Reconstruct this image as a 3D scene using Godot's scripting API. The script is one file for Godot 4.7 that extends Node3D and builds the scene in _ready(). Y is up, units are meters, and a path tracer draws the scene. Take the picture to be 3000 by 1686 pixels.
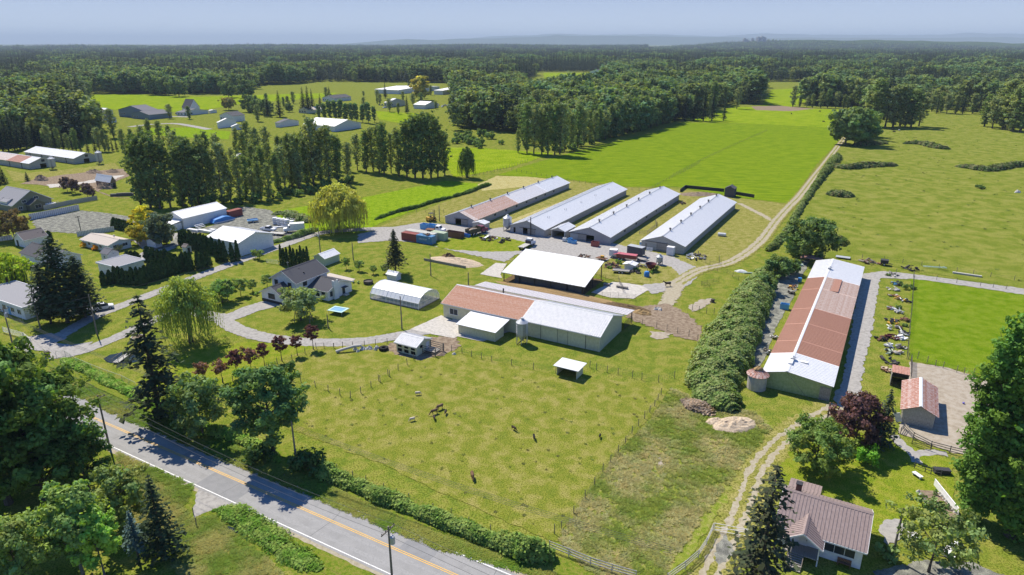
extends Node3D
# A farm seen from the air. World: x right, y up, -z away. The farm's grid is turned 29.5 degrees.

const FARM := deg_to_rad(-29.5)
const UX := Vector2(0.8704, 0.4924)    # along the public road
const VX := Vector2(0.4924, -0.8704)   # away from the road
var names := {}
var rng := RandomNumberGenerator.new()
var M := {}
var T := {}
var used := {}

class MB:
	var v := PackedVector3Array()
	var ix := PackedInt32Array()
	var cs := PackedColorArray()
	var uv := PackedVector2Array()
	var col := Color.WHITE
	var colored := false
	func quad(a: Vector3, b: Vector3, c: Vector3, d: Vector3) -> void:
		var n := v.size()
		v.append(a); v.append(b); v.append(c); v.append(d)
		ix.append(n); ix.append(n + 2); ix.append(n + 1); ix.append(n); ix.append(n + 3); ix.append(n + 2)
		if colored:
			cs.append(col); cs.append(col); cs.append(col); cs.append(col)
	func tri(a: Vector3, b: Vector3, c: Vector3) -> void:
		var n := v.size()
		v.append(a); v.append(b); v.append(c)
		ix.append(n); ix.append(n + 2); ix.append(n + 1)
		if colored:
			cs.append(col); cs.append(col); cs.append(col)
	func box(c: Vector3, s: Vector3, bs := Basis.IDENTITY) -> MB:
		var x := bs.x * s.x * 0.5
		var y := bs.y * s.y * 0.5
		var z := bs.z * s.z * 0.5
		for k in [[x, y, z], [-x, z, y], [y, z, x], [-y, x, z], [z, x, y], [-z, y, x]]:
			var n: Vector3 = c + k[0]
			quad(n - k[1] - k[2], n + k[1] - k[2], n + k[1] + k[2], n - k[1] + k[2])
		return self
	func bar(a: Vector3, b: Vector3, w: float, h := -1.0) -> MB:
		var d := b - a
		var l := d.length()
		if l < 0.001:
			return self
		d /= l
		var s := d.cross(Vector3.UP)
		s = Vector3.RIGHT if s.length() < 0.01 else s.normalized()
		return box((a + b) * 0.5, Vector3(l, w if h < 0 else h, w), Basis(d, s.cross(d), s))
	func tube(p: Array, r: Array, sides := 6, caps := true) -> MB:
		var rings := []
		for k in p.size():
			var d: Vector3 = (p[mini(k + 1, p.size() - 1)] - p[maxi(k - 1, 0)]).normalized()
			var s := d.cross(Vector3(0.31, 0.2, 0.93)).normalized()
			var t := d.cross(s)
			var n := v.size()
			for j in sides:
				var a := TAU * j / sides
				v.append(p[k] + (s * cos(a) + t * sin(a)) * r[k])
				if colored:
					cs.append(col)
			rings.append(n)
		for k in p.size() - 1:
			for j in sides:
				var a: int = rings[k] + j
				var b: int = rings[k] + (j + 1) % sides
				var c: int = rings[k + 1] + (j + 1) % sides
				var e: int = rings[k + 1] + j
				ix.append_array([a, c, b, a, e, c])
		if caps:
			for k in [0, p.size() - 1]:
				for j in range(1, sides - 1):
					ix.append_array([rings[k], rings[k] + j, rings[k] + j + 1])
		return self
	func lathe(prof: Array, sides: int, c := Vector3.ZERO, sc := Vector3.ONE) -> MB:
		var n := v.size()
		for p in prof:
			for j in sides:
				var a := TAU * j / sides
				v.append(c + Vector3(cos(a) * p.x, p.y, sin(a) * p.x) * sc)
				if colored:
					cs.append(col)
		for k in prof.size() - 1:
			for j in sides:
				var a := n + k * sides + j
				var b := n + k * sides + (j + 1) % sides
				ix.append_array([a, b, b + sides, a, b + sides, a + sides])
		return self
	func prism(poly: Array, o: Vector3, ax: Vector3, ay: Vector3, az: Vector3, depth: float) -> MB:
		# outline in the plane ax-ay at o, pushed along az by depth; convex or fan-shaped from its first point
		var q := []
		for p in poly:
			q.append(o + ax * p.x + ay * p.y)
		var e := az * depth
		for k in range(1, q.size() - 1):
			tri(q[0], q[k + 1], q[k])
			tri(q[0] + e, q[k] + e, q[k + 1] + e)
		for k in q.size():
			var j := (k + 1) % q.size()
			quad(q[k], q[j], q[j] + e, q[k] + e)
		return self
	func mesh(m: Material) -> ArrayMesh:
		var a := []
		a.resize(Mesh.ARRAY_MAX)
		a[Mesh.ARRAY_VERTEX] = v
		a[Mesh.ARRAY_INDEX] = ix
		if colored:
			a[Mesh.ARRAY_COLOR] = cs
		if uv.size() == v.size() and uv.size() > 0:
			a[Mesh.ARRAY_TEX_UV] = uv
		var r := ArrayMesh.new()
		r.add_surface_from_arrays(Mesh.PRIMITIVE_TRIANGLES, a)
		r.surface_set_material(0, m)
		return r

# ---------------------------------------------------------------- naming
func numbered(n: String) -> String:
	names[n] = names.get(n, 0) + 1
	return n if names[n] == 1 else "%s_%03d" % [n, names[n] - 1]

func tag(o: Node, label: String, category: String, group := "") -> Node:
	o.set_meta("label", label)
	o.set_meta("category", category)
	if group:
		o.set_meta("group", group)
	return o

func thing(n: String, label: String, category: String, at := Vector3.ZERO, yaw := 0.0, group := "") -> Node3D:
	var o := Node3D.new()
	o.name = numbered(n)
	add_child(o)
	o.position = at
	o.rotation.y = yaw
	tag(o, label, category, group)
	return o

func part(p: Node, n: String, m: Mesh, label := "") -> MeshInstance3D:
	var o := MeshInstance3D.new()
	o.name = n
	o.mesh = m
	p.add_child(o, true)
	if label:
		o.set_meta("label", label)
	return o

func put(p: Node, n: String, m: Mesh, at: Vector3, yaw := 0.0) -> MeshInstance3D:
	var o := part(p, n, m)
	o.position = at
	o.rotation.y = yaw
	return o

func bpart(p: Node, n: String, mat: Material, c: Vector3, s: Vector3, label := "") -> MeshInstance3D:
	return part(p, n, MB.new().box(c, s).mesh(mat), label)

func single(n: String, m: Mesh, label: String, category: String, at := Vector3.ZERO, yaw := 0.0, group := "") -> MeshInstance3D:
	var o := MeshInstance3D.new()
	o.name = numbered(n)
	o.mesh = m
	add_child(o)
	o.position = at
	o.rotation.y = yaw
	tag(o, label, category, group)
	return o

func struct(n: String, m: Mesh) -> MeshInstance3D:
	var o := MeshInstance3D.new()
	o.name = numbered(n)
	o.mesh = m
	add_child(o)
	o.set_meta("kind", "structure")
	return o

func stuff(n: String, label: String, category: String, mesh: Mesh, xf: Array, tints: Array) -> MultiMeshInstance3D:
	var mm := MultiMesh.new()
	mm.transform_format = MultiMesh.TRANSFORM_3D
	mm.use_colors = true
	mm.mesh = mesh
	mm.instance_count = xf.size()
	for k in xf.size():
		mm.set_instance_transform(k, xf[k])
		mm.set_instance_color(k, tints[k])
	var o := MultiMeshInstance3D.new()
	o.name = numbered(n)
	o.multimesh = mm
	add_child(o)
	tag(o, label, category)
	o.set_meta("kind", "stuff")
	return o

func copy(src: Node3D, at: Vector3, yaw: float, sc := Vector3.ONE, label := "", group := "") -> Node3D:
	var o: Node3D = src.duplicate()
	o.name = numbered(String(used.get(src, src.name)))
	add_child(o)
	o.position = at
	o.rotation.y = yaw
	o.scale = sc
	if label:
		o.set_meta("label", label)
	if group:
		o.set_meta("group", group)
	return o

func g3(p: Vector2, y := 0.0) -> Vector3:
	return Vector3(p.x, y, p.y)

func pl(a: Array) -> Array:
	var o := []
	for k in range(0, a.size(), 2):
		o.append(Vector2(a[k], a[k + 1]))
	return o

func tl(a: Array) -> Array:
	var o := []
	for k in range(0, a.size(), 3):
		o.append(Vector3(a[k], a[k + 1], a[k + 2]))
	return o

func rr(a: float, b: float) -> float:
	return rng.randf_range(a, b)

# ---------------------------------------------------------------- materials
func lin(r: float, g: float, b: float) -> Color:
	return Color(r, g, b).linear_to_srgb()

func mat(c: Color, rough := 0.8, metal := 0.0) -> StandardMaterial3D:
	var m := StandardMaterial3D.new()
	m.albedo_color = c
	m.roughness = rough
	m.metallic = metal
	m.metallic_specular = 0.35
	return m

func noise_tex(size: int, freq: float, sd: int, cols: Array, offs: Array, oct := 5, kind := FastNoiseLite.TYPE_SIMPLEX_SMOOTH, warp := 0.0) -> NoiseTexture2D:
	var n := FastNoiseLite.new()
	n.noise_type = kind
	n.seed = sd
	n.frequency = freq
	n.fractal_octaves = oct
	n.fractal_gain = 0.62
	if warp > 0.0:
		n.domain_warp_enabled = true
		n.domain_warp_amplitude = warp
		n.domain_warp_frequency = freq * 0.8
	var t := NoiseTexture2D.new()
	t.width = size
	t.height = size
	t.seamless = true
	t.seamless_blend_skirt = 0.2
	t.noise = n
	var g := Gradient.new()
	g.offsets = PackedFloat32Array(offs)
	g.colors = PackedColorArray(cols)
	t.color_ramp = g
	return t

func textured(t: Texture2D, tile: Vector3, rough := 0.9, fine: Texture2D = null, ftile := 6.0) -> StandardMaterial3D:
	var m := mat(Color.WHITE, rough)
	m.albedo_texture = t
	m.uv1_triplanar = true
	m.uv1_world_triplanar = true
	m.uv1_scale = Vector3.ONE / tile
	if fine:
		m.detail_enabled = true
		m.detail_albedo = fine
		m.detail_blend_mode = BaseMaterial3D.BLEND_MODE_MUL
		m.detail_uv_layer = BaseMaterial3D.DETAIL_UV_2
		m.uv2_triplanar = true
		m.uv2_world_triplanar = true
		m.uv2_scale = Vector3.ONE / ftile
	return m

func ground_mat(a: Color, b: Color, c: Color, tile: float, sd: int, ftile := 6.0, fine := "fine") -> StandardMaterial3D:
	var m := textured(noise_tex(512, 0.022, sd, [a, b, b.lerp(c, 0.5), c], [0.15, 0.45, 0.6, 0.9], 7, FastNoiseLite.TYPE_SIMPLEX_SMOOTH, 18.0), Vector3.ONE * tile, 1.0, T[fine], ftile)
	m.specular_mode = BaseMaterial3D.SPECULAR_DISABLED
	return m

func vmat(rough := 0.7, back := 0.0) -> StandardMaterial3D:
	var m := mat(Color.WHITE, rough)
	m.vertex_color_use_as_albedo = true
	if back > 0.0:
		m.backlight_enabled = true
		m.backlight = Color(back, back, back * 0.55)
		m.metallic_specular = 0.15
	return m

# ---------------------------------------------------------------- sheets on the ground
func ragged(poly: Array, step: float, amp: float, sd: int) -> PackedVector2Array:
	var n := FastNoiseLite.new()
	n.seed = sd
	n.frequency = 0.22 / step
	n.fractal_octaves = 4
	n.fractal_gain = 0.7
	var out := PackedVector2Array()
	for k in poly.size():
		var a: Vector2 = poly[k]
		var b: Vector2 = poly[(k + 1) % poly.size()]
		var cnt := maxi(1, int(a.distance_to(b) / step))
		var nn := (b - a).orthogonal().normalized()
		for j in cnt:
			var p := a.lerp(b, float(j) / cnt)
			out.append(p + nn * n.get_noise_2dv(p) * amp * 2.0)
	return out

func sheet_mesh(poly: PackedVector2Array, y: float, m: Material) -> ArrayMesh:
	var tr := Geometry2D.triangulate_polygon(poly)
	var b := MB.new()
	for p in poly:
		b.v.append(Vector3(p.x, y, p.y))
	for k in range(0, tr.size(), 3):
		var p := poly[tr[k]]
		var q := poly[tr[k + 1]]
		var r := poly[tr[k + 2]]
		if (q - p).cross(r - p) > 0.0:
			b.ix.append_array([tr[k], tr[k + 1], tr[k + 2]])
		else:
			b.ix.append_array([tr[k], tr[k + 2], tr[k + 1]])
	if tr.is_empty():
		print("sheet failed ", poly.size(), " ", poly[0])
	return b.mesh(m)

func sheet(n: String, poly: Array, y: float, m: Material, step := 0.6, amp := 0.35) -> MeshInstance3D:
	var pp := ragged(poly, step, amp, int(absf(poly[0].x * 13.0)) + 7)
	if Geometry2D.triangulate_polygon(pp).is_empty():
		pp = ragged(poly, step * 2.0, amp * 0.4, 5)
	return struct(n, sheet_mesh(pp, y, m))

func smooth(pts: Array, step := 0.7) -> Array:
	var c := Curve2D.new()
	for k in pts.size():
		var t: Vector2 = (pts[mini(k + 1, pts.size() - 1)] - pts[maxi(k - 1, 0)]) / 6.0
		c.add_point(pts[k], -t, t)
	c.bake_interval = step
	return Array(c.get_baked_points())

func lane(n: String, pts: Array, w0: float, w1: float, y: float, m: Material, amp := 0.3, off := 0.0, sm := true) -> MeshInstance3D:
	var p := smooth(pts) if sm else pts
	var l := []
	var r := []
	for k in p.size():
		var d: Vector2 = (p[mini(k + 1, p.size() - 1)] - p[maxi(k - 1, 0)]).normalized()
		var o := Vector2(-d.y, d.x)
		var w := lerpf(w0, w1, float(k) / (p.size() - 1)) * 0.5
		l.append(p[k] + o * (off - w))
		r.append(p[k] + o * (off + w))
	# a strip of quads, so that bends never fold the outline
	var no := FastNoiseLite.new()
	no.frequency = 0.8
	no.fractal_octaves = 3
	var b := MB.new()
	for k in p.size():
		var d2: Vector2 = (r[k] - l[k]).normalized()
		b.v.append(g3(l[k] + d2 * no.get_noise_2dv(l[k]) * amp * 2.0, y))
		b.v.append(g3(r[k] + d2 * no.get_noise_2dv(r[k]) * amp * 2.0, y))
	for k in p.size() - 1:
		b.ix.append_array([k * 2, k * 2 + 2, k * 2 + 1, k * 2 + 1, k * 2 + 2, k * 2 + 3])
	return struct(n, b.mesh(m))

func inside(p: Vector2, polys: Array) -> bool:
	for q in polys:
		if Geometry2D.is_point_in_polygon(p, q):
			return true
	return false

func _ready() -> void:
	rng.seed = 7
	var cam := Camera3D.new()
	cam.name = "camera"
	add_child(cam)
	cam.position = Vector3(0, 62, 0)
	cam.rotation_degrees = Vector3(-19.748, 0, 0)
	cam.fov = 45.71
	cam.near = 0.5
	cam.far = 60000.0
	cam.current = true
	var we := WorldEnvironment.new()
	we.name = "environment"
	var env := Environment.new()
	env.background_mode = Environment.BG_SKY
	var sky := ProceduralSkyMaterial.new()
	sky.sky_energy_multiplier = 1.0
	sky.sky_top_color = Color8(58, 104, 172)
	sky.sky_horizon_color = Color8(206, 217, 227)
	sky.sky_curve = 0.055
	sky.ground_bottom_color = Color8(92, 100, 72)
	sky.ground_horizon_color = Color8(190, 200, 206)
	sky.sun_angle_max = 2.0
	env.sky = Sky.new()
	env.sky.sky_material = sky
	env.background_energy_multiplier = 0.92
	env.tonemap_mode = Environment.TONE_MAPPER_LINEAR
	env.tonemap_exposure = 1.48
	env.sdfgi_enabled = true
	env.ssao_enabled = true
	env.ssil_enabled = true
	env.fog_enabled = true
	env.fog_density = 0.00007
	env.fog_light_color = Color(0.84, 0.92, 1.0)
	we.environment = env
	add_child(we)
	var sun := DirectionalLight3D.new()
	sun.name = "sun"
	add_child(sun)
	sun.look_at_from_position(Vector3.ZERO, Vector3(0.5835 * 0.602, -0.799, 0.812 * 0.602))
	sun.light_color = Color(1.0, 0.965, 0.9)
	sun.light_energy = 1.5
	sun.light_angular_distance = 0.5
	sun.shadow_enabled = true
	materials()
	print("materials ", Time.get_ticks_msec())
	ground()
	public_road()
	far_terrain()
	print("ground ", Time.get_ticks_msec())
	build_all()

func materials() -> void:
	T.fine = noise_tex(512, 0.06, 11, [Color(0.66, 0.69, 0.58), Color(0.92, 0.93, 0.89), Color(1, 1, 1)], [0.25, 0.5, 0.75], 4)
	T.coarse = noise_tex(512, 0.05, 12, [Color(0.56, 0.62, 0.48), Color(0.9, 0.92, 0.86), Color(1, 1, 0.97)], [0.25, 0.45, 0.7], 5, FastNoiseLite.TYPE_SIMPLEX_SMOOTH, 12.0)
	T.grit = noise_tex(512, 0.12, 13, [Color(0.84, 0.84, 0.84), Color(0.94, 0.94, 0.94), Color(1, 1, 1)], [0.25, 0.5, 0.75], 4)
	M.grass = ground_mat(lin(0.155, 0.21, 0.03), lin(0.21, 0.245, 0.038), lin(0.31, 0.29, 0.075), 40, 1, 11.0)
	M.pasture = ground_mat(lin(0.18, 0.22, 0.032), lin(0.235, 0.25, 0.042), lin(0.36, 0.315, 0.11), 40, 2, 9.0)
	M.lawn = ground_mat(lin(0.175, 0.245, 0.02), lin(0.235, 0.285, 0.028), lin(0.33, 0.32, 0.06), 26, 3, 8.0)
	M.bright = ground_mat(lin(0.13, 0.22, 0.009), lin(0.175, 0.255, 0.012), lin(0.24, 0.31, 0.02), 70, 4, 12.0, "coarse")
	M.bright.uv1_scale = Vector3(1.0 / 130.0, 1.0, 1.0 / 34.0)
	M.meadow = ground_mat(lin(0.16, 0.26, 0.01), lin(0.22, 0.32, 0.015), lin(0.28, 0.38, 0.03), 30, 5, 9.0, "coarse")
	M.range = ground_mat(lin(0.155, 0.2, 0.026), lin(0.205, 0.235, 0.04), lin(0.3, 0.29, 0.08), 90, 6, 9.0, "coarse")
	M.dry = ground_mat(lin(0.22, 0.23, 0.05), lin(0.29, 0.275, 0.075), lin(0.38, 0.33, 0.13), 32, 7, 13.0)
	M.straw = ground_mat(lin(0.4, 0.35, 0.14), lin(0.5, 0.42, 0.2), lin(0.56, 0.5, 0.27), 30, 8, 6.0)
	M.rough = ground_mat(lin(0.17, 0.235, 0.028), lin(0.25, 0.29, 0.045), lin(0.38, 0.34, 0.14), 13, 9, 4.0, "coarse")
	M.verge = ground_mat(lin(0.12, 0.18, 0.022), lin(0.19, 0.24, 0.03), lin(0.28, 0.25, 0.07), 10, 10, 3.0, "coarse")
	M.gravel = ground_mat(lin(0.3, 0.285, 0.265), lin(0.38, 0.365, 0.345), lin(0.45, 0.43, 0.4), 14, 21, 2.0, "grit")
	M.darkgravel = ground_mat(lin(0.16, 0.155, 0.16), lin(0.25, 0.24, 0.245), lin(0.4, 0.385, 0.37), 22, 22, 3.0, "coarse")
	M.track = ground_mat(lin(0.33, 0.29, 0.2), lin(0.41, 0.36, 0.26), lin(0.47, 0.43, 0.33), 9, 23, 2.0, "grit")
	M.dirt = ground_mat(lin(0.18, 0.13, 0.095), lin(0.26, 0.2, 0.145), lin(0.36, 0.29, 0.21), 14, 24, 3.0, "grit")
	M.sand = ground_mat(lin(0.33, 0.28, 0.215), lin(0.4, 0.345, 0.27), lin(0.46, 0.41, 0.34), 18, 25, 2.0, "grit")
	M.concrete = ground_mat(lin(0.45, 0.42, 0.38), lin(0.55, 0.52, 0.47), lin(0.64, 0.6, 0.54), 12, 26, 3.0, "grit")
	M.asphalt = ground_mat(lin(0.31, 0.307, 0.3), lin(0.335, 0.332, 0.325), lin(0.365, 0.36, 0.352), 30, 27, 2.0, "grit")
	M.asphalt_new = ground_mat(lin(0.265, 0.268, 0.27), lin(0.285, 0.287, 0.29), lin(0.31, 0.31, 0.312), 20, 28, 2.0, "grit")
	M.asphalt_worn = ground_mat(lin(0.32, 0.317, 0.31), lin(0.355, 0.352, 0.345), lin(0.39, 0.385, 0.378), 5, 29, 2.0, "grit")
	M.tar = mat(lin(0.13, 0.13, 0.135), 0.6)
	M.paint_white = textured(noise_tex(256, 0.06, 31, [lin(0.4, 0.4, 0.4), lin(0.8, 0.8, 0.78)], [0.25, 0.42]), Vector3.ONE * 3.0, 0.6)
	M.paint_yellow = textured(noise_tex(256, 0.06, 32, [lin(0.4, 0.34, 0.2), lin(0.75, 0.42, 0.06)], [0.25, 0.42]), Vector3.ONE * 3.0, 0.6)
	M.small_field = ground_mat(lin(0.125, 0.215, 0.008), lin(0.17, 0.25, 0.014), lin(0.22, 0.28, 0.03), 45, 35, 6.0, "coarse")
	M.forest_floor = ground_mat(lin(0.03, 0.055, 0.015), lin(0.05, 0.085, 0.02), lin(0.08, 0.12, 0.03), 80, 33, 9.0, "coarse")
	M.far_field = ground_mat(lin(0.19, 0.29, 0.01), lin(0.25, 0.34, 0.014), lin(0.32, 0.39, 0.03), 140, 34, 30.0)
	M.pond = mat(lin(0.02, 0.03, 0.03), 0.08)
	# built surfaces
	M.bark = textured(noise_tex(256, 0.05, 40, [lin(0.035, 0.028, 0.022), lin(0.09, 0.075, 0.06), lin(0.15, 0.13, 0.11)], [0.3, 0.5, 0.7]), Vector3(0.7, 3.0, 0.7))
	M.bark_grey = textured(noise_tex(256, 0.05, 41, [lin(0.08, 0.075, 0.07), lin(0.17, 0.16, 0.15), lin(0.26, 0.25, 0.23)], [0.3, 0.5, 0.7]), Vector3(0.7, 3.0, 0.7))
	M.wood = textured(noise_tex(256, 0.04, 42, [lin(0.1, 0.085, 0.07), lin(0.19, 0.165, 0.14), lin(0.28, 0.25, 0.215)], [0.3, 0.5, 0.7]), Vector3(0.25, 2.5, 0.25))
	M.grey_board = textured(noise_tex(256, 0.03, 43, [lin(0.26, 0.26, 0.265), lin(0.38, 0.38, 0.38), lin(0.5, 0.49, 0.48)], [0.28, 0.5, 0.72]), Vector3(0.8, 5.0, 0.8))
	M.old_board = textured(noise_tex(256, 0.03, 44, [lin(0.17, 0.155, 0.14), lin(0.29, 0.27, 0.245), lin(0.4, 0.38, 0.35)], [0.28, 0.5, 0.72]), Vector3(0.6, 5.0, 0.6))
	M.pale_board = textured(noise_tex(256, 0.03, 45, [lin(0.3, 0.29, 0.26), lin(0.45, 0.44, 0.4), lin(0.55, 0.54, 0.5)], [0.28, 0.5, 0.72]), Vector3(0.6, 5.0, 0.6))
	M.cream = textured(noise_tex(256, 0.03, 46, [lin(0.52, 0.51, 0.36), lin(0.6, 0.59, 0.42), lin(0.65, 0.64, 0.48)], [0.25, 0.5, 0.75]), Vector3(3.0, 8.0, 3.0))
	M.white = textured(noise_tex(256, 0.02, 47, [lin(0.64, 0.65, 0.66), lin(0.74, 0.74, 0.74), lin(0.79, 0.79, 0.78)], [0.2, 0.45, 0.7]), Vector3(4, 4, 4))
	M.offwhite = textured(noise_tex(256, 0.02, 48, [lin(0.55, 0.56, 0.57), lin(0.65, 0.65, 0.65), lin(0.72, 0.72, 0.71)], [0.2, 0.45, 0.7]), Vector3(4, 4, 4))
	M.tin = textured(noise_tex(512, 0.02, 49, [lin(0.63, 0.64, 0.65), lin(0.71, 0.715, 0.72), lin(0.76, 0.765, 0.77)], [0.2, 0.5, 0.8]), Vector3(9, 9, 9), 0.55)
	M.tin.metallic_specular = 0.8
	M.tin.roughness = 0.38
	M.white_tin = textured(noise_tex(512, 0.02, 50, [lin(0.68, 0.67, 0.66), lin(0.77, 0.77, 0.76), lin(0.81, 0.81, 0.8)], [0.15, 0.4, 0.7]), Vector3(7, 7, 7), 0.55)
	M.rust_tin = rust(51, lin(0.34, 0.135, 0.07), lin(0.46, 0.23, 0.145), lin(0.56, 0.47, 0.42), 0.5, 0.76)
	M.rust_light = rust(52, lin(0.42, 0.22, 0.13), lin(0.55, 0.42, 0.34), lin(0.63, 0.63, 0.63), 0.42, 0.6)
	M.rust_spots = rust(53, lin(0.36, 0.15, 0.08), lin(0.5, 0.31, 0.22), lin(0.62, 0.61, 0.61), 0.5, 0.64)
	M.rust_streak = rust(54, lin(0.3, 0.1, 0.06), lin(0.42, 0.18, 0.12), lin(0.62, 0.58, 0.56), 0.5, 0.62)
	M.brown_tin = textured(noise_tex(512, 0.03, 55, [lin(0.25, 0.12, 0.08), lin(0.34, 0.175, 0.12), lin(0.42, 0.24, 0.175)], [0.2, 0.5, 0.8]), Vector3(4, 4, 4), 0.6)
	M.mauve_tin = textured(noise_tex(256, 0.03, 56, [lin(0.23, 0.175, 0.165), lin(0.28, 0.215, 0.2), lin(0.32, 0.25, 0.235)], [0.2, 0.5, 0.8]), Vector3(4, 4, 4), 0.5)
	M.shingle = textured(noise_tex(512, 0.06, 57, [lin(0.05, 0.05, 0.056), lin(0.085, 0.085, 0.095), lin(0.13, 0.13, 0.14)], [0.25, 0.5, 0.75]), Vector3(2.5, 2.5, 2.5), 0.95)
	M.shingle_pale = textured(noise_tex(512, 0.06, 58, [lin(0.2, 0.2, 0.215), lin(0.27, 0.27, 0.285), lin(0.34, 0.34, 0.35)], [0.25, 0.5, 0.75]), Vector3(2.5, 2.5, 2.5), 0.95)
	M.shingle_brown = textured(noise_tex(512, 0.06, 59, [lin(0.13, 0.11, 0.1), lin(0.18, 0.155, 0.145), lin(0.23, 0.2, 0.19)], [0.25, 0.5, 0.75]), Vector3(2.5, 2.5, 2.5), 0.95)
	M.shingle_tan = textured(noise_tex(512, 0.06, 60, [lin(0.42, 0.36, 0.3), lin(0.5, 0.44, 0.38), lin(0.56, 0.5, 0.44)], [0.25, 0.5, 0.75]), Vector3(4, 4, 4), 0.95)
	M.sage = mat(lin(0.24, 0.25, 0.18), 0.85)
	M.olive = mat(lin(0.14, 0.145, 0.105), 0.85)
	M.lightgreen = textured(noise_tex(256, 0.03, 61, [lin(0.3, 0.38, 0.16), lin(0.38, 0.45, 0.21), lin(0.45, 0.5, 0.27)], [0.25, 0.5, 0.75]), Vector3(3, 6, 3))
	M.palegreen = mat(lin(0.45, 0.52, 0.38), 0.8)
	M.black = mat(lin(0.012, 0.012, 0.013), 0.9)
	M.dark = mat(lin(0.045, 0.045, 0.05), 0.7)
	M.iron = mat(lin(0.07, 0.06, 0.055), 0.7)
	M.rusty = textured(noise_tex(256, 0.06, 62, [lin(0.06, 0.035, 0.025), lin(0.17, 0.085, 0.05), lin(0.3, 0.16, 0.1)], [0.3, 0.5, 0.7]), Vector3(1.5, 1.5, 1.5))
	M.glass = mat(lin(0.03, 0.04, 0.05), 0.12)
	M.tyre = mat(lin(0.02, 0.02, 0.021), 0.9)
	M.blue = mat(lin(0.05, 0.22, 0.55), 0.5)
	M.skyblue = mat(lin(0.13, 0.36, 0.62), 0.6)
	M.red = textured(noise_tex(256, 0.05, 63, [lin(0.2, 0.05, 0.045), lin(0.3, 0.085, 0.07), lin(0.36, 0.12, 0.1)], [0.25, 0.5, 0.75]), Vector3(2, 2, 2), 0.6)
	M.maroon = mat(lin(0.12, 0.03, 0.035), 0.6)
	M.crimson = mat(lin(0.45, 0.12, 0.15), 0.6)
	M.yellow = mat(lin(0.65, 0.38, 0.06), 0.6)
	M.galv = textured(noise_tex(256, 0.04, 64, [lin(0.34, 0.36, 0.38), lin(0.46, 0.48, 0.5), lin(0.56, 0.57, 0.58)], [0.25, 0.5, 0.75]), Vector3(1.5, 1.5, 1.5), 0.45)
	M.galv.metallic = 0.25
	M.stone = textured(noise_tex(256, 0.06, 65, [lin(0.33, 0.31, 0.28), lin(0.5, 0.48, 0.44), lin(0.6, 0.58, 0.54)], [0.25, 0.5, 0.75]), Vector3(1, 1, 1))
	M.chips = ground_mat(lin(0.4, 0.3, 0.2), lin(0.58, 0.46, 0.33), lin(0.7, 0.6, 0.46), 5, 66, 1.5, "grit")
	M.manure = ground_mat(lin(0.08, 0.055, 0.04), lin(0.16, 0.11, 0.075), lin(0.3, 0.2, 0.12), 5, 67, 1.2, "coarse")
	M.straw_bed = ground_mat(lin(0.2, 0.11, 0.06), lin(0.42, 0.27, 0.15), lin(0.55, 0.4, 0.25), 3, 68, 1.0, "coarse")
	M.tin_pale = textured(noise_tex(256, 0.02, 71, [lin(0.6, 0.62, 0.64), lin(0.68, 0.69, 0.71), lin(0.73, 0.74, 0.75)], [0.2, 0.5, 0.8]), Vector3(6, 6, 6), 0.6)
	M.white_rib = textured(noise_tex(256, 0.02, 72, [lin(0.52, 0.53, 0.55), lin(0.6, 0.6, 0.61), lin(0.65, 0.65, 0.65)], [0.2, 0.5, 0.8]), Vector3(5, 5, 5), 0.6)
	M.tin_old = textured(noise_tex(512, 0.03, 73, [lin(0.36, 0.34, 0.35), lin(0.5, 0.48, 0.5), lin(0.6, 0.58, 0.6)], [0.25, 0.5, 0.75]), Vector3(6, 6, 6), 0.7)
	M.rust_light2 = rust(74, lin(0.5, 0.33, 0.25), lin(0.6, 0.52, 0.48), lin(0.61, 0.62, 0.65), 0.28, 0.46)
	M.rust_streak2 = textured(noise_tex(256, 0.03, 75, [lin(0.3, 0.13, 0.09), lin(0.4, 0.2, 0.15), lin(0.48, 0.3, 0.25)], [0.25, 0.5, 0.75]), Vector3(2, 2, 6), 0.8)
	M.red_white = rust(76, lin(0.34, 0.185, 0.13), lin(0.45, 0.32, 0.26), lin(0.58, 0.53, 0.49), 0.48, 0.66)
	M.dark_board = textured(noise_tex(256, 0.03, 77, [lin(0.06, 0.06, 0.065), lin(0.11, 0.11, 0.115), lin(0.17, 0.17, 0.17)], [0.28, 0.5, 0.72]), Vector3(0.8, 4, 0.8))
	M.brick = mat(lin(0.16, 0.07, 0.055), 0.9)
	M.film = mat(Color(0.9, 0.93, 0.95, 0.34), 0.3)
	M.film.transparency = BaseMaterial3D.TRANSPARENCY_ALPHA
	M.film_white = mat(Color(0.92, 0.93, 0.94, 0.82), 0.4)
	M.film_white.transparency = BaseMaterial3D.TRANSPARENCY_ALPHA
	M.container_blue = textured(noise_tex(256, 0.05, 81, [lin(0.08, 0.2, 0.36), lin(0.1, 0.26, 0.46), lin(0.14, 0.31, 0.5)], [0.2, 0.5, 0.8]), Vector3(3, 3, 3), 0.6)
	M.cont_pale = mat(lin(0.55, 0.54, 0.48), 0.8)
	M.maroon_cab = mat(lin(0.22, 0.05, 0.08), 0.4)
	M.dump = textured(noise_tex(256, 0.05, 82, [lin(0.05, 0.045, 0.03), lin(0.12, 0.1, 0.06), lin(0.2, 0.17, 0.11)], [0.25, 0.5, 0.75]), Vector3(2, 2, 2))
	M.teal = mat(lin(0.42, 0.62, 0.6), 0.6)
	M.tramp = mat(lin(0.16, 0.34, 0.55), 0.5)
	M.mint = mat(lin(0.5, 0.62, 0.52), 0.6)
	M.carwhite = mat(lin(0.72, 0.73, 0.75), 0.25)
	M.chain = mat(lin(0.3, 0.34, 0.27), 0.6)
	M.ball = mat(lin(0.16, 0.14, 0.5), 0.4)
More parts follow.
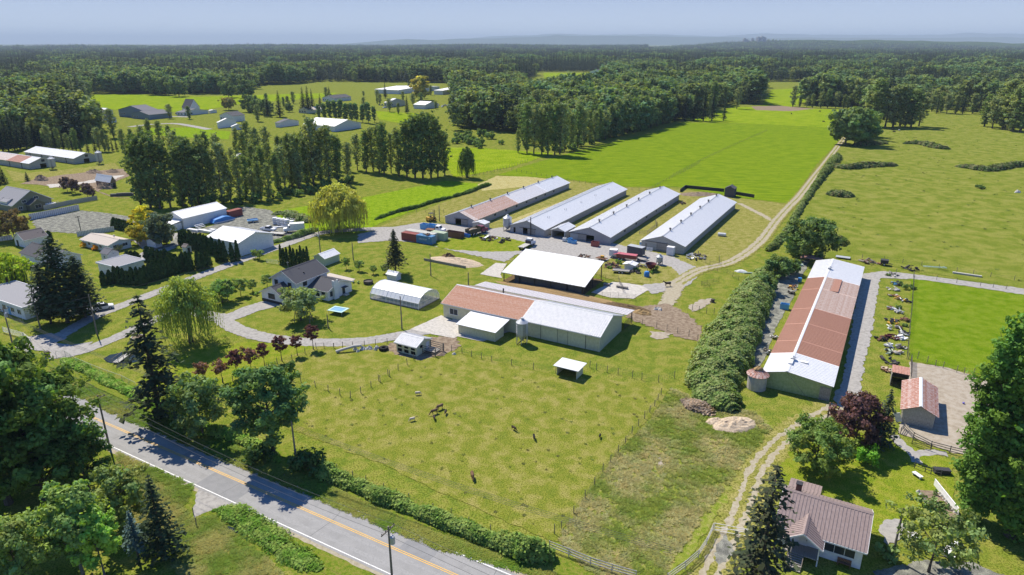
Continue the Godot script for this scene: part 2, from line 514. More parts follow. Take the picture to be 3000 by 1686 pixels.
	M.site_brown = mat(lin(0.25, 0.17, 0.13), 0.9)
	M.shingle_grey = mat(lin(0.15, 0.15, 0.165), 0.95)
	M.pale_blue = mat(lin(0.58, 0.64, 0.66), 0.8)
	M.pale_teal = mat(lin(0.25, 0.48, 0.58), 0.6)
	M.house_blue = mat(lin(0.2, 0.26, 0.33), 0.8)
	M.film_wall = mat(lin(0.5, 0.56, 0.58), 0.4)
	M.pale_rail = textured(noise_tex(256, 0.05, 91, [lin(0.26, 0.25, 0.23), lin(0.42, 0.41, 0.39), lin(0.6, 0.59, 0.57)], [0.25, 0.5, 0.75]), Vector3(1, 1, 1))
	M.wire = mat(lin(0.07, 0.07, 0.075), 0.5)
	M.leaf = vmat(0.6, 0.92)
	M.needle = vmat(0.7, 0.55)
	M.needle.albedo_color = lin(0.75, 0.75, 0.75)
	M.plain = vmat(0.8)

func rust(sd: int, a: Color, b: Color, c: Color, lo: float, hi: float) -> StandardMaterial3D:
	var m := textured(noise_tex(512, 0.025, sd, [a, a.lerp(b, 0.3), b, c], [0.1, lo - 0.12, lo, hi], 6, FastNoiseLite.TYPE_SIMPLEX_SMOOTH, 20.0), Vector3(9, 9, 2.2), 0.75)
	m.uv1_world_triplanar = false
	return m

func ground() -> void:
	var b := MB.new()
	var n := 14
	for j in n:
		for k in n:
			var s := 60000.0 / n
			var o := Vector3(-30000 + k * s, -0.05, -38000 + j * s)
			b.quad(o + Vector3(0, 0, s), o + Vector3(s, 0, s), o + Vector3(s, 0, 0), o)
	struct("ground", b.mesh(M.grass))
	# fields, far to near
	sheet("far_field", pl([-539,-902,-473,-899,-382,-861,-320,-892,-278,-913,-229,-931,-223,-845,-283,-774,-296,-736,-302,-675,-342,-661,-391,-691,-419,-696,-436,-700,-465,-761]), 0.01, M.far_field, 6, 2)
	sheet("far_field", pl([-131,-675,-86,-651,-80,-615,-89,-568,-114,-599]), 0.02, M.far_field, 5, 2)
	sheet("far_field", pl([69,-1559,220,-1533,195,-1383,120,-1229,53,-1153]), 0.01, M.far_field, 6, 2)
	sheet("far_field", pl([363,-992,410,-1025,402,-913,286,-718,258,-726]), 0.012, M.far_field, 4, 1)
	sheet("far_field", pl([-291,-534,-251,-541,-209,-515,-193,-471,-231,-482,-260,-498]), 0.014, M.meadow, 4, 1)
	sheet("far_field", pl([-42,-434,-17,-430,7.5,-417.2,25.1,-409.3,1.3,-364.2,-13.9,-346.4,-28,-332.8,-35.8,-364.2]), 0.016, M.far_field, 2, 1)
	sheet("hay_field", pl([-7.5,-338,9,-368.4,24.4,-394.1,54,-439,102,-506,142,-577,199,-565,255,-538,231,-483,213,-453,160.5,-362.2,118.8,-283.8,113.5,-274.8,99.3,-283.8,88.8,-294.3,74.8,-309.2,52.1,-309.2,27.1,-326.5]), 0.012, M.bright, 1.5, 0.6)
	sheet("hay_field", pl([144,-583,177,-636,230,-726,269,-708,329,-690,291,-602,255,-538,199,-565]), 0.014, M.far_field, 2, 1)
	sheet("bare_earth", pl([247,-726,279,-735,301,-699,268,-674,238,-686]), 0.02, M.dirt, 2, 1.2)
	sheet("range_pasture", pl([295,-602,386,-674,431,-654,418,-518,410.8,-350.3,203.1,-161.9,145.9,-166.2,136.3,-170.8,116.4,-187.6,103.7,-197.2,89.3,-203.4,95.8,-226.8,126.2,-283.8,163.7,-350.3,226,-473]), 0.012, M.range, 2, 1)
	sheet("meadow", pl([-102,-252.4,-84.3,-269,-65.1,-283.8,-50.9,-300.3,-31.8,-323.5,-16.3,-316.6,-9.6,-309.2,-19,-298.6,-28.2,-283.8,-47.7,-243.3,-52.8,-229.4,-66.6,-226.8,-78.6,-221.7,-88.4,-226.8]), 0.012, M.meadow, 1.2, 0.5)
	sheet("mown_grass", pl([-47.9,-236.4,-29,-274.8,-15.6,-302,-10.2,-328.5,8.2,-333.7,26.9,-323.5,52.7,-307.4,77.2,-303.8,94.8,-285.4,112.9,-273.3,87.6,-226.8,67.6,-197.2,46.6,-184,26.2,-203.4,-27.4,-243.3]), 0.012, M.dry, 1.2, 0.5)
	sheet("mown_straw", pl([-16.2,-313.8,-7.5,-335.8,8.2,-333.7,28.6,-320.5,24.5,-316.6,2.2,-307.4,-12.9,-300.3]), 0.016, M.straw, 1.0, 0.5)
	sheet("pony_pasture", pl([-42.2,-118.4,-30.1,-112.2,-21.9,-121.2,-17.7,-129.4,-12.6,-132.9,8.8,-121.2,16.6,-119.5,30.8,-117.4,24.6,-105.25,17.52,-95.28,11.17,-83.86,5.87,-73.31,-4.94,-80.24,-20.33,-90.85,-32.22,-98.22,-40.24,-102.6,-47.57,-103.91,-51.42,-106.62,-48.4,-113.9]), 0.012, M.pasture, 1.0, 0.4)
	sheet("paddock", pl([-53.8,-120.4,-48.6,-128.4,-39.8,-136.4,-26,-137,-17.7,-133.3,-18,-128.4,-21.9,-121.2,-30.1,-112.2,-42.2,-118.4,-48.6,-114.7]), 0.016, M.pasture, 0.8, 0.3)
	sheet("lawn", pl([-74.6,-115.5,-68.9,-133.3,-58.5,-137.4,-45.7,-135.8,-34.4,-139.6,-25.3,-144.1,-48.6,-128.4,-53.7,-112.4,-62.5,-113.9]), 0.008, M.lawn, 0.8, 0.3)
	sheet("rough_grass", pl([6.14,-73.54,11.12,-83.39,17.44,-94.7,24.47,-104.58,30.7,-116.3,34.4,-110.9,43.23,-106.62,45.51,-101.32,38.67,-93.02,33.86,-85.77,28.28,-78.52,23.03,-70.73,17.37,-65.31,9.49,-67.94]), 0.014, M.rough, 0.7, 0.5)
	sheet("small_field", pl([111.6,-180.6,121.7,-173.9,133.7,-167.1,150.3,-159.1,116.8,-118.7,93.7,-121.2,88,-124.7,82.7,-128.4]), 0.016, M.small_field, 0.7, 0.3)
	sheet("sand_paddock", pl([82.2,-127.5,88,-124.7,91.8,-120.7,106,-114.7,86.71,-89.8,70.93,-94.14,65.16,-100.06,72.8,-112.4]), 0.02, M.sand, 0.6, 0.25)
	sheet("house_lawn", pl([38.67,-93.02,54.76,-103.91,60.52,-98.83,64.53,-96.44,69.59,-91.93,59.64,-76.05,48.74,-75.25,44.71,-84.81,41.34,-86.75]), 0.016, M.lawn, 0.7, 0.3)
	sheet("front_lawn", pl([-42.81,-76.86,-40.55,-79.37,-33.96,-74.86,-24.49,-69.31,-18.62,-65.31,-33.95,-62.83,-41.06,-64.05]), 0.012, M.pasture, 0.6, 0.3)
	# gravel, tracks and yards
	var cl := pl([-108.6,-124.7,-104.7,-133.3,-101.8,-139.6,-100.6,-151.3,-96.7,-161.9,-92,-173.3,-84.9,-190.6,-75.3,-211.3,-66.9,-227.8,-54.3,-233.1,-40.6,-234.8])
	lane("gravel_drive", cl, 3.4, 4.6, 0.024, M.gravel, 0.25)
	sheet("gravel_entrance", pl([-108.9,-139.6,-104.4,-142.2,-99.2,-139.6,-100.2,-136.4,-101.5,-137,-96,-135.8,-92.2,-137.4,-92.2,-130.9,-95.8,-131.3,-103,-133.3,-106.7,-131.3]), 0.028, M.gravel, 0.5, 0.25)
	lane("gravel_drive", pl([-97.7,-130.3,-92.7,-131.7,-88.5,-139.6,-84.5,-151.3,-80.7,-157.8]), 3.4, 3.4, 0.026, M.gravel, 0.2)
	lane("gravel_drive", pl([-80.6,-157.5,-69.2,-151.3,-63.9,-157.8,-59.3,-161.9]), 3.6, 6.0, 0.03, M.gravel, 0.2)
	lane("gravel_drive", pl([-68.6,-149.8,-62.7,-144.1,-53.8,-139.2,-42.6,-137,-32.3,-137.9,-22.4,-142.2,-16.3,-145.2]), 4.2, 4.0, 0.032, M.gravel, 0.2)
	sheet("gravel_yard", pl([-53,-226.8,-43,-236.4,-33.2,-243.3,-22.7,-240.4,-6.8,-234.8,0.3,-237.5,8.5,-226.8,17.8,-224.2,26.9,-220.7,39.7,-209.9,50.2,-200.1,52,-187.6,47.2,-177.2,43.1,-173.3,39.1,-180.6,31.3,-187.6,25.5,-197.2,1.5,-203.4,-2.1,-195.2,-13.4,-203.4,-29.8,-215.9,-40.1,-219.3,-50.6,-215.9]), 0.028, M.gravel, 0.7, 0.5)
	sheet("grass_island", pl([-29.8,-215.9,-18.6,-223.2,-12.1,-227.8,0.3,-220.7,5.5,-215.9,6.7,-211.3,2.8,-206.8,-8.5,-206,-20,-208.6]), 0.032, M.lawn, 0.6, 0.4)
	sheet("gravel_yard", pl([-2.2,-197.2,26.2,-203.4,36.1,-203.4,50,-199.2,53.9,-190.6,51.9,-180.6,46.1,-172.3,36.7,-167.7,34.6,-173.9,41,-178.9,46.6,-184,47.1,-191.4,37.2,-195.2,22.7,-193.3]), 0.036, M.gravel, 0.6, 0.5)
	sheet("grass_island", pl([20.9,-187.6,30.6,-199.2,37.1,-194.4,46.9,-190.6,47.5,-184,44.1,-177.8,38.1,-175.2,29.6,-176.5]), 0.04, M.dry, 0.6, 0.4)
	lane("dirt_track", pl([44.9,-176.5,54.3,-187.6,64.4,-194.4,73.9,-205.5,84.5,-221.7,96.3,-243.3,111.3,-269,122.7,-287.8,145.5,-328.5,175.3,-381.5,232,-483]), 4.6, 3.6, 0.044, M.dry, 0.5)
	for s in [-0.9, 0.9]:
		lane("wheel_rut", pl([44.9,-176.5,54.3,-187.6,64.4,-194.4,73.9,-205.5,84.5,-221.7,96.3,-243.3,111.3,-269,122.7,-287.8,145.5,-328.5,175.3,-381.5,232,-483]), 1.4, 0.9, 0.048, M.track, 0.3, s)
	lane("dirt_track", pl([44.9,-176.5,41.9,-167.7,38.8,-160.5,34.9,-153.8]), 5.0, 3.0, 0.04, M.track, 0.5)
	lane("dirt_track", pl([93.1,-274.8,95.9,-252.4,96.3,-243.3]), 2.2, 2.2, 0.036, M.track, 0.3)
	lane("dirt_track", pl([-1.2,-243.3,18.1,-272.6,45.8,-309.2]), 2.6, 2.0, 0.036, M.straw, 0.3)
	sheet("mud_patch", pl([24.4,-161.9,30.9,-158.6,39.3,-160.5,42.7,-153.8,43.8,-144.1,41.3,-137.4,36.8,-140.7,29.2,-148.8,27.8,-151.3]), 0.048, M.dirt, 0.5, 0.7)
	sheet("concrete_pad", pl([-15.9,-148.3,-13.1,-151.3,-0.7,-142.9,-6.4,-137.4,-11.8,-140,-15.1,-141.8]), 0.04, M.concrete, 0.5, 0.1)
	sheet("concrete_pad", pl([-23.4,-144.3,-17.1,-152.8,-12.1,-147.6,-11.6,-141.1,-12.9,-139.2,-18.2,-141.5]), 0.052, M.concrete, 0.5, 0.08)
	sheet("concrete_pad", pl([20.8,-168.8,27.7,-177.2,31.3,-176.2,34.9,-174.5,36.5,-171,31.2,-164.1,25.4,-164.9]), 0.052, M.concrete, 0.5, 0.1)
	sheet("concrete_pad", pl([-9.1,-183.9,-4.9,-194.4,-1.5,-193.6,-3.3,-183.9,-2.8,-180.4]), 0.052, M.concrete, 0.5, 0.1)
	sheet("gravel_lane", pl([99.2,-184,106.3,-186.9,114.4,-184,124.6,-178.5,138.8,-170.8,161.5,-160.5,158.8,-157.5,133.7,-167.1,122.1,-174.6,113,-179.5,103,-180.6,92.6,-161.9,82.7,-144.1,74.1,-129.4,67.8,-118.7,64.2,-110.9,59.4,-108.01,59.2,-111.6,64.3,-118.7,72.2,-133.3,84.4,-156.4]), 0.024, M.gravel, 0.6, 0.4)
	sheet("work_yard", pl([71.9,-180.6,86.1,-195.2,91.3,-199.2,70.9,-161.9,60.3,-144.1,52.6,-128.4,49.4,-123.8,48.9,-128.4,56.2,-144.1]), 0.024, M.darkgravel, 0.6, 0.6)
	var tk := pl([59.2,-109.15,52,-103.91,43.93,-97.03,37.89,-89.8,34.01,-82.93,30.53,-76.86,25.69,-69.31,22.33,-64.05])
	lane("grass_track", tk, 6.0, 4.4, 0.03, M.dry, 0.7)
	for s in [-0.85, 0.85]:
		lane("wheel_rut", tk, 0.9, 0.7, 0.034, M.track, 0.3, s)
	sheet("asphalt_patch", pl([26.82,-72.78,28.55,-74.73,28.88,-73.02,28.78,-71.6,27.09,-69.77,25.82,-68.66,25.63,-69.99]), 0.036, M.darkgravel, 0.4, 0.3)
	lane("gravel_path", pl([63.91,-99.37,63.96,-95.95,64.2,-93.77,63.44,-91.34]), 1.8, 1.6, 0.034, M.gravel, 0.2)
	lane("gravel_path", pl([64.2,-93.77,67.54,-94.31,69.66,-93.77]), 1.6, 1.4, 0.03, M.gravel, 0.2)
	sheet("gravel_patch", pl([50.87,-77.54,53.45,-77.81,54.3,-76.5,50.52,-73.26,49.11,-72.78,49.82,-75.48]), 0.032, M.gravel, 0.5, 0.4)
	sheet("gravel_lot", pl([-179,-247.8,-169.3,-262,-159.9,-259.3,-142.5,-251.6,-138,-244.2,-139.5,-232.8,-148.7,-227.5,-158.3,-229.6,-162.9,-230.7,-171.9,-238.4]), 0.03, M.darkgravel, 0.8, 0.5)
	sheet("gravel_yard", pl([-111.9,-229.5,-105.4,-245.1,-110.3,-266.3,-106.3,-268.4,-94.9,-262.9,-87.9,-250,-81,-238.2,-74.4,-238.2,-72.9,-225.3,-79.7,-215.5,-93.3,-225.3,-108.6,-229.5,-109.6,-213.6,-113.8,-206.5,-117.3,-210,-111.7,-212.7,-114.4,-225.3]), 0.032, M.darkgravel, 0.8, 0.5)
	sheet("earth_works", pl([-230.2,-325.5,-224.5,-337.7,-212.2,-350.7,-203.4,-356.6,-189,-335.9,-187.9,-318.9,-183.4,-299.2,-170.9,-288.1,-160.9,-284.1,-172.3,-288.1,-184.3,-299.2,-201.9,-318.9,-205,-306.5,-220.3,-314.2,-229.3,-315.7]), 0.03, M.dirt, 1.0, 0.8)
	sheet("concrete_pad", pl([-216,-314.2,-202.8,-320.5,-199.2,-335.9,-192.3,-337.7,-191.8,-323.8,-200.6,-314.2,-209.8,-306.5]), 0.034, M.concrete, 1.0, 0.6)
	sheet("dry_grass", pl([-263.3,-354.6,-246.2,-343.1,-234.3,-350.7,-224.8,-360.6,-217.8,-375.4,-205.1,-356.6,-213.4,-346.9,-223.4,-335.9,-228.5,-323.8,-236.8,-322.2]), 0.024, M.dry, 1.0, 0.6)
	lane("gravel_drive", pl([-116.1,-228.5,-109.7,-216.5,-113.8,-207.3,-113.7,-202.1,-116.8,-194,-111.5,-184.2,-108.5,-189.4]), 3.5, 6.0, 0.028, M.gravel, 0.2)
	sheet("gravel_yard", pl([-126.5,-219.4,-123,-220.4,-116.6,-210.9,-107.9,-210.9,-109,-204.7,-113.6,-203.8]), 0.032, M.gravel, 0.4, 0.2)
	sheet("sandy_patch", pl([43.5,-157.9,47.6,-162.9,51.3,-164.6,51.1,-162.3,45.7,-155.7,44.2,-155.2]), 0.034, M.sand, 0.5, 0.5)
	sheet("bare_patch", pl([31.3,-142.9,36.2,-142.9,35.1,-139.3,31.6,-138.9]), 0.034, M.sand, 0.5, 0.7)
	sheet("bare_patch", pl([-27.6,-135.5,-22.9,-139.3,-12.6,-140.2,-11.2,-135.1,-13.6,-131.4,-19,-127.9,-23.7,-130.6,-26.4,-132.6]), 0.024, M.dirt, 0.4, 0.6)
	sheet("bare_patch", pl([22.37,-93.42,25.51,-93.07,25.96,-90.66,22.88,-89.98]), 0.03, M.sand, 0.3, 0.5)
	sheet("parking_yard", pl([44.91,-68.01,52.49,-70,58.13,-69.77,59.54,-68.01,61.16,-67.16,56.7,-65.09,46.05,-65.09]), 0.03, M.darkgravel, 0.4, 0.3)
	sheet("ditch_pond", pl([-39.65,-76.59,-38.04,-76.3,-36.49,-75.19,-37.13,-74.92,-38.94,-75.75]), 0.03, M.pond, 0.3, 0.1)

func public_road() -> void:
	# offsets across the road, measured from the far white line towards the camera
	var o := Vector2(-42.83, -91.51)
	var nn := -VX
	var a := o - UX * 700.0
	var e := o + UX * 160.0
	var strip := func(n: String, m: Material, c: float, w: float, y: float, amp: float, s0 := 0.0, s1 := 860.0) -> void:
		var p := []
		var s := s0
		while s <= s1:
			p.append(a + UX * s + nn * c)
			s += 1.2 if amp > 0.0 else (s1 - s0) / 4.0
		lane(n, p, w, w, y, m, amp, 0.0, false)
	strip.call("road_verge", M.verge, -3.4, 5.4, 0.02, 0.7)
	strip.call("road_verge", M.verge, 10.2, 5.6, 0.02, 0.8)
	strip.call("gravel_shoulder", M.track, -0.75, 1.5, 0.028, 0.3)
	strip.call("gravel_shoulder", M.track, 7.75, 0.9, 0.028, 0.2)
	strip.call("road", M.asphalt, 3.55, 8.1, 0.034, 0.06)
	strip.call("road_line", M.paint_white, 0.0, 0.14, 0.05, 0.0)
	strip.call("road_line", M.paint_white, 7.2, 0.14, 0.05, 0.0)
	strip.call("road_line", M.paint_yellow, 3.22, 0.12, 0.05, 0.0)
	strip.call("road_line", M.paint_yellow, 3.5, 0.12, 0.05, 0.0)
	for c in [1.0, 2.5, 4.4, 6.1]:
		strip.call("wheel_path", M.asphalt_worn, c, 0.6, 0.038, 0.12)
	# repaired strips of newer asphalt, and tar joints
	for q in [[699.0, 8.6, 5.4, 3.5], [690.5, 5.0, 1.6, 3.2], [734.0, 5.6, 1.7, 3.3], [652.0, 7.0, 5.4, 3.5]]:
		strip.call("asphalt_patch", M.asphalt_new, q[2], q[3], 0.042, 0.03, q[0], q[0] + q[1])
	for s: float in [655.0, 676.0, 704.0, 722.0, 747.0, 768.0]:
		var b := MB.new()
		var q := a + UX * s
		var p0 := q + nn * -0.3
		var p1 := q + nn * 3.3 + UX * 0.6
		var p2 := q + nn * 7.4 + UX * 0.2
		for k in [[p0, p1], [p1, p2]]:
			var d: Vector2 = UX * 0.035
			b.quad(g3(k[0] - d, 0.046), g3(k[1] - d, 0.046), g3(k[1] + d, 0.046), g3(k[0] + d, 0.046))
		struct("tar_joint", b.mesh(M.tar))
	# side roads that leave the public road
	sheet("gravel_entrance", pl([-45.19,-80.4,-46.29,-84.52,-46.1,-85.02,-42.44,-83.54,-38.48,-81.01,-40.54,-80.77,-42.82,-79.64,-44.17,-78.31]), 0.031, M.gravel, 0.4, 0.2)

func far_terrain() -> void:
	var ridge := func(n: String, pts: Array, dist: float, back: float, m: Material, base: float, sd: int) -> void:
		# pts: (x in the photograph's width, height of the crest in metres); a ridge with a slope before and behind
		var no := FastNoiseLite.new()
		no.seed = sd
		no.frequency = 0.9 / dist * 16.0
		var b := MB.new()
		var cols := 160
		for k in cols + 1:
			var t := float(k) / cols * (pts.size() - 1)
			var i := mini(int(t), pts.size() - 2)
			var p: Vector2 = pts[i].lerp(pts[i + 1], smoothstep(0.0, 1.0, t - i))
			var dir := Vector2((p.x - 1500.0) / 2127.0, -1.0)
			for r in 6:
				var f: float = [0.0, 0.3, 0.7, 1.0, 1.25, 1.6][r]
				var d := dist - back * (1.0 - f)
				var w := dir * d
				var hh: float = p.y * (1.35 if dist > 9000.0 else 1.0) * [0.0, 0.28, 0.78, 1.0, 0.9, 0.0][r] * (1.0 + 0.16 * no.get_noise_2dv(w))
				b.v.append(Vector3(w.x, base + hh, w.y))
		for k in cols:
			for r in 5:
				var q := k * 6 + r
				b.ix.append_array([q, q + 1, q + 6, q + 1, q + 7, q + 6])
		struct(n, b.mesh(m))
	ridge.call("hill", [Vector2(1850, 0), Vector2(1960, 20), Vector2(2080, 48), Vector2(2200, 76), Vector2(2450, 88), Vector2(2700, 82), Vector2(2900, 66), Vector2(3050, 52), Vector2(3400, 60), Vector2(3800, 20)], 7200.0, 1500.0, M.forest_floor, -1.0, 3)
	ridge.call("hill", [Vector2(-900, 30), Vector2(-200, 26), Vector2(60, 34), Vector2(200, 22), Vector2(420, 36), Vector2(700, 32), Vector2(1000, 34), Vector2(1250, 22), Vector2(1500, 12), Vector2(1900, 6)], 6400.0, 1400.0, M.forest_floor, -1.0, 4)
	ridge.call("mountain", [Vector2(950, 0), Vector2(1080, 60), Vector2(1190, 120), Vector2(1260, 105), Vector2(1400, 130), Vector2(1560, 160), Vector2(1630, 190), Vector2(1700, 165), Vector2(1760, 185), Vector2(1900, 170), Vector2(2050, 160), Vector2(2200, 150), Vector2(2500, 140), Vector2(2900, 155), Vector2(3300, 120)], 21000.0, 2500.0, M.forest_floor, -1.0, 5)
	ridge.call("mountain", [Vector2(1200, 0), Vector2(1400, 200), Vector2(1500, 240), Vector2(1650, 290), Vector2(1740, 260), Vector2(1900, 270), Vector2(2100, 230), Vector2(2240, 300), Vector2(2380, 250), Vector2(2700, 260), Vector2(2860, 320), Vector2(3000, 280), Vector2(3400, 200)], 29000.0, 3000.0, M.forest_floor, -1.0, 6)
	# tall blocks on the far hilltop
	for q in [[2182, 26, 30], [2205, 20, 34], [2222, 34, 44], [2232, 30, 50], [2240, 24, 40], [2190, 22, 20]]:
		var d := 7000.0
		var at := Vector2((q[0] - 1500.0) / 2127.0 * d, -d)
		var t := thing("apartment_tower", "grey apartment tower among the blocks on the distant hilltop", "building", g3(at, 68.0), 0.3, "towers on the distant hilltop")
		bpart(t, "wall", M.offwhite, Vector3(0, q[2] * 0.5, 0), Vector3(q[1], q[2], q[1]))
		bpart(t, "roof", M.dark, Vector3(0, q[2] + 1.5, 0), Vector3(q[1] * 0.5, 3, q[1] * 0.5))
		for s in 5:
			bpart(t, "window", M.glass, Vector3(0, q[2] * (0.16 + s * 0.17), 0), Vector3(q[1] + 0.6, q[2] * 0.07, q[1] + 0.6))

# ---------------------------------------------------------------- plants
func rdir() -> Vector3:
	var z := rng.randf() * 2.0 - 1.0
	var a := rng.randf() * TAU
	var r := sqrt(1.0 - z * z)
	return Vector3(r * cos(a), z, r * sin(a))

func leaf(b: MB, p: Vector3, n: Vector3, s: float, ratio := 1.5) -> void:
	var t := n.cross(rdir())
	var l := t.length()
	if l < 0.01:
		return
	t *= s * 0.5 * ratio / l
	var u := n.cross(t)
	u *= s * 0.5 / maxf(u.length(), 0.0001)
	var k := b.v.size()
	b.v.append(p - t); b.v.append(p + u - t * 0.1); b.v.append(p + t); b.v.append(p - u - t * 0.1)
	b.ix.append(k); b.ix.append(k + 1); b.ix.append(k + 2); b.ix.append(k); b.ix.append(k + 2); b.ix.append(k + 3)
	var c := b.col * rng.randf_range(1.45, 2.6)
	b.cs.append(c); b.cs.append(c); b.cs.append(c); b.cs.append(c)

func clump(b: MB, c: Vector3, r: float, n: int, s: float, flat := 0.75, axis := Vector3.ZERO) -> void:
	for k in n:
		var d := rdir()
		var q := d * r * pow(rng.randf(), 0.4)
		q.y *= flat
		leaf(b, c + q, (d * 0.9 + rdir() * 0.8 + Vector3(0, 0.45, 0) + axis * 0.3), s * rng.randf_range(0.7, 1.35))

func shade(c: Color, hue := 0.12) -> Color:
	var k := rng.randf_range(-hue, hue)
	var l := rng.randf_range(0.82, 1.18)
	return Color(c.r * (1.0 + k) * l, c.g * l, c.b * (1.0 - k) * l)

# p: h height, base crown start, R radius, limbs, per clumps on a limb, leaves a clump, size of a leaf, rc clump radius, rise, col, bark, tr trunk radius
func broadleaf(n: String, label: String, cat: String, sd: int, p: Dictionary) -> Node3D:
	rng.seed = sd
	var h: float = p.h
	var hb: float = p.base
	var R: float = p.R
	var tb := MB.new()
	var cb := MB.new()
	cb.colored = true
	var lean := Vector3(rr(-0.04, 0.04), 0, rr(-0.04, 0.04)) * h
	var tr: float = p.get("tr", h * 0.016)
	var trunk := []
	var rad := []
	for k in 7:
		var f := k / 6.0
		trunk.append(Vector3(0, f * h * 0.9, 0) + lean * f * f + Vector3(rr(-1, 1), 0, rr(-1, 1)) * 0.02 * h * (0.0 if k == 0 else 0.35))
		rad.append(tr * (1.0 - f * 0.85) * (1.35 if k == 0 else 1.0))
	tb.tube(trunk, rad, 7)
	var at := func(y: float) -> Vector3:
		var f := clampf(y / (h * 0.9), 0, 1) * 6.0
		var i := mini(int(f), 5)
		return trunk[i].lerp(trunk[i + 1], f - i)
	var limbs: int = p.limbs
	var env: String = p.get("env", "round")
	var rise: float = p.get("rise", 0.35)
	for k in limbs:
		var f := (k + 0.5) / limbs
		var a := k * 2.39996 + rr(-0.5, 0.5)
		var y0 := lerpf(hb * 0.85, h * 0.86, f)
		var w := 0.0
		match env:
			"round": w = sqrt(maxf(0.04, 1.0 - pow(absf(f - 0.38) / 0.64, 2.2)))
			"tall": w = pow(sin(PI * clampf(0.14 + f * 0.8, 0, 1)), 0.7)
			"spire": w = pow(sin(PI * clampf(0.1 + f * 0.84, 0, 1)), 0.55)
			"vase": w = 0.5 + 0.5 * sin(PI * (0.1 + 0.7 * f))
		w *= rr(0.72, 1.12)
		var o: Vector3 = at.call(y0)
		var out := Vector3(cos(a), 0, sin(a)) * R * w
		var end := o + out + Vector3(0, R * w * rise * rr(0.5, 1.4) + (h - hb) * 0.04, 0)
		end.y = minf(end.y, h)
		var mid := o.lerp(end, 0.5) + Vector3(0, R * w * (0.1 if rise > 0 else -0.05), 0) + rdir() * R * 0.06
		var r0 := tr * (0.42 - 0.2 * f)
		tb.tube([o, mid, end], [r0, r0 * 0.6, r0 * 0.2], 4, false)
		var base_col := shade(p.col, p.get("hue", 0.12))
		var per: int = p.per
		for j in per:
			var s := lerpf(p.get("inner", 0.42), 1.0, (j + rr(0.2, 0.8)) / per)
			var q: Vector3 = o.lerp(mid, s * 2.0) if s < 0.5 else mid.lerp(end, s * 2.0 - 1.0)
			q += rdir() * p.rc * 0.7
			cb.col = shade(base_col, 0.05)
			clump(cb, q, p.rc * rr(0.65, 1.2), p.leaves, p.size, p.get("flat", 0.75), out.normalized())
	var topc: Vector3 = at.call(h * 0.9)
	for j in maxi(2, int(limbs * 0.12)):
		cb.col = shade(p.col, 0.08)
		clump(cb, topc + Vector3(rr(-1, 1) * R * 0.18, rr(-0.06, 0.06) * h, rr(-1, 1) * R * 0.18), p.rc * 0.9, p.leaves, p.size, 1.0)
	var t := thing(n, label, cat)
	part(t, "trunk", tb.mesh(M[p.get("bark", "bark")]))
	part(t, "crown", cb.mesh(M.leaf))
	return t

func conifer(n: String, label: String, cat: String, sd: int, p: Dictionary) -> Node3D:
	rng.seed = sd
	var h: float = p.h
	var R: float = p.R
	var tb := MB.new()
	var cb := MB.new()
	cb.colored = true
	var tr := h * 0.015
	tb.tube([Vector3.ZERO, Vector3(0, h * 0.5, 0), Vector3(0, h * 0.985, 0)], [tr * 1.3, tr * 0.7, 0.02], 6)
	var wh: int = p.whorls
	var gap: float = p.get("gap", 0.0)
	for k in wh:
		var f := pow((k + 0.5) / wh, 0.9)
		var y := lerpf(h * p.get("base", 0.06), h * 0.97, f)
		var env := pow(1.0 - f, p.get("pow", 0.85)) * (0.55 + 0.45 * smoothstep(0.0, 0.12, f))
		var nb: int = maxi(4, int(p.nb * (0.55 + 0.45 * (1.0 - f))))
		for j in nb:
			if rng.randf() < gap:
				continue
			var a := TAU * (j + rr(-0.3, 0.3)) / nb + k * 1.1
			var L := maxf(R * env * rr(0.6, 1.15), R * 0.05)
			var d := Vector3(cos(a), 0, sin(a))
			var drop: float = p.get("droop", 0.3) * L
			var o := Vector3(0, y, 0)
			var e := o + d * L + Vector3(0, -drop + L * p.get("lift", 0.0), 0)
			cb.col = shade(p.col, 0.08)
			var side := d.cross(Vector3.UP)
			var sp := maxi(2, int(p.sprays * (0.3 + 0.7 * L / R)))
			for s in sp:
				var g := (s + rr(0.1, 0.9)) / sp
				var c := o.lerp(e, 0.12 + 0.88 * g) + Vector3(0, drop * 0.35 * sin(g * PI), 0)
				c += side * rr(-1, 1) * L * 0.24 * (1.15 - g * 0.7) + Vector3(0, rr(-0.14, 0.05) * L, 0)
				var nn := Vector3(0, 1, 0) + d * rr(-0.1, 0.6) + rdir() * 0.5
				leaf(cb, c, nn, p.size * rr(0.7, 1.3) * (0.6 + 0.4 * L / R), 1.7)
			if p.has("limb"):
				tb.bar(o, o.lerp(e, 0.8), tr * 0.16)
	var t := thing(n, label, cat)
	part(t, "trunk", tb.mesh(M.bark))
	part(t, "crown", cb.mesh(M.needle))
	return t

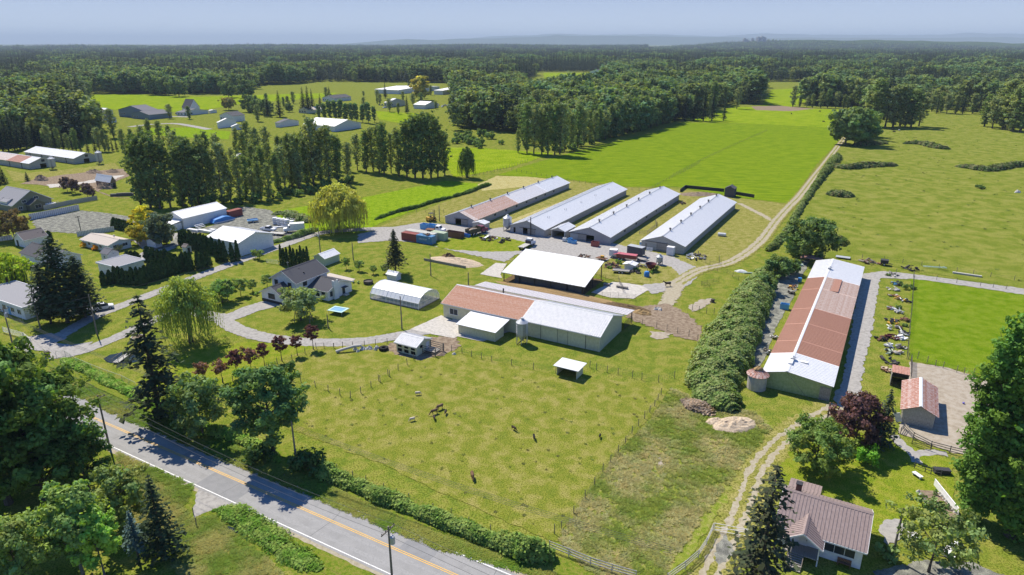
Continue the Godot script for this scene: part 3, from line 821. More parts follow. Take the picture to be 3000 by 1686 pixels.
func willow(n: String, label: String, sd: int, p: Dictionary) -> Node3D:
	rng.seed = sd
	var h: float = p.h
	var R: float = p.R
	var tb := MB.new()
	var cb := MB.new()
	cb.colored = true
	var tr := h * 0.035
	tb.tube([Vector3.ZERO, Vector3(0.1, h * 0.22, 0), Vector3(0.2, h * 0.42, 0.1)], [tr * 1.3, tr, tr * 0.8], 8)
	for k in int(p.limbs):
		var a := k * 2.39996 + rr(-0.4, 0.4)
		var f := sqrt((k + 0.5) / p.limbs)
		var d := Vector3(cos(a), 0, sin(a))
		var top := Vector3(0.2, h * 0.42, 0.1)
		var e := d * R * f * rr(0.82, 1.05) + Vector3(0, h * (0.98 - 0.42 * f * f) * rr(0.9, 1.03), 0)
		var mid := top.lerp(e, 0.5) + Vector3(0, h * 0.1, 0)
		tb.tube([top, mid, e], [tr * 0.4, tr * 0.22, 0.03], 4, false)
		cb.col = shade(p.col, 0.06)
		clump(cb, e, R * 0.17, int(p.leaves * 0.6), p.size, 0.6)
		for s in int(p.strands):
			var o := e + Vector3(rr(-1, 1), rr(-0.3, 0.2), rr(-1, 1)) * R * 0.22
			var L := minf(o.y - h * rr(0.03, 0.22), h * rr(0.2, 0.62) * (0.5 + 0.6 * f))
			cb.col = shade(p.col, 0.06)
			var m := maxi(2, int(L / (p.size * 1.3)))
			for j in m:
				var q := o + Vector3(0, -L * (j + 0.5) / m, 0) + d * 0.25 * sin(3.0 * j / m) + rdir() * 0.12
				var nn := (d + rdir() * 0.8).normalized()
				var tv: Vector3 = Vector3(rr(-0.15, 0.15), 1, rr(-0.15, 0.15)) * float(p.size) * 0.95
				var u: Vector3 = nn.cross(tv).normalized() * float(p.size) * 0.28
				var c := cb.col
				cb.col = c * rr(1.2, 2.0)
				cb.quad(q - tv, q + u, q + tv, q - u)
				cb.col = c
	var t := thing(n, label, "tree")
	part(t, "trunk", tb.mesh(M.bark))
	part(t, "crown", cb.mesh(M.leaf))
	return t

# an upright cedar, clipped or natural: leafy shell round a column
func cedar_mesh(sd: int, h: float, r: float, cnt: int, size: float, c: Color, blunt := 0.0) -> ArrayMesh:
	rng.seed = sd
	var b := MB.new()
	b.colored = true
	for k in cnt:
		var f := rng.randf()
		var w := pow(1.0 - f, 0.55) * (0.75 + 0.25 * smoothstep(0.0, 0.2, f))
		w = lerpf(w, 1.0 - pow(f, 6.0), blunt)
		var a := rng.randf() * TAU
		w *= r * (0.88 + 0.16 * sin(a * 5.0 + f * 9.0)) * rr(0.72, 1.06)
		var d := Vector3(cos(a), 0, sin(a))
		b.col = shade(c, 0.1)
		leaf(b, d * w + Vector3(0, f * h, 0), d + Vector3(0, 0.35, 0) + rdir() * 0.55, size * rr(0.7, 1.3), 1.7)
	return b.mesh(M.needle)

func hedge(n: String, label: String, pts: Array, h: float, r: float, gapm: float, c: Color, sd: int, blunt := 0.0, cnt := 420, part_name := "cedar") -> Node3D:
	var t := thing(n, label, "hedge", g3(pts[0]))
	var ms := []
	for k in 3:
		ms.append(cedar_mesh(sd + k, h, r, cnt, r * 0.42, c, blunt))
	var o: Vector2 = pts[0]
	rng.seed = sd
	for k in pts.size() - 1:
		var a: Vector2 = pts[k]
		var b: Vector2 = pts[k + 1]
		var m := maxi(1, int(round(a.distance_to(b) / gapm)))
		for j in m + (1 if k == pts.size() - 2 else 0):
			var q := a.lerp(b, float(j) / m) - o
			var x := put(t, part_name, ms[rng.randi() % 3], Vector3(q.x + rr(-0.1, 0.1), 0, q.y + rr(-0.1, 0.1)), rng.randf() * TAU)
			var s := rr(0.86, 1.12) if blunt < 0.5 else rr(0.96, 1.04)
			x.scale = Vector3(rr(0.9, 1.1), s, rr(0.9, 1.1))
	return t

# a mound of leaves following a line: brambles, ditch weeds, overgrown banks
func thicket(n: String, label: String, cat: String, pts: Array, w: Array, h: Array, density: float, size: float, c: Color, c2: Color, sd: int, rag := 0.6) -> Node3D:
	rng.seed = sd
	var no := FastNoiseLite.new()
	no.seed = sd
	no.frequency = 0.24
	no.fractal_octaves = 3
	var p := smooth(pts, 0.8)
	var b := MB.new()
	b.colored = true
	var core := MB.new()
	var o: Vector2 = pts[0]
	var prev := -1
	for k in p.size():
		var f := float(k) / (p.size() - 1) * (w.size() - 1)
		var i := mini(int(f), w.size() - 2)
		var ww := lerpf(w[i], w[i + 1], f - i) * 0.5
		var hh := lerpf(h[i], h[i + 1], f - i)
		var d: Vector2 = (p[mini(k + 1, p.size() - 1)] - p[maxi(k - 1, 0)]).normalized()
		var s := Vector2(-d.y, d.x)
		var ends := sqrt(clampf(minf(k, p.size() - 1 - k) / 4.0 + 0.12, 0, 1))
		var n0 := core.v.size()
		for j in 7:
			var a := PI * j / 6.0
			var q: Vector2 = p[k] + s * cos(a) * ww * 0.8 * ends - o
			core.v.append(Vector3(q.x, sin(a) * hh * 0.72 * ends - 0.05, q.y))
		if prev >= 0:
			for j in 6:
				core.ix.append_array([prev + j, n0 + j, n0 + j + 1, prev + j, n0 + j + 1, prev + j + 1])
		prev = n0
		for j in int(density * (ww + hh) * 0.8 * 1.6):
			var a := acos(1.0 - 2.0 * rng.randf())
			var q: Vector2 = p[k] + d * rr(-0.5, 0.5) + s * cos(a) * ww * ends
			var bump := 1.0 + rag * no.get_noise_2dv(q) + rr(-0.14, 0.1)
			q = p[k] + d * rr(-0.5, 0.5) + s * cos(a) * ww * ends * bump
			b.col = shade(c.lerp(c2, clampf(0.5 + no.get_noise_2d(q.x * 1.7 + 90.0, q.y * 1.7) * 1.6, 0, 1)), 0.08)
			q -= o
			leaf(b, Vector3(q.x, maxf(0.08, sin(a) * hh * ends * bump), q.y), Vector3(s.x * cos(a), sin(a) + 0.4, s.y * cos(a)) + rdir() * 0.75, size * rr(0.6, 1.4), 1.3)
	var t := thing(n, label, cat, g3(o))
	part(t, "stems", core.mesh(M.forest_floor))
	part(t, "foliage", b.mesh(M.leaf))
	return t

func shrub(n: String, label: String, cat: String, sd: int, r: float, h: float, cnt: int, size: float, c: Color) -> Node3D:
	rng.seed = sd
	var b := MB.new()
	b.colored = true
	var tb := MB.new()
	for k in 7:
		var d := rdir()
		tb.bar(Vector3.ZERO, Vector3(d.x * r * 0.6, h * 0.6, d.z * r * 0.6), 0.05)
	for k in maxi(6, int(cnt / 34.0)):
		var a := rng.randf() * TAU
		var q := Vector3(cos(a), 0, sin(a)) * r * 0.72 * sqrt(rng.randf())
		q.y = h * rr(0.25, 0.85) * (1.0 - 0.3 * q.length() / r)
		b.col = shade(c, 0.1)
		clump(b, q, minf(r, h) * 0.36, 34, size, 0.85)
	var t := thing(n, label, cat)
	part(t, "stem", tb.mesh(M.bark))
	part(t, "foliage", b.mesh(M.leaf))
	return t

func stem_of(s: String) -> String:
	return s.left(-4) if s.length() > 4 and s[-4] == "_" and s.right(3).is_valid_int() else s

func first(src: Node3D, at: Vector3, yaw: float, sc := Vector3.ONE) -> Node3D:
	src.position = at
	src.rotation.y = yaw
	src.scale = sc
	return src

# v: Vector3(x, height, z); the prototype's own height is ph
func plant(src: Node3D, ph: float, spots: Array, label := "", group := "", wide := 1.0) -> void:
	for v in spots:
		var s: float = v.y / ph
		var sc := Vector3(s * wide * rr(0.9, 1.12), s, s * wide * rr(0.9, 1.12))
		var yaw := rng.randf() * TAU
		if used.has(src):
			copy(src, Vector3(v.x, 0, v.z), yaw, sc, label, group)
		else:
			used[src] = stem_of(String(src.name))
			first(src, Vector3(v.x, 0, v.z), yaw, sc)
			if label:
				src.set_meta("label", label)
			if group:
				src.set_meta("group", group)

const COTTON := Color(0.15, 0.185, 0.078)
const MAPLE := Color(0.082, 0.135, 0.034)
const FIR := Color(0.04, 0.06, 0.027)
const CEDAR := Color(0.035, 0.062, 0.02)

func scatter(poly: Array, count: int, h0: float, h1: float, keep: float, sd: int, avoid := []) -> Array:
	rng.seed = sd
	var lo: Vector2 = poly[0]
	var hi: Vector2 = poly[0]
	for p in poly:
		lo = lo.min(p)
		hi = hi.max(p)
	var out := []
	var tries := 0
	while out.size() < count and tries < count * 60:
		tries += 1
		var q := Vector2(rr(lo.x, hi.x), rr(lo.y, hi.y))
		if not Geometry2D.is_point_in_polygon(q, poly) or inside(q, avoid):
			continue
		var ok := true
		for o in (out if keep > 0.0 else []):
			if Vector2(o.x, o.z).distance_to(q) < keep:
				ok = false
				break
		if ok:
			out.append(Vector3(q.x, rr(h0, h1), q.y))
	return out

func plants_near() -> void:
	var big := {"h": 16.0, "base": 2.0, "R": 6.3, "limbs": 46, "per": 7, "leaves": 50, "size": 0.32, "rc": 1.0, "col": MAPLE, "tr": 0.3}
	var maple := broadleaf("maple_tree", "tall dark green maple in the clump by the road bend", "tree", 101, big)
	plant(maple, 16, tl([-71.9,25.4,-81.3,-67.2,20.4,-82.3]), "tall dark green maple in the clump beside the public road", "dark maples beside the public road")
	var m2 := broadleaf("maple_tree", "", "tree", 102, big.merged({"R": 5.6, "col": Color(0.075, 0.125, 0.032)}, true))
	plant(m2, 16, tl([-62.2,11.6,-84.2,-73.3,20.2,-86.9]), "tall dark green maple in the clump beside the public road", "dark maples beside the public road")
	var lime := broadleaf("young_maple", "bright green young maple with thin trunk below the dark clump", "tree", 103, {"h": 12.0, "base": 3.0, "R": 3.6, "limbs": 26, "per": 6, "leaves": 56, "size": 0.27, "rc": 0.8, "col": Color(0.15, 0.22, 0.065), "bark": "bark_grey", "tr": 0.16})
	plant(lime, 12, tl([-53.2,13,-67.6]), "bright green young maple with thin trunk below the dark clump")
	var lime2 := broadleaf("young_maple", "", "tree", 104, {"h": 11.0, "base": 3.0, "R": 2.9, "limbs": 22, "per": 5, "leaves": 42, "size": 0.34, "rc": 0.8, "col": Color(0.2, 0.31, 0.055), "bark": "bark_grey", "tr": 0.13})
	plant(lime2, 11, tl([-50.4,10,-67.4]), "lime yellow-green young maple beside the blue-green spruce")
	var lime3 := broadleaf("young_maple", "", "tree", 105, {"h": 12.0, "base": 2.5, "R": 4.6, "limbs": 28, "per": 6, "leaves": 60, "size": 0.27, "rc": 0.9, "col": Color(0.15, 0.21, 0.065), "tr": 0.16})
	plant(lime3, 12, tl([-57.8,11.1,-64]), "broad fresh green maple cut by the picture's lower corner")
	plant(conifer("blue_spruce", "small blue-green spruce with a bare lower trunk", "tree", 106, {"h": 10.0, "R": 2.6, "whorls": 16, "nb": 8, "sprays": 9, "size": 0.42, "base": 0.3, "col": Color(0.07, 0.11, 0.1)}), 10, tl([-47,8.4,-69.3]))
	plant(conifer("dark_fir", "dark wide fir beside the gravel entrance off the road", "tree", 107, {"h": 15.0, "R": 3.9, "whorls": 22, "nb": 9, "sprays": 13, "size": 0.5, "col": Color(0.034, 0.05, 0.024)}), 15, tl([-44.2,13.1,-70.2]))
	plant(broadleaf("roadside_tree", "loose olive green tree on the verge by the dark fir", "tree", 108, {"h": 9.0, "base": 1.2, "R": 4.4, "limbs": 26, "per": 5, "leaves": 34, "size": 0.34, "rc": 0.85, "col": Color(0.13, 0.17, 0.055), "tr": 0.14}), 9, tl([-52.5,9.2,-76]))
	plant(conifer("ragged_fir", "ragged dark fir with a gap in its crown between road and willow", "tree", 109, {"h": 21.0, "R": 5.6, "whorls": 26, "nb": 9, "sprays": 18, "size": 0.66, "gap": 0.2, "limb": true, "droop": 0.22, "pow": 0.6, "col": Color(0.04, 0.055, 0.027)}), 21, tl([-61.7,23.8,-105]))
	plant(broadleaf("willow_shrub", "bushy pale green tree beside the ragged fir by the fence", "tree", 110, {"h": 9.0, "base": 0.8, "R": 4.3, "limbs": 30, "per": 5, "leaves": 34, "size": 0.34, "rc": 0.85, "col": Color(0.12, 0.165, 0.06), "tr": 0.12}), 9, tl([-51.7,10.6,-99.1]))
	plant(broadleaf("ash_tree", "leafy round-headed ash by the pony pasture's roadside fence", "tree", 111, {"h": 15.0, "base": 4.0, "R": 5.2, "limbs": 44, "per": 6, "leaves": 44, "size": 0.32, "rc": 0.85, "col": Color(0.085, 0.145, 0.05), "tr": 0.24, "env": "tall"}), 15, tl([-37.8,16.6,-93]))
	plant(shrub("dark_bush", "dense dark bush at the foot of the round-headed ash", "bush", 112, 2.8, 3.8, 900, 0.36, Color(0.05, 0.09, 0.03)), 3.8, tl([-31.4,4.3,-89.3,-39.9,3.6,-91.9]), "dense dark bush at the foot of the round-headed ash", "bushes under the ash")
	plant(willow("weeping_willow", "weeping willow with trailing yellow-green strands by the fork of the drive", 113, {"h": 13.0, "R": 7.0, "limbs": 80, "strands": 10, "leaves": 90, "size": 0.36, "col": Color(0.2, 0.25, 0.065)}), 13, tl([-70.5,15.1,-137]), "", "", 0.78)
	plant(willow("golden_willow", "broad golden weeping willow beside the pole and the meadow", 114, {"h": 12.0, "R": 8.2, "limbs": 100, "strands": 14, "leaves": 80, "size": 0.5, "col": Color(0.3, 0.3, 0.07)}), 12, tl([-60.6,16.2,-232]), "", "", 0.74)
	plant(willow("narrow_willow", "narrow drooping green tree alone in the field by the fence", 115, {"h": 15.0, "R": 4.0, "limbs": 44, "strands": 12, "leaves": 60, "size": 0.55, "col": Color(0.1, 0.15, 0.04)}), 15, tl([-21.9,15.2,-331.6]))
	plant(conifer("lawn_cedar", "tall conical evergreen with bare trunk on the lawn by the hut", "tree", 116, {"h": 15.0, "R": 4.3, "whorls": 30, "nb": 11, "sprays": 11, "size": 0.55, "base": 0.2, "droop": 0.45, "pow": 0.75, "col": Color(0.05, 0.06, 0.028)}), 15, tl([-33.1,13.6,-184]))
	plant(broadleaf("apple_tree", "round pale apple tree beside the swing frame", "tree", 117, {"h": 5.5, "base": 1.5, "R": 3.6, "limbs": 24, "per": 5, "leaves": 34, "size": 0.28, "rc": 0.75, "col": Color(0.16, 0.2, 0.085), "tr": 0.13}), 5.5, tl([-50.1,7.3,-149.8]))
	# purple plums along the paddock fence
	var plum := broadleaf("plum_tree", "", "tree", 118, {"h": 6.0, "base": 2.2, "R": 1.7, "limbs": 20, "per": 4, "leaves": 24, "size": 0.22, "rc": 0.42, "col": Color(0.1, 0.045, 0.05), "hue": 0.05, "rise": 0.8, "tr": 0.1})
	plant(plum, 6, tl([-54.2,5.6,-120.7,-50.4,4.9,-125.5,-47.6,5.5,-127.7,-45.2,4.4,-130.4,-42.7,5.4,-133.5]), "purple-leaved plum with full round head along the paddock fence", "purple plum row")
	var plum2 := broadleaf("plum_sapling", "", "tree", 119, {"h": 5.0, "base": 1.8, "R": 1.6, "limbs": 16, "per": 3, "leaves": 24, "size": 0.24, "rc": 0.5, "col": Color(0.16, 0.085, 0.07), "hue": 0.05, "rise": 0.9, "tr": 0.07})
	plant(plum2, 5, tl([-59.8,4.2,-118,-56.1,4.4,-118.2,-52.1,5,-122.7]), "thin reddish plum sapling with sparse crown in the plum row", "plum saplings")
	# orchard and garden trees
	var fruit := broadleaf("fruit_tree", "", "tree", 120, {"h": 4.0, "base": 0.9, "R": 1.9, "limbs": 16, "per": 4, "leaves": 26, "size": 0.26, "rc": 0.5, "col": Color(0.15, 0.21, 0.07), "tr": 0.08, "rise": 0.7})
	plant(fruit, 4, tl([-66,3.1,-173.3,-68.7,3,-169.6,-70.5,4.2,-166.2,-44,2.9,-186.7,-39.4,2.3,-184.2,-36.2,2.4,-184.5,-76.4,2.8,-197.5,-78.4,2.5,-199.1]), "small young fruit tree on the grass beside the farmhouse", "young fruit trees")
	plant(fruit, 4, tl([-48.2,3.2,-188.6,-75.5,3.9,-165.1,-72.3,5.2,-162.2]), "small young fruit tree on the grass beside the farmhouse", "young fruit trees", 0.8)
	plant(broadleaf("cherry_tree", "spreading pale green tree between drive and farmhouse", "tree", 121, {"h": 7.0, "base": 1.2, "R": 4.2, "limbs": 28, "per": 5, "leaves": 32, "size": 0.32, "rc": 0.85, "col": Color(0.13, 0.21, 0.06), "tr": 0.14}), 7, tl([-73.3,5.7,-161.3]))
	plant(broadleaf("birch_tree", "sparse young tree leaning over the drive by the dark hedge", "tree", 122, {"h": 6.0, "base": 2.2, "R": 2.6, "limbs": 14, "per": 4, "leaves": 22, "size": 0.26, "rc": 0.6, "col": Color(0.2, 0.25, 0.08), "bark": "bark_grey", "tr": 0.08}), 6, tl([-87.6,4.5,-168.8]))
	# left: large dark cypress, garden trees
	var cyp := conifer("dark_cypress", "huge dark spreading cypress over the white cars", "tree", 123, {"h": 18.0, "R": 6.0, "whorls": 34, "nb": 13, "sprays": 14, "size": 0.6, "droop": 0.1, "lift": 0.35, "pow": 0.55, "col": Color(0.042, 0.062, 0.028)})
	plant(cyp, 18, tl([-104.5,21.3,-148.3,-102,15.9,-151.3,-108,15.1,-147.6]), "huge dark spreading cypress standing over the two white cars", "cypress clump over the white cars")
	plant(broadleaf("golden_tree", "golden yellow-green tree beside the white workshop's lean-to", "tree", 124, {"h": 8.0, "base": 1.5, "R": 3.2, "limbs": 24, "per": 4, "leaves": 30, "size": 0.34, "rc": 0.75, "col": Color(0.33, 0.3, 0.03), "tr": 0.12}), 8, tl([-123.9,10.7,-222.7]))
	plant(broadleaf("gold_shrub_tree", "low mustard-yellow tree under the golden one", "tree", 125, {"h": 5.0, "base": 0.8, "R": 2.8, "limbs": 20, "per": 4, "leaves": 30, "size": 0.32, "rc": 0.7, "col": Color(0.24, 0.21, 0.03), "tr": 0.1}), 5, tl([-121.5,6,-214.5]))
	plant(broadleaf("silver_tree", "dense grey-green round tree on the gravel by the small white shed", "tree", 126, {"h": 8.5, "base": 0.8, "R": 4.0, "limbs": 34, "per": 5, "leaves": 44, "size": 0.36, "rc": 0.85, "col": Color(0.1, 0.125, 0.075), "tr": 0.18, "env": "tall"}), 8.5, tl([-113.9,10.6,-213.1]))
	plant(willow("lime_willow", "low lime-green weeping tree in front of the grey-roofed house", 127, {"h": 6.5, "R": 4.6, "limbs": 40, "strands": 7, "leaves": 50, "size": 0.34, "col": Color(0.2, 0.27, 0.03)}), 6.5, tl([-135.7,9.2,-173.3]))
	plant(broadleaf("bronze_tree", "bronze-leaved round tree beside the white fence and dark lot", "tree", 128, {"h": 9.0, "base": 1.2, "R": 4.6, "limbs": 28, "per": 5, "leaves": 34, "size": 0.42, "rc": 1.0, "col": Color(0.13, 0.1, 0.05), "tr": 0.16}), 9, tl([-166.7,9.4,-220.7]))
	var pl := broadleaf("purple_tree", "", "tree", 129, {"h": 8.0, "base": 1.6, "R": 3.2, "limbs": 22, "per": 4, "leaves": 30, "size": 0.4, "rc": 0.8, "col": Color(0.1, 0.07, 0.075), "hue": 0.05, "tr": 0.12})
	plant(pl, 8, tl([-196.3,6.6,-297.9,-190.4,6.3,-293.7,-181.1,5.9,-287.1,-178.6,4,-286.3]), "dusky purple tree on the lawn behind the long grey fence", "purple trees behind the grey fence")
	var small_fir := conifer("small_fir", "", "tree", 130, {"h": 8.0, "R": 2.6, "whorls": 18, "nb": 9, "sprays": 8, "size": 0.55, "col": FIR})
	plant(small_fir, 8, tl([-230.8,4.6,-323,-237.3,7.9,-316.5,-238.7,10.1,-314.2]), "small dark fir on the dry grass in front of the grey poultry sheds", "firs by the grey poultry sheds")
	for q in [[Vector2(-137.9, -211.3), 1.3, Color(0.45, 0.27, 0.03), "round golden-yellow shrub by the mobile home"], [Vector2(-132.2, -208.1), 1.3, Color(0.5, 0.22, 0.02), "round orange shrub beside the grey-roofed shed"], [Vector2(-124.5, -207.3), 1.7, Color(0.28, 0.24, 0.1), "pale blossoming shrub by the corner of the mobile home"], [Vector2(-138.4, -213.6), 1.2, Color(0.1, 0.14, 0.05), "grey-green shrub by the tan-roofed home"]]:
		first(shrub("garden_shrub", q[3], "shrub", 131, q[1], q[1] * 1.5, 420, 0.26, q[2]), g3(q[0]), 0.3)
	# right hand side
	var pop := broadleaf("lombardy_poplar", "", "tree", 140, {"h": 34.0, "base": 0.0, "R": 4.0, "limbs": 100, "per": 8, "leaves": 52, "inner": 0.1, "size": 0.36, "rc": 1.1, "col": Color(0.08, 0.15, 0.03), "env": "spire", "rise": 1.5, "tr": 0.5})
	plant(pop, 34, tl([63.6,30.2,-77.7,66.4,36.4,-74.5,69.4,37.9,-71.5]), "towering green poplar in the row beside the sand paddock", "tall poplars by the sand paddock")
	plant(conifer("broken_fir", "ragged dark fir standing against the purple-roofed house", "tree", 141, {"h": 17.0, "R": 4.4, "whorls": 26, "nb": 9, "sprays": 13, "size": 0.5, "gap": 0.2, "limb": true, "droop": 0.12, "pow": 0.5, "col": Color(0.045, 0.055, 0.03)}), 17, tl([29.2,18.9,-64]))
	plant(broadleaf("hazel_tree", "low spreading green tree behind the purple-roofed house", "tree", 142, {"h": 7.0, "base": 0.8, "R": 5.4, "limbs": 44, "per": 5, "leaves": 50, "size": 0.27, "rc": 0.8, "col": Color(0.105, 0.155, 0.04), "tr": 0.16}), 7, tl([47,7.1,-90]))
	plant(broadleaf("copper_tree", "dark burgundy-leaved tree beside the conifer and rusty barn", "tree", 143, {"h": 8.0, "base": 0.8, "R": 3.6, "limbs": 30, "per": 5, "leaves": 40, "size": 0.3, "rc": 0.8, "col": Color(0.09, 0.05, 0.05), "hue": 0.05, "tr": 0.14}), 8, tl([56.3,8.7,-96.7]))
	plant(conifer("garden_spruce", "dark green spruce between the burgundy tree and the rusty barn", "tree", 144, {"h": 11.0, "R": 3.3, "whorls": 24, "nb": 9, "sprays": 12, "size": 0.42, "limb": true, "col": Color(0.05, 0.07, 0.04)}), 11, tl([60.2,10.7,-96.2]))
	plant(shrub("ball_shrub", "bright green clipped round shrub on the house lawn", "shrub", 145, 1.5, 2.9, 800, 0.22, Color(0.12, 0.25, 0.03)), 2.9, tl([55.6,4,-91.1]))
	plant(broadleaf("walnut_tree", "thin-leaved green tree with bare outer twigs by the parking yard", "tree", 146, {"h": 8.0, "base": 1.8, "R": 4.6, "limbs": 30, "per": 4, "leaves": 30, "size": 0.28, "rc": 0.8, "col": Color(0.14, 0.18, 0.06), "tr": 0.14}), 8, tl([51.8,9.2,-67.9]))
	plant(shrub("hydrangea", "low leafy shrub by the corner of the purple-roofed house", "shrub", 147, 1.0, 1.4, 300, 0.22, Color(0.14, 0.2, 0.07)), 1.4, tl([48,2.4,-70.2]))
	plant(broadleaf("alder_tree", "bushy grey-green alder at the head of the bramble bank", "tree", 148, {"h": 11.0, "base": 0.8, "R": 6.4, "limbs": 36, "per": 6, "leaves": 34, "size": 0.46, "rc": 1.2, "col": Color(0.1, 0.145, 0.05), "tr": 0.2}), 11, tl([89.8,12.7,-197.2]))
	var al := broadleaf("alder_shrub", "", "tree", 149, {"h": 6.0, "base": 0.5, "R": 3.6, "limbs": 26, "per": 5, "leaves": 34, "size": 0.4, "rc": 0.9, "col": Color(0.1, 0.15, 0.05), "tr": 0.1})
	plant(al, 6, tl([74.1,5.8,-180.6,88.1,3.9,-203.4,79.4,4.1,-184,66.9,5,-169.2]), "low bushy alder growing along the top of the bramble bank", "alders along the bramble bank")
	plant(al, 6, tl([220.4,21.1,-444.2,238.1,17.2,-473.1]), "round bush clump where the track meets the far trees", "bushes at the track's far end")
	# the bramble bank and hedgerows
	thicket("bramble_bank", "long high bank of tangled green brambles beside the red-roofed barn", "brambles", pl([72,-184,60.8,-161.9,50.5,-141.8,42.3,-125.6,37.7,-114.7,39.55,-107.31]), [4.5, 7.5, 9.0, 10.5, 10.5, 6.0], [2.4, 3.2, 3.6, 3.7, 3.3, 2.0], 90, 0.36, Color(0.11, 0.165, 0.045), Color(0.18, 0.21, 0.085), 150, 0.34)
	thicket("hedgerow", "thick leafy hedgerow between pony pasture and public road", "hedge", pl([-29.69,-88.76,-22.77,-84.81,-16.32,-81.12,-10.3,-77.68,-4.67,-74.47,0.62,-71.31,4.92,-70.37]), [3.4, 2.2, 2.8, 1.9, 2.7, 2.4, 4.0], [1.8, 1.2, 1.6, 1.0, 1.5, 1.3, 2.8], 44, 0.3, Color(0.09, 0.15, 0.03), Color(0.16, 0.21, 0.055), 151)
	thicket("ditch_weeds", "rank bright green weeds filling the ditch by the entrance", "weeds", pl([-41.71,-79.79,-39.97,-79.79,-37.17,-78.02,-33.62,-75.47,-29.73,-72.01,-24.32,-68.54]), [2.6, 3.6, 4.4, 3.6, 4.2, 3.4], [0.5, 0.7, 0.5, 0.6, 0.4, 0.6], 44, 0.24, Color(0.09, 0.17, 0.022), Color(0.16, 0.22, 0.05), 152)
	thicket("ditch_weeds", "tall grass and weeds under the chain-link fence along the road", "weeds", pl([-93.2,-128.4,-81.1,-120.4,-70.4,-113.2,-60.6,-106.62,-51.75,-100.69,-45.43,-98.22,-36.8,-91.93]), [2.6, 2.6, 2.4, 2.6, 3.0, 2.6, 2.0], [0.7, 0.8, 0.7, 0.8, 1.1, 1.0, 0.8], 50, 0.28, Color(0.12, 0.22, 0.03), Color(0.2, 0.26, 0.06), 153)
	thicket("field_hedge", "dark weedy fence line beside the meadow and the mown grass", "hedge", pl([-50.7,-247.3,-44.8,-258.7,-38.9,-265.5,-33,-275.5,-25.3,-286.3]), [1.4, 1.5, 1.5, 1.4, 1.2], [0.9, 1.1, 1.2, 1.1, 0.9], 26, 0.34, Color(0.06, 0.11, 0.025), Color(0.1, 0.17, 0.03), 154)
	thicket("field_hedge", "dark weedy fence line running up to the straw-coloured patch", "hedge", pl([-25.3,-286.3,-19.4,-294.5,-14.6,-305,-9.8,-313.2]), [1.6, 1.6, 1.8, 1.6], [1.2, 1.2, 1.4, 1.3], 26, 0.36, Color(0.06, 0.11, 0.025), Color(0.12, 0.18, 0.04), 155)
	thicket("fence_growth", "overgrown fence line beside the long dirt track", "hedge", pl([80.8,-206.8,90.1,-220.6,102,-242,116.5,-269.3,137.5,-307.2,163.5,-353.6,186.1,-392.5]), [2.6, 2.4, 2.4, 2.6, 3.4, 4.0, 5.0], [1.3, 1.3, 1.3, 1.6, 2.4, 2.4, 2.4], 24, 0.42, Color(0.08, 0.12, 0.035), Color(0.15, 0.18, 0.07), 156)
	for q in [[pl([169.9,-365.7,175.2,-356.5,188.6,-362.6,206,-365.7]), "low bramble island near the dirt track in the range pasture", 157], [pl([236,-362.6,240.1,-356.5,244,-350.6,260.3,-359.5,285,-372.1]), "long brown-green bramble island at the range pasture's far side", 158], [pl([255,-450,265,-447,265,-430,270,-425]), "low dark bramble patch in the middle of the range pasture", 159], [pl([217,-438,233,-447,244,-450]), "bramble patch beside the bushy end of the track", 160], [pl([136.8,-292.1,140.6,-289.1,146.1,-288.1]), "small bramble patch above the bushy alder", 161], [pl([107,-220.6,107,-214.7,107.2,-212.4]), "dark bramble clump at the alder's foot", 162]]:
		thicket("bramble_patch", q[1], "brambles", q[0], [4.0, 6.0, 6.0, 4.0], [1.4, 2.2, 2.2, 1.4], 16, 0.6, Color(0.085, 0.13, 0.04), Color(0.15, 0.15, 0.075), q[2])
	thicket("brush_heap", "grey heap of dead brambles at the foot of the bramble bank", "brush", pl([31.5,-110.9,33.52,-108.72,35.27,-105.93]), [3.5, 5.0, 3.0], [0.8, 1.2, 0.7], 60, 0.3, Color(0.2, 0.16, 0.13), Color(0.28, 0.22, 0.17), 163)
	thicket("yard_weeds", "tangled weeds and scrub at the back of the gravel yard", "weeds", pl([-91.4,-255,-87.2,-256.3,-82.1,-251.2,-74.3,-242.8]), [3.0, 5.0, 5.0, 4.0], [1.0, 1.6, 1.8, 1.2], 34, 0.4, Color(0.11, 0.16, 0.05), Color(0.2, 0.21, 0.12), 164)
	thicket("yard_weeds", "green scrub along the gravel yard's grassy edge", "weeds", pl([-79.7,-215.5,-74.9,-220.3,-71.6,-225.3,-68.7,-232.7]), [2.4, 2.4, 3.0, 2.4], [0.8, 1.0, 1.6, 1.2], 40, 0.34, Color(0.1, 0.17, 0.04), Color(0.17, 0.22, 0.08), 165)
	# clipped and natural cedar hedges on the left
	hedge("cedar_hedge", "tall dark cedar hedge in front of the big white barn", pl([-106.1,-211.8,-102.8,-210,-97.5,-206.5,-92.8,-203]), 5.4, 1.2, 1.4, CEDAR, 170)
	hedge("cedar_hedge", "row of pointed cedars against the big white barn's gable", pl([-88.6,-196.5,-86.2,-195.7,-84,-195.7,-82.7,-196.5]), 6.4, 1.1, 1.5, CEDAR, 171)
	hedge("cedar_hedge", "dense square-topped cedar hedge along the drive", pl([-94.8,-187.3,-92.7,-187.3,-90.8,-188.1,-88.9,-190.3]), 5.2, 1.1, 1.4, CEDAR, 172, 0.4)
	hedge("cedar_hedge", "long dark cedar hedge behind the drive near the cypress", pl([-100.4,-176.9,-98.9,-178.9,-97.8,-181.6,-96,-184.4,-95.3,-187.3]), 5.0, 1.3, 1.5, CEDAR, 173, 0.4)
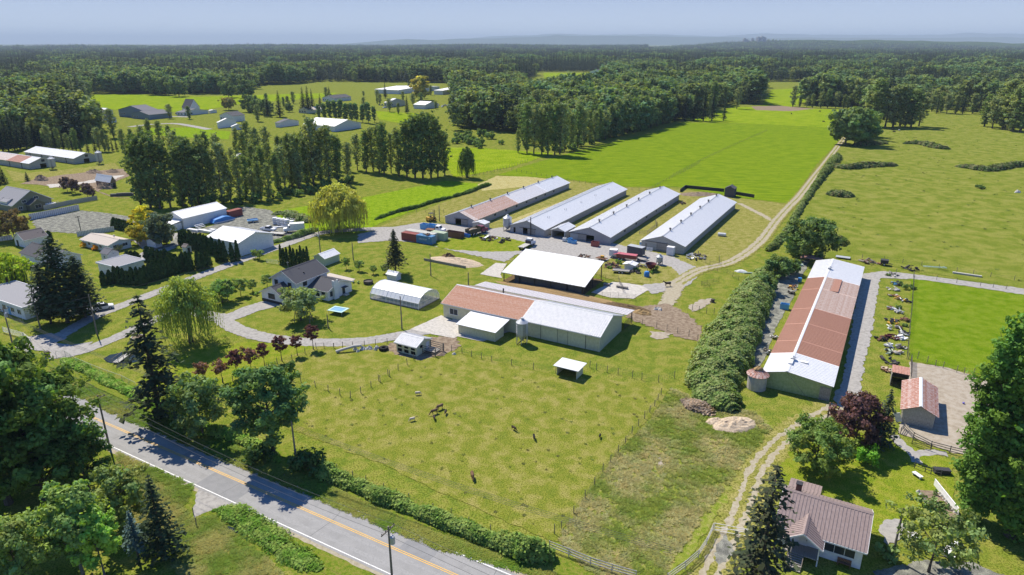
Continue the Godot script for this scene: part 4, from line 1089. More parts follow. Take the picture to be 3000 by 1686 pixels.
	hedge("cedar_hedge", "short cedar hedge beside the flat-roofed annexe", pl([-110.7,-174.7,-108.5,-176.6,-104.5,-175.3,-100.3,-174.7]), 4.4, 1.1, 1.4, CEDAR, 174, 0.3)
	hedge("cedar_hedge", "broad dark hedge between the dark lot and the tan-roofed home", pl([-141,-235,-136.4,-232.8,-129.9,-227.5]), 3.6, 1.4, 1.6, CEDAR, 175, 0.6)
	hedge("cedar_hedge", "clipped dark hedge beside the brown-roofed outbuilding", pl([-156.6,-213.6,-154.7,-215.5,-153.4,-218.4]), 3.4, 1.2, 1.4, CEDAR, 176, 0.7)
	hedge("cedar_hedge", "curved dark hedge on the gravel island by the small white shed", pl([-109.6,-196.3,-105.7,-194.7,-101.2,-192.4,-97.2,-187.9]), 4.2, 1.5, 1.7, CEDAR, 177, 0.3)
	hedge("cedar_hedge", "squat dark bush group beside the white gabled shed", pl([-114.4,-194,-112,-194]), 3.6, 1.5, 1.6, CEDAR, 178, 0.5)
	hedge("cedar_hedge", "row of slim dark cedars behind the farmhouse roof", pl([-68.3,-192.8,-66.3,-192.4,-64.3,-192,-62.3,-192.4,-60.6,-193.1]), 5.6, 0.85, 1.15, CEDAR, 179)
	hedge("garden_hedge", "olive clipped hedge in front of the lime weeping tree", pl([-140.8,-177.2,-138.1,-177.2,-135.5,-177.8]), 3.6, 1.6, 1.8, Color(0.09, 0.13, 0.025), 180, 0.8)
	hedge("cedar_hedge", "small dark conifer pair beside the drive's mid fence", pl([-108.3,-214.6,-106,-214.1]), 4.4, 1.0, 1.3, CEDAR, 181)

func plants_mid() -> void:
	# groves one can tell apart
	var ck := {"h": 24.0, "base": 0.6, "R": 3.5, "limbs": 48, "per": 5, "leaves": 13, "inner": 0.2, "size": 0.44, "rc": 0.9, "col": COTTON, "env": "tall", "rise": 1.3, "tr": 0.28}
	var cw := []
	for k in 4:
		cw.append(broadleaf("cottonwood", "", "tree", 201 + k, ck.merged([{}, {"R": 2.9, "col": Color(0.11, 0.155, 0.055)}, {"R": 4.0, "base": 2.5, "col": Color(0.17, 0.2, 0.1)}, {"R": 2.7, "base": 0.5, "col": Color(0.145, 0.175, 0.06)}][k], true)))
	var dark := broadleaf("cottonwood", "", "tree", 206, ck.merged({"R": 4.0, "leaves": 16, "col": Color(0.09, 0.13, 0.05)}, true))
	var deal := func(spots: Array, label: String, group: String, wide := 1.0) -> void:
		for k in spots.size():
			spots[k].y *= rr(0.78, 1.08)
			plant(cw[k % 4], 24, [spots[k]], ["grey-green ", "narrow dark green ", "wide silvery ", "thin olive "][k % 4] + label, group, wide)
	plant(dark, 24, tl([-148.4,26.4,-267.9,-143.8,30.2,-266.3,-139.6,31,-265.4,-136.7,27.1,-267.9,-132.5,25.3,-270.4,-128.7,28.4,-269.6,-128.3,25.5,-274.7]), "dark shady cottonwood at the building-site end of the grove", "dark cottonwoods of the grove")
	deal.call(tl([-125.2,26.1,-275.6,-121.7,28.4,-274.7,-119,26.1,-275.6,-116.2,22.9,-277.4,-113,20.4,-279.1,-112.6,17.9,-285.5,-108,16.1,-281.8,-104.6,16.4,-280,-102,15.2,-282.8,-101.4,20.7,-293.2,-101.1,22.8,-301.3,-100,24.4,-307.6,-96.4,26.3,-305.4,-94.4,28.9,-311.9,-91.4,30.5,-311.9,-88.5,29.5,-314.2,-85.1,27.6,-316.4,-81.4,24.9,-317.5,-78.3,18.2,-323.3]), "cottonwood in the grove behind the white workshop", "cottonwoods of the grove")
	deal.call(tl([-224.1,18.2,-397.8,-224.7,17.5,-408.5,-215.5,19.4,-401.3,-211.7,20.1,-404.9,-207.9,19.1,-408.5,-206.4,18.9,-416,-163.9,21.9,-335.5,-160.5,19.5,-340.7,-157.1,21.6,-345.9,-149,21.9,-335.5,-155.3,20.6,-362.7,-155.2,20.8,-387.6,-145.9,22.5,-381.1,-143,21.3,-387.6,-135.4,21.4,-377.9,-119.6,21.9,-351.4,-115.6,22,-354.1,-110.2,23,-362.7]), "cottonwood in the grove behind the white workshop", "cottonwoods of the grove")
	deal.call(tl([-67,26.4,-343.6,-63.5,29.1,-338.1,-61,25.5,-343.6,-55.7,26.3,-335.4,-71.1,23.9,-349.3,-74.1,22.3,-346.4,-79.8,20.6,-352.1,-83.8,19,-349.3]), "cottonwood in the grove behind the white workshop", "cottonwoods of the grove")
	deal.call(scatter(pl([-138.4,-276.5,-123.6,-278.2,-106.6,-285.5,-80.9,-321,-88.6,-368.6,-120.1,-368.6,-139.8,-340.7,-148.5,-307.6]), 34, 15, 23, 5.0, 37), "cottonwood in the grove behind the white workshop", "cottonwoods of the grove", 0.9)
	plant(dark, 24, tl([-51.4,28,-332.8,-47.1,30.6,-330.2,-43.3,31.9,-330.2,-39.5,32.3,-331.5,-36.4,29.3,-334.1,-33.4,22.8,-338.1]), "big dark cottonwood at the meadow end of the grove", "big cottonwoods at the meadow's edge")
	# the belt along the hay field
	deal.call(tl([3.6,15.4,-411.2,8.9,29.8,-409.3,12.9,31,-407.4,17.6,29,-405.4,21.1,29.6,-404.7,25.1,31.9,-403.5,28.1,29.6,-404.7,31.9,28.6,-417.2,36.8,26.2,-425.3,41.2,26,-433.8,45.9,26.5,-442.7,50.3,28.5,-448.1,54,26.3,-452.8,58,24.6,-458.9,63.6,24.9,-471.3,68.2,23.5,-480.6,73.3,26.3,-487,78,27.7,-495.2,83.6,28.5,-503.7,88.9,30.1,-509.5,96.1,27.3,-521.5,101.2,26.1,-529,107.3,24.8,-537.4,114.2,23.3,-548.7,122.2,20.6,-564.7,127.8,20.1,-571.9]), "cottonwood in the front row along the hay field", "cottonwoods along the hay field")
	var bp := pl([-55,-547,-14,-504,4,-443,21,-438,47,-471,83,-528,133,-599,179,-615,257,-761,287,-931,218,-913,140,-830,68,-691,17,-599,-26,-599])
	deal.call(scatter(bp, 58, 20, 30, 9.0, 31), "cottonwood deep in the wood behind the hay field", "trees of the wood behind the hay field", 1.2)
	var fir := conifer("fir_tree", "", "tree", 211, {"h": 26.0, "R": 5.0, "whorls": 26, "nb": 9, "sprays": 8, "size": 1.0, "col": FIR, "pow": 0.7})
	var fir2 := conifer("fir_tree", "", "tree", 212, {"h": 26.0, "R": 4.2, "whorls": 24, "nb": 8, "sprays": 8, "size": 1.0, "col": Color(0.034, 0.058, 0.026), "pow": 0.8})
	plant(fir, 26, tl([137.4,25.2,-589.3,146.5,26.6,-592.5,154.1,24.2,-592.5,160.3,27.4,-585.5,168.4,24.8,-589.3]), "dark fir in the tight clump at the hay field's far corner", "firs at the hay field's corner")
	plant(fir2, 26, tl([178.5,18.8,-589.3]), "lone narrow fir standing clear of the clump at the field corner")
	# left: dark firs and mixed wood round the poultry sheds
	plant(fir, 26, tl([-308.1,23.8,-416.5,-304.5,22.6,-416.5,-302.7,24.3,-419.2,-303.2,19.9,-424.6,-302.9,21.7,-430.2,-310.2,25.5,-413.8]), "tall dark fir behind the rust-roofed poultry shed", "firs behind the poultry sheds")
	plant(fir2, 26, tl([-303.2,15.2,-438.9,-299.4,12.8,-438.9,-281.2,13.6,-424.6,-274.6,11.5,-421.9,-267.6,11.5,-419.2,-258.5,8.4,-412.5,-253.3,10.5,-411.2,-249.7,11.1,-412.5,-241.6,8.3,-416.5,-240.6,8.7,-419.2]), "pointed dark fir in the tree line behind the poultry sheds", "fir line behind the poultry sheds")
	deal.call(tl([-307.7,16.1,-441.9,-290.5,12.6,-430.2,-286.2,14.9,-427.4,-278.7,13.6,-424.6,-271.7,13.5,-421.9,-263.6,13.8,-416.5,-249.6,14.5,-416.5,-246.4,15.3,-416.5,-243.2,13.1,-415.2,-235.2,13.8,-416.5,-231.6,12.2,-416.5,-279.7,14.4,-454.2,-291.4,14.6,-460.5,-305.2,15.7,-467.1]), "tree in the line behind the poultry sheds", "broad trees behind the poultry sheds", 1.1)
	var lw := pl([-350,-430,-325,-438,-301,-443,-282,-461,-264,-471,-344,-568,-394,-624,-449,-691,-543,-691])
	deal.call(scatter(lw, 34, 18, 25, 10.0, 32), "tree in the wood left of the village houses", "trees of the wood by the houses", 1.25)
	plant(fir2, 26, scatter(lw, 20, 20, 28, 11.0, 33), "dark fir in the wood left of the village houses", "firs of the wood by the houses")
	# middle distance: poplars, firs and single trees round the far houses
	var lom := broadleaf("young_poplar", "", "tree", 213, {"h": 14.0, "base": 1.0, "R": 2.0, "limbs": 30, "per": 3, "leaves": 20, "size": 0.6, "rc": 0.8, "col": Color(0.1, 0.15, 0.06), "env": "spire", "rise": 1.5, "tr": 0.16})
	plant(lom, 14, tl([-165.2,13.2,-598.8,-160.5,14,-598.8,-154.8,16.8,-594.8,-149.6,16.9,-592.5,-145,17.9,-590.9,-138.6,15.3,-583.2,-133.2,15.6,-579.4,-129.1,15.6,-579.4,-123,15.1,-575.6,-117,17.2,-568.3,-113.5,13.5,-575.6]), "narrow poplar in the upright row behind the silver-roofed barn", "row of narrow poplars")
	plant(fir, 26, tl([-196.1,24.3,-660.6,-190.1,25.4,-655.7,-190.4,21.9,-670.4,-150.3,18.6,-837.6,-141,20.2,-970.8,-185.5,16.7,-680.5,-97.4,16.9,-651]), "dark fir standing among the far houses", "firs among the far houses")
	plant(fir2, 26, tl([-205.4,23.3,-619.5,-210.7,15.4,-815.2,-40.5,20.8,-912.9,-217.4,17.9,-623.8]), "broad spruce standing among the far houses", "spruces among the far houses", 1.4)
	plant(broadleaf("yellow_maple", "yellow-flowered round tree in front of the far glasshouses", "tree", 214, {"h": 16.0, "base": 2.0, "R": 7.0, "limbs": 30, "per": 4, "leaves": 30, "size": 0.9, "rc": 1.7, "col": Color(0.3, 0.27, 0.06), "tr": 0.3}), 16, tl([-104.8,25.6,-807.9]))
	plant(broadleaf("brown_maple", "round bronze-green tree behind the white gabled house", "tree", 215, {"h": 13.0, "base": 2.0, "R": 7.5, "limbs": 30, "per": 4, "leaves": 30, "size": 0.8, "rc": 1.6, "col": Color(0.15, 0.14, 0.06), "tr": 0.3}), 13, tl([-276.2,11.5,-685.2]))
	var rd := broadleaf("round_tree", "", "tree", 216, {"h": 16.0, "base": 1.5, "R": 8.0, "limbs": 32, "per": 5, "leaves": 28, "size": 0.9, "rc": 1.8, "col": Color(0.11, 0.15, 0.06), "tr": 0.35})
	plant(rd, 16, tl([-249.9,14.7,-666,-233.7,12.6,-647.8,-223.8,13.3,-639,-244.8,6,-656.7,-211.4,7.8,-666]), "rounded tree in the clump beside the white village barn", "rounded trees by the white barn")
	plant(rd, 16, tl([-451.5,22.8,-895,-405.8,19.7,-861.3,-500,20.8,-912.9,-434.7,20.8,-886.4,-339,18.2,-845.4,-317.6,19.4,-845.4]), "broad rounded tree at the far edge of the left field", "rounded trees at the left field's edge")
	plant(rd, 16, tl([215.9,21.3,-447.2,232.4,18.4,-471.3,246.7,16.3,-487]), "wide low tree at the point where track and trees meet", "wide trees by the track's end")
	deal.call(tl([279.1,34.4,-547.3,285.3,36.6,-547.3,291.4,38.9,-544,297.6,38.2,-544,304.8,33.7,-547.3,309.7,29.7,-540.6,319.6,24.8,-547.3,280.4,28.2,-540.6,306.9,22.1,-544]), "tree in the copse at the range pasture's corner", "copse at the range pasture's corner", 1.7)
	deal.call(tl([289,22.6,-724.2,293.9,13.2,-718.4,299.6,13.4,-715,304.7,14.6,-712.7,311.8,17.6,-710.5,317.4,19.7,-707.2,323.9,18,-703.9,330.9,15.3,-701.7,334.9,14.3,-701.7]), "tree in the belt beyond the bare patch", "belt beyond the bare patch", 1.5)
	deal.call(tl([401.1,18.3,-670.4,403.8,20.7,-660.6,403.7,20.4,-651,412,19.5,-651,427.6,18.7,-651,371.1,24.8,-547.3,368.7,24.3,-534.1,372,26.2,-527.8,371,32.6,-515.5,372.7,40,-509.5,391.6,40,-527.8,388.3,34.4,-547.3,394.5,34.9,-568.3]), "bushy tree along the range pasture's far edge", "trees at the range pasture's far edge", 1.6)
	plant(fir2, 26, tl([415.5,22,-646.3,374.2,23.3,-527.8,394.4,17.8,-651]), "narrow fir among the bushy trees of the far pasture edge", "firs at the far pasture edge")
	deal.call(scatter(pl([-340,-594,-213,-544,-153,-629,-78,-644,-64,-778,-120,-1000,-200,-826,-279,-778,-293,-614]), 26, 8, 15, 14.0, 38, [pl([-233,-778,-166,-778,-132,-614,-186,-614]), pl([-328,-734,-285,-734,-211,-538,-242,-538])]), "tree among the village houses", "trees among the village houses", 1.6)
	var sc := shrub("scrub_bush", "", "bush", 217, 2.6, 3.4, 420, 0.55, Color(0.1, 0.15, 0.045))
	plant(sc, 3.4, scatter(pl([-43,-443,-34,-504,-13,-504,0,-417.2,-17,-421]), 14, 3, 6, 6.0, 34), "rounded scrub bush in the gap between the grove and the wood", "scrub between the woods")
	plant(sc, 3.4, scatter(pl([-147.8,-264.6,-123.8,-269.6,-98.9,-274.7,-74.9,-314.2,-75.1,-321,-102.6,-285.5,-133.7,-274.7]), 22, 2, 4.5, 5.0, 35), "undergrowth bush under the cottonwood grove", "undergrowth of the grove")
	plant(sc, 3.4, scatter(pl([27.6,-398,76,-482,131,-576,131,-591,78,-504,27.7,-417.2]), 20, 2, 5, 5.0, 36), "undergrowth bush at the hay field's wooded edge", "undergrowth along the hay field")

func plants_far() -> void:
	# woods that read as one mass
	var open := [
		pl([-545,-913,-400,-904,-327,-913,-231,-941,-215,-815,-269,-736,-216,-568,-205,-528,-220,-471,-258,-471,-297,-534,-365,-568,-451,-707,-465,-761]),
		pl([-366,-992,-330,-1198,-107,-1167,-74,-913,-66,-761,-60,-691,-81,-651,-74,-568,-104,-547,-126,-528,-199,-528]),
		pl([-50,-504,-36,-528,9,-504,25.1,-409.3,-13.4,-332.8,-33.9,-332.8]), pl([65,-1612,233,-1585,199,-1375,154,-1229,107,-845,14,-845,19,-1139]), pl([264,-1612,293,-1585,234,-1263,202,-1229]),
		pl([-50.9,-300.3,24.9,-403,148,-602,235,-755,349,-726,329,-636,405,-708,443,-674,395,-538,510.2,-418.6,93.21,-58.27,-96.56,-58.27,-461,-362.2,-229.2,-362.2,-169.3,-300.3,-93.9,-269]), pl([445,-1947,482,-1870,363,-1417,325,-1417]),
		pl([421,-1198,469,-1198,514,-1198,402,-913,286,-718,253,-718]), pl([-1239,-2454,-1115,-2392,-954,-2031,-1022,-2031]), pl([-661,-1732,-662,-1870,-503,-1417,-543,-1417]), pl([-730,-2031,-708,-2031,-496,-1417,-512,-1417]),
		pl([-328,-425,-249,-454,-170.4,-303.5,-238.9,-303.5]),
		pl([-483,-444,-273,-444,-311,-527,-452,-778,-309,-778,-375,-1055,-229,-1195,-82,-1000,-38,-452,-55.5,-272.4,-214.7,-185.1]),
	]
	var con := []
	var dec := []
	rng.seed = 77
	for k in 2:
		var c := conifer("x", "x", "x", 301 + k, {"h": 26.0, "R": [3.2, 4.1][k], "whorls": 15, "nb": 8, "sprays": 4, "size": 1.2, "col": Color(0.04, 0.06, 0.036), "pow": 0.8})
		con.append(c.get_node("crown").mesh)
		names["x"] = 0
		c.free()
		var d := broadleaf("x", "x", "x", 304 + k, {"h": 20.0, "base": 3.0, "R": [5.0, 6.2][k], "limbs": 24, "per": 2, "leaves": 14, "size": 1.15, "rc": 1.9, "col": Color(0.115, 0.155, 0.065), "env": "tall", "rise": 0.7})
		dec.append(d.get_node("crown").mesh)
		names["x"] = 0
		d.free()
	var xf := [[], [], [], []]
	var tn := [[], [], [], []]
	var no := FastNoiseLite.new()
	no.seed = 5
	no.frequency = 0.0035
	no.fractal_octaves = 3
	var r := 470.0
	while r < 7600.0:
		var gapm := 6.5 + r * 0.0021
		var a := -0.78
		while a < 0.78:
			a += gapm / r * rr(0.6, 1.4)
			var q := Vector2(sin(a), -cos(a)) * (r + rr(-0.5, 0.5) * gapm)
			if r < 1900.0 and inside(q, open):
				continue
			var v := no.get_noise_2dv(q)
			if r > 900.0 and no.get_noise_2d(q.x * 0.55 + 900.0, q.y * 1.2) > 0.42:
				continue
			var y := 0.0
			if r > 4900.0:
				var xp := 1500.0 + q.x / -q.y * 2127.0
				var f := clampf((-q.y - 5000.0) / 1400.0, 0, 1) if xp < 1900.0 else clampf((-q.y - 5700.0) / 1500.0, 0, 1)
				y = f * (lerpf(24.0, 30.0, sin(xp * 0.01)) if xp < 1900.0 else 84.0 * smoothstep(1880.0, 2260.0, xp) * (1.0 - 0.35 * smoothstep(2650.0, 3000.0, xp))) * 0.82
			var k := (0 if rng.randf() < 0.5 else 1) + (0 if v + rr(-0.22, 0.22) + clampf((r - 700.0) / 1900.0, 0, 1) * 0.5 > 0.17 else 2)
			var s := rr(0.7, 1.25) * (1.0 + 0.5 * no.get_noise_2d(q.x * 2.0 + 300.0, q.y * 2.0))
			xf[k].append(Transform3D(Basis(Vector3.UP, rng.randf() * TAU).scaled(Vector3(s * rr(1.0, 1.3), s, s * rr(1.0, 1.3))), Vector3(q.x, y, q.y)))
			var l := rr(0.7, 1.25)
			var w := rr(-0.12, 0.12) + v * 0.25
			tn[k].append(Color(l * (1.0 + w), l, l * (1.0 - w)))
		r += gapm * 0.85
	for k in 4:
		print("woods ", xf[k].size())
		stuff("distant_woodland", ["dark conifer woods spreading to the horizon", "broad dark conifer woods spreading to the horizon", "pale green leafy woods spreading to the horizon", "full leafy woods spreading to the horizon"][k], "woodland", [con[0], con[1], dec[0], dec[1]][k], xf[k], tn[k])

func tufts(label: String, poly: Array, count: int, size: float, c0: Color, c1: Color, sd: int) -> void:
	var b := MB.new()
	b.colored = true
	rng.seed = sd
	for k in 9:
		var a := k * 2.4
		var d := Vector3(cos(a), 0, sin(a)) * size
		var s := Vector3(-d.z, 0, d.x) * 0.3
		b.col = Color.WHITE * rr(0.75, 1.2)
		b.tri(d * 0.15 - s, d * 0.15 + s, d * rr(0.9, 1.4) + Vector3(0, size * rr(0.2, 0.5), 0))
	var me := b.mesh(M.leaf)
	var no := FastNoiseLite.new()
	no.seed = sd
	no.frequency = 0.09
	var xf := []
	var tn := []
	for v in scatter(poly, count, 0.6, 1.4, 0.0, sd):
		xf.append(Transform3D(Basis(Vector3.UP, rng.randf() * TAU).scaled(Vector3(v.y, v.y * rr(0.6, 1.2), v.y)), Vector3(v.x, 0.01, v.z)))
		tn.append(shade(c0.lerp(c1, clampf(0.5 + no.get_noise_2d(v.x, v.z) * 1.8 + rr(-0.25, 0.25), 0, 1)), 0.1))
	stuff("grass_tufts", label, "grass", me, xf, tn)

func grasses() -> void:
	tufts("rough tufted grass between pasture fence and dirt track", pl([6.14,-73.54,11.12,-83.39,17.44,-94.7,24.47,-104.58,30.7,-116.3,34.4,-110.9,43.23,-106.62,44.16,-101.32,37.4,-93.02,32.09,-85.77,26.62,-78.52,21,-70.73,17.37,-65.31,9.49,-67.94]), 5000, 0.42, Color(0.24, 0.31, 0.05), Color(0.46, 0.42, 0.18), 701)
	tufts("long green grass on the verge below the hedgerow", pl([-93.3,-124.7,-69.15,-109.44,-47.83,-97.62,-29.02,-86.26,-10.01,-74.86,5.54,-67.94,4.48,-66.6,-10.81,-72.56,-29.29,-82.93,-47.26,-93.02,-69.04,-105.25,-91.5,-119.5]), 5000, 0.4, Color(0.18, 0.3, 0.035), Color(0.34, 0.36, 0.08), 702)
	tufts("grass tufts on the ground by the ditch and dark fir", pl([-63.37,-94.23,-54.33,-89.35,-47.34,-85.52,-46.46,-80.4,-44.04,-78.02,-41.42,-78.6,-37.03,-74.65,-32.16,-71.24,-28.28,-67.41,-41.09,-67.41,-44.51,-70.99,-56.16,-79.2]), 4000, 0.35, Color(0.2, 0.3, 0.04), Color(0.4, 0.38, 0.12), 704)
	tufts("dark weed clumps dotted over the pony pasture", pl([-42.2,-118.4,-30.1,-112.2,-21.9,-121.2,-12.6,-132.9,8.8,-121.2,30.8,-117.4,17.52,-95.28,5.87,-73.31,-20.33,-90.85,-40.24,-102.6,-47.57,-103.91]), 160, 0.26, Color(0.17, 0.22, 0.04), Color(0.14, 0.15, 0.05), 706)
	tufts("dark weed clumps dotted over the range pasture", pl([267,-543,380,-602,365,-494,339.6,-362.2,148.2,-169.2,116.4,-187.6,97.9,-212.2,187.3,-388.4]), 420, 0.6, Color(0.17, 0.23, 0.045), Color(0.14, 0.18, 0.04), 707)

# ---------------------------------------------------------------- building kit
# wall in the plane from a to b, with openings [s0, s1, y0, y1]; top is a list of [s, height]
func wall(mb: MB, a: Vector3, b: Vector3, top: Array, holes := [], th := 0.14, rib := 0.0) -> void:
	var L := a.distance_to(b)
	var d := (b - a) / L
	var nrm := d.cross(Vector3.UP)
	var cuts := []
	for t in top:
		cuts.append(t[0])
	for h in holes:
		cuts.append(h[0]); cuts.append(h[1])
	cuts.sort()
	var yat := func(s: float) -> float:
		for k in top.size() - 1:
			if s <= top[k + 1][0] + 0.0001:
				return lerpf(top[k][1], top[k + 1][1], clampf((s - top[k][0]) / maxf(0.0001, top[k + 1][0] - top[k][0]), 0, 1))
		return top[-1][1]
	for k in cuts.size() - 1:
		var s0: float = cuts[k]
		var s1: float = cuts[k + 1]
		if s1 - s0 < 0.01:
			continue
		var m := (s0 + s1) * 0.5
		var spans := [[0.0, -1.0]]
		for h in holes:
			if m > h[0] and m < h[1]:
				spans = [[h[3], -1.0]]
				if h[2] > 0.05:
					spans.append([0.0, h[2]])
		for q in spans:
			var y1a: float = yat.call(s0) if q[1] < 0 else q[1]
			var y1b: float = yat.call(s1) if q[1] < 0 else q[1]
			if maxf(y1a, y1b) - q[0] < 0.02:
				continue
			mb.prism([Vector2(s0, q[0]), Vector2(s1, q[0]), Vector2(s1, y1b), Vector2(s0, y1a)], a - nrm * th, d, Vector3.UP, nrm, th)
			if rib > 0.0:
				var s := ceilf(s0 / rib) * rib + 0.02
				while s < s1 - 0.04:
					var yy: float = (yat.call(s) if q[1] < 0 else q[1]) - 0.05
					if yy > q[0]:
						mb.box(a + d * s + Vector3(0, (yy + q[0]) * 0.5, 0) + nrm * 0.015, Vector3(0.06, yy - q[0], 0.03), Basis(d, Vector3.UP, nrm))
					s += rib

# sloping roof sheet between eave line a-b and ridge line c-d (c above b), with raised ribs running up the slope
func slope(a: Vector3, b: Vector3, c: Vector3, d: Vector3, rib: float, m: Material, th := 0.1, rh := 0.05) -> ArrayMesh:
	var mb := MB.new()
	var n := (b - a).cross(d - a).normalized()
	if n.y < 0:
		n = -n
	var dn := n * th
	mb.quad(a, b, c, d); mb.quad(d - dn, c - dn, b - dn, a - dn)
	mb.quad(a - dn, b - dn, b, a); mb.quad(b - dn, c - dn, c, b); mb.quad(c - dn, d - dn, d, c); mb.quad(d - dn, a - dn, a, d)
	if rib > 0.0:
		var k := int(a.distance_to(b) / rib)
		for j in range(1, k):
			var f := float(j) / k
			mb.box((a.lerp(b, f) + d.lerp(c, f)) * 0.5 + n * rh * 0.5, Vector3(clampf(rib * 0.24, 0.05, 0.16), a.lerp(b, f).distance_to(d.lerp(c, f)), rh), Basis((b - a).normalized(), (d - a).normalized(), n))
	return mb.mesh(m)

# gabled block in the frame of t: the near gable spans x 0..W at z = z0, the ridge runs to z0 - L
func gable(t: Node3D, W: float, L: float, he: float, hr: float, wm: Material, rm: Material, o := {}) -> void:
	var x0: float = o.get("x", 0.0)
	var z0: float = o.get("z", 0.0)
	var rx: float = W * o.get("ridge", 0.5)
	var ov: float = o.get("ov", 0.4)
	var oe: float = o.get("oe", 0.3)
	var y0: float = o.get("y", 0.0)
	var rib: float = o.get("wrib", 0.0)
	var P := func(x: float, y: float, z: float) -> Vector3:
		return Vector3(x0 + x, y0 + y, z0 - z)
	var w := MB.new()
	if not o.get("open", false):
		wall(w, P.call(0, 0, 0), P.call(W, 0, 0), [[0.0, he], [rx, hr], [W, he]], o.get("front", []), 0.14, rib)
		wall(w, P.call(W, 0, L), P.call(0, 0, L), [[0.0, he], [W - rx, hr], [W, he]], o.get("back", []), 0.14, rib)
		wall(w, P.call(W, 0, 0.14), P.call(W, 0, L - 0.14), [[0.0, he], [L - 0.28, he]], o.get("right", []), 0.14, rib)
		wall(w, P.call(0, 0, L - 0.14), P.call(0, 0, 0.14), [[0.0, he], [L - 0.28, he]], o.get("left", []), 0.14, rib)
		part(t, "wall", w.mesh(wm))
	var kl := (hr - he) / rx
	var kr := (hr - he) / (W - rx)
	var lift := 0.12
	var secs: Array = o.get("secs", [[0.0, 1.0, rm, rm]])
	for s in secs:
		var za: float = s[0] * L + (-oe if s[0] <= 0.0 else 0.0)
		var zb: float = s[1] * L + (oe if s[1] >= 1.0 else 0.0)
		part(t, "roof_slope", slope(P.call(-ov, he - kl * ov + lift, zb), P.call(-ov, he - kl * ov + lift, za), P.call(rx, hr + lift, za), P.call(rx, hr + lift, zb), o.get("rib", 0.0), s[2]))
		part(t, "roof_slope", slope(P.call(W + ov, he - kr * ov + lift, za), P.call(W + ov, he - kr * ov + lift, zb), P.call(rx, hr + lift, zb), P.call(rx, hr + lift, za), o.get("rib", 0.0), s[3]))
	var cap := MB.new()
	cap.prism([Vector2(-0.28, -0.28 * kl - 0.02), Vector2(0.28, -0.28 * kr - 0.02), Vector2(0.28, -0.28 * kr + 0.05), Vector2(0, 0.07), Vector2(-0.28, -0.28 * kl + 0.05)], P.call(rx, hr + lift + 0.02, L + oe), Vector3.RIGHT, Vector3.UP, Vector3.BACK, L + oe * 2)
	part(t, "ridge_cap", cap.mesh(o.get("cap", rm)))
	if o.has("trim"):
		var f := MB.new()
		for s in [0, 1]:
			var za := -oe - 0.03 if s == 0 else L + oe + 0.03
			f.bar(P.call(-ov, he - kl * ov + 0.02, za), P.call(rx, hr + 0.02, za), 0.05, 0.22)
			f.bar(P.call(rx, hr + 0.02, za), P.call(W + ov, he - kr * ov + 0.02, za), 0.05, 0.22)
		f.bar(P.call(-ov - 0.04, he - kl * ov - 0.02, -oe), P.call(-ov - 0.04, he - kl * ov - 0.02, L + oe), 0.06, 0.2)
		f.bar(P.call(W + ov + 0.04, he - kr * ov - 0.02, -oe), P.call(W + ov + 0.04, he - kr * ov - 0.02, L + oe), 0.06, 0.2)
		part(t, "fascia", f.mesh(o.trim))

# face: "f" z0 side, "r" right side at x = W, given as a basis; c is the centre on the wall's plane
func window(t: Node3D, c: Vector3, w: float, h: float, yaw: float, frame: Material, split := 2) -> void:
	var bs := Basis(Vector3.UP, yaw)
	var f := MB.new()
	for k in [[0.0, h * 0.5, w + 0.12, 0.1], [0.0, -h * 0.5, w + 0.12, 0.1], [-w * 0.5, 0.0, 0.1, h], [w * 0.5, 0.0, 0.1, h]]:
		f.box(c + bs * Vector3(k[0], k[1], 0.03), Vector3(k[2], k[3], 0.1), bs)
	for k in split - 1:
		f.box(c + bs * Vector3(w * ((k + 1.0) / split - 0.5), 0, 0.03), Vector3(0.06, h - 0.1, 0.07), bs)
	var o := part(t, "window", f.mesh(frame))
	for k in split:
		var p := MB.new()
		p.box(c + bs * Vector3(w * ((k + 0.5) / split - 0.5), 0, 0.015), Vector3(w / split - 0.06, h - 0.1, 0.03), bs)
		part(o, "pane", p.mesh(M.glass))

func door(t: Node3D, c: Vector3, w: float, h: float, yaw: float, m: Material, n := "door") -> MeshInstance3D:
	var bs := Basis(Vector3.UP, yaw)
	var d := part(t, n, MB.new().box(c + bs * Vector3(0, h * 0.5, 0.05), Vector3(w, h, 0.08), bs).mesh(m))
	part(d, "handle", MB.new().box(c + bs * Vector3(w * 0.38, h * 0.48, 0.12), Vector3(0.06, 0.22, 0.06), bs).mesh(M.iron))
	return d

func vents(t: Node3D, W: float, L: float, hr: float, count: int, m: Material) -> void:
	var v := MB.new()
	v.lathe([Vector2(0.01, 0), Vector2(0.2, 0), Vector2(0.2, 0.55), Vector2(0.4, 0.6), Vector2(0.4, 0.8), Vector2(0.01, 1.0)], 8)
	var me := v.mesh(m)
	for k in count:
		put(t, "roof_vent", me, Vector3(W * 0.5, hr + 0.1, -L * (k + 0.6) / count))

func at(p: Vector2, u := 0.0, v := 0.0) -> Vector3:
	var q := p + UX * u + VX * v
	return Vector3(q.x, 0, q.y)

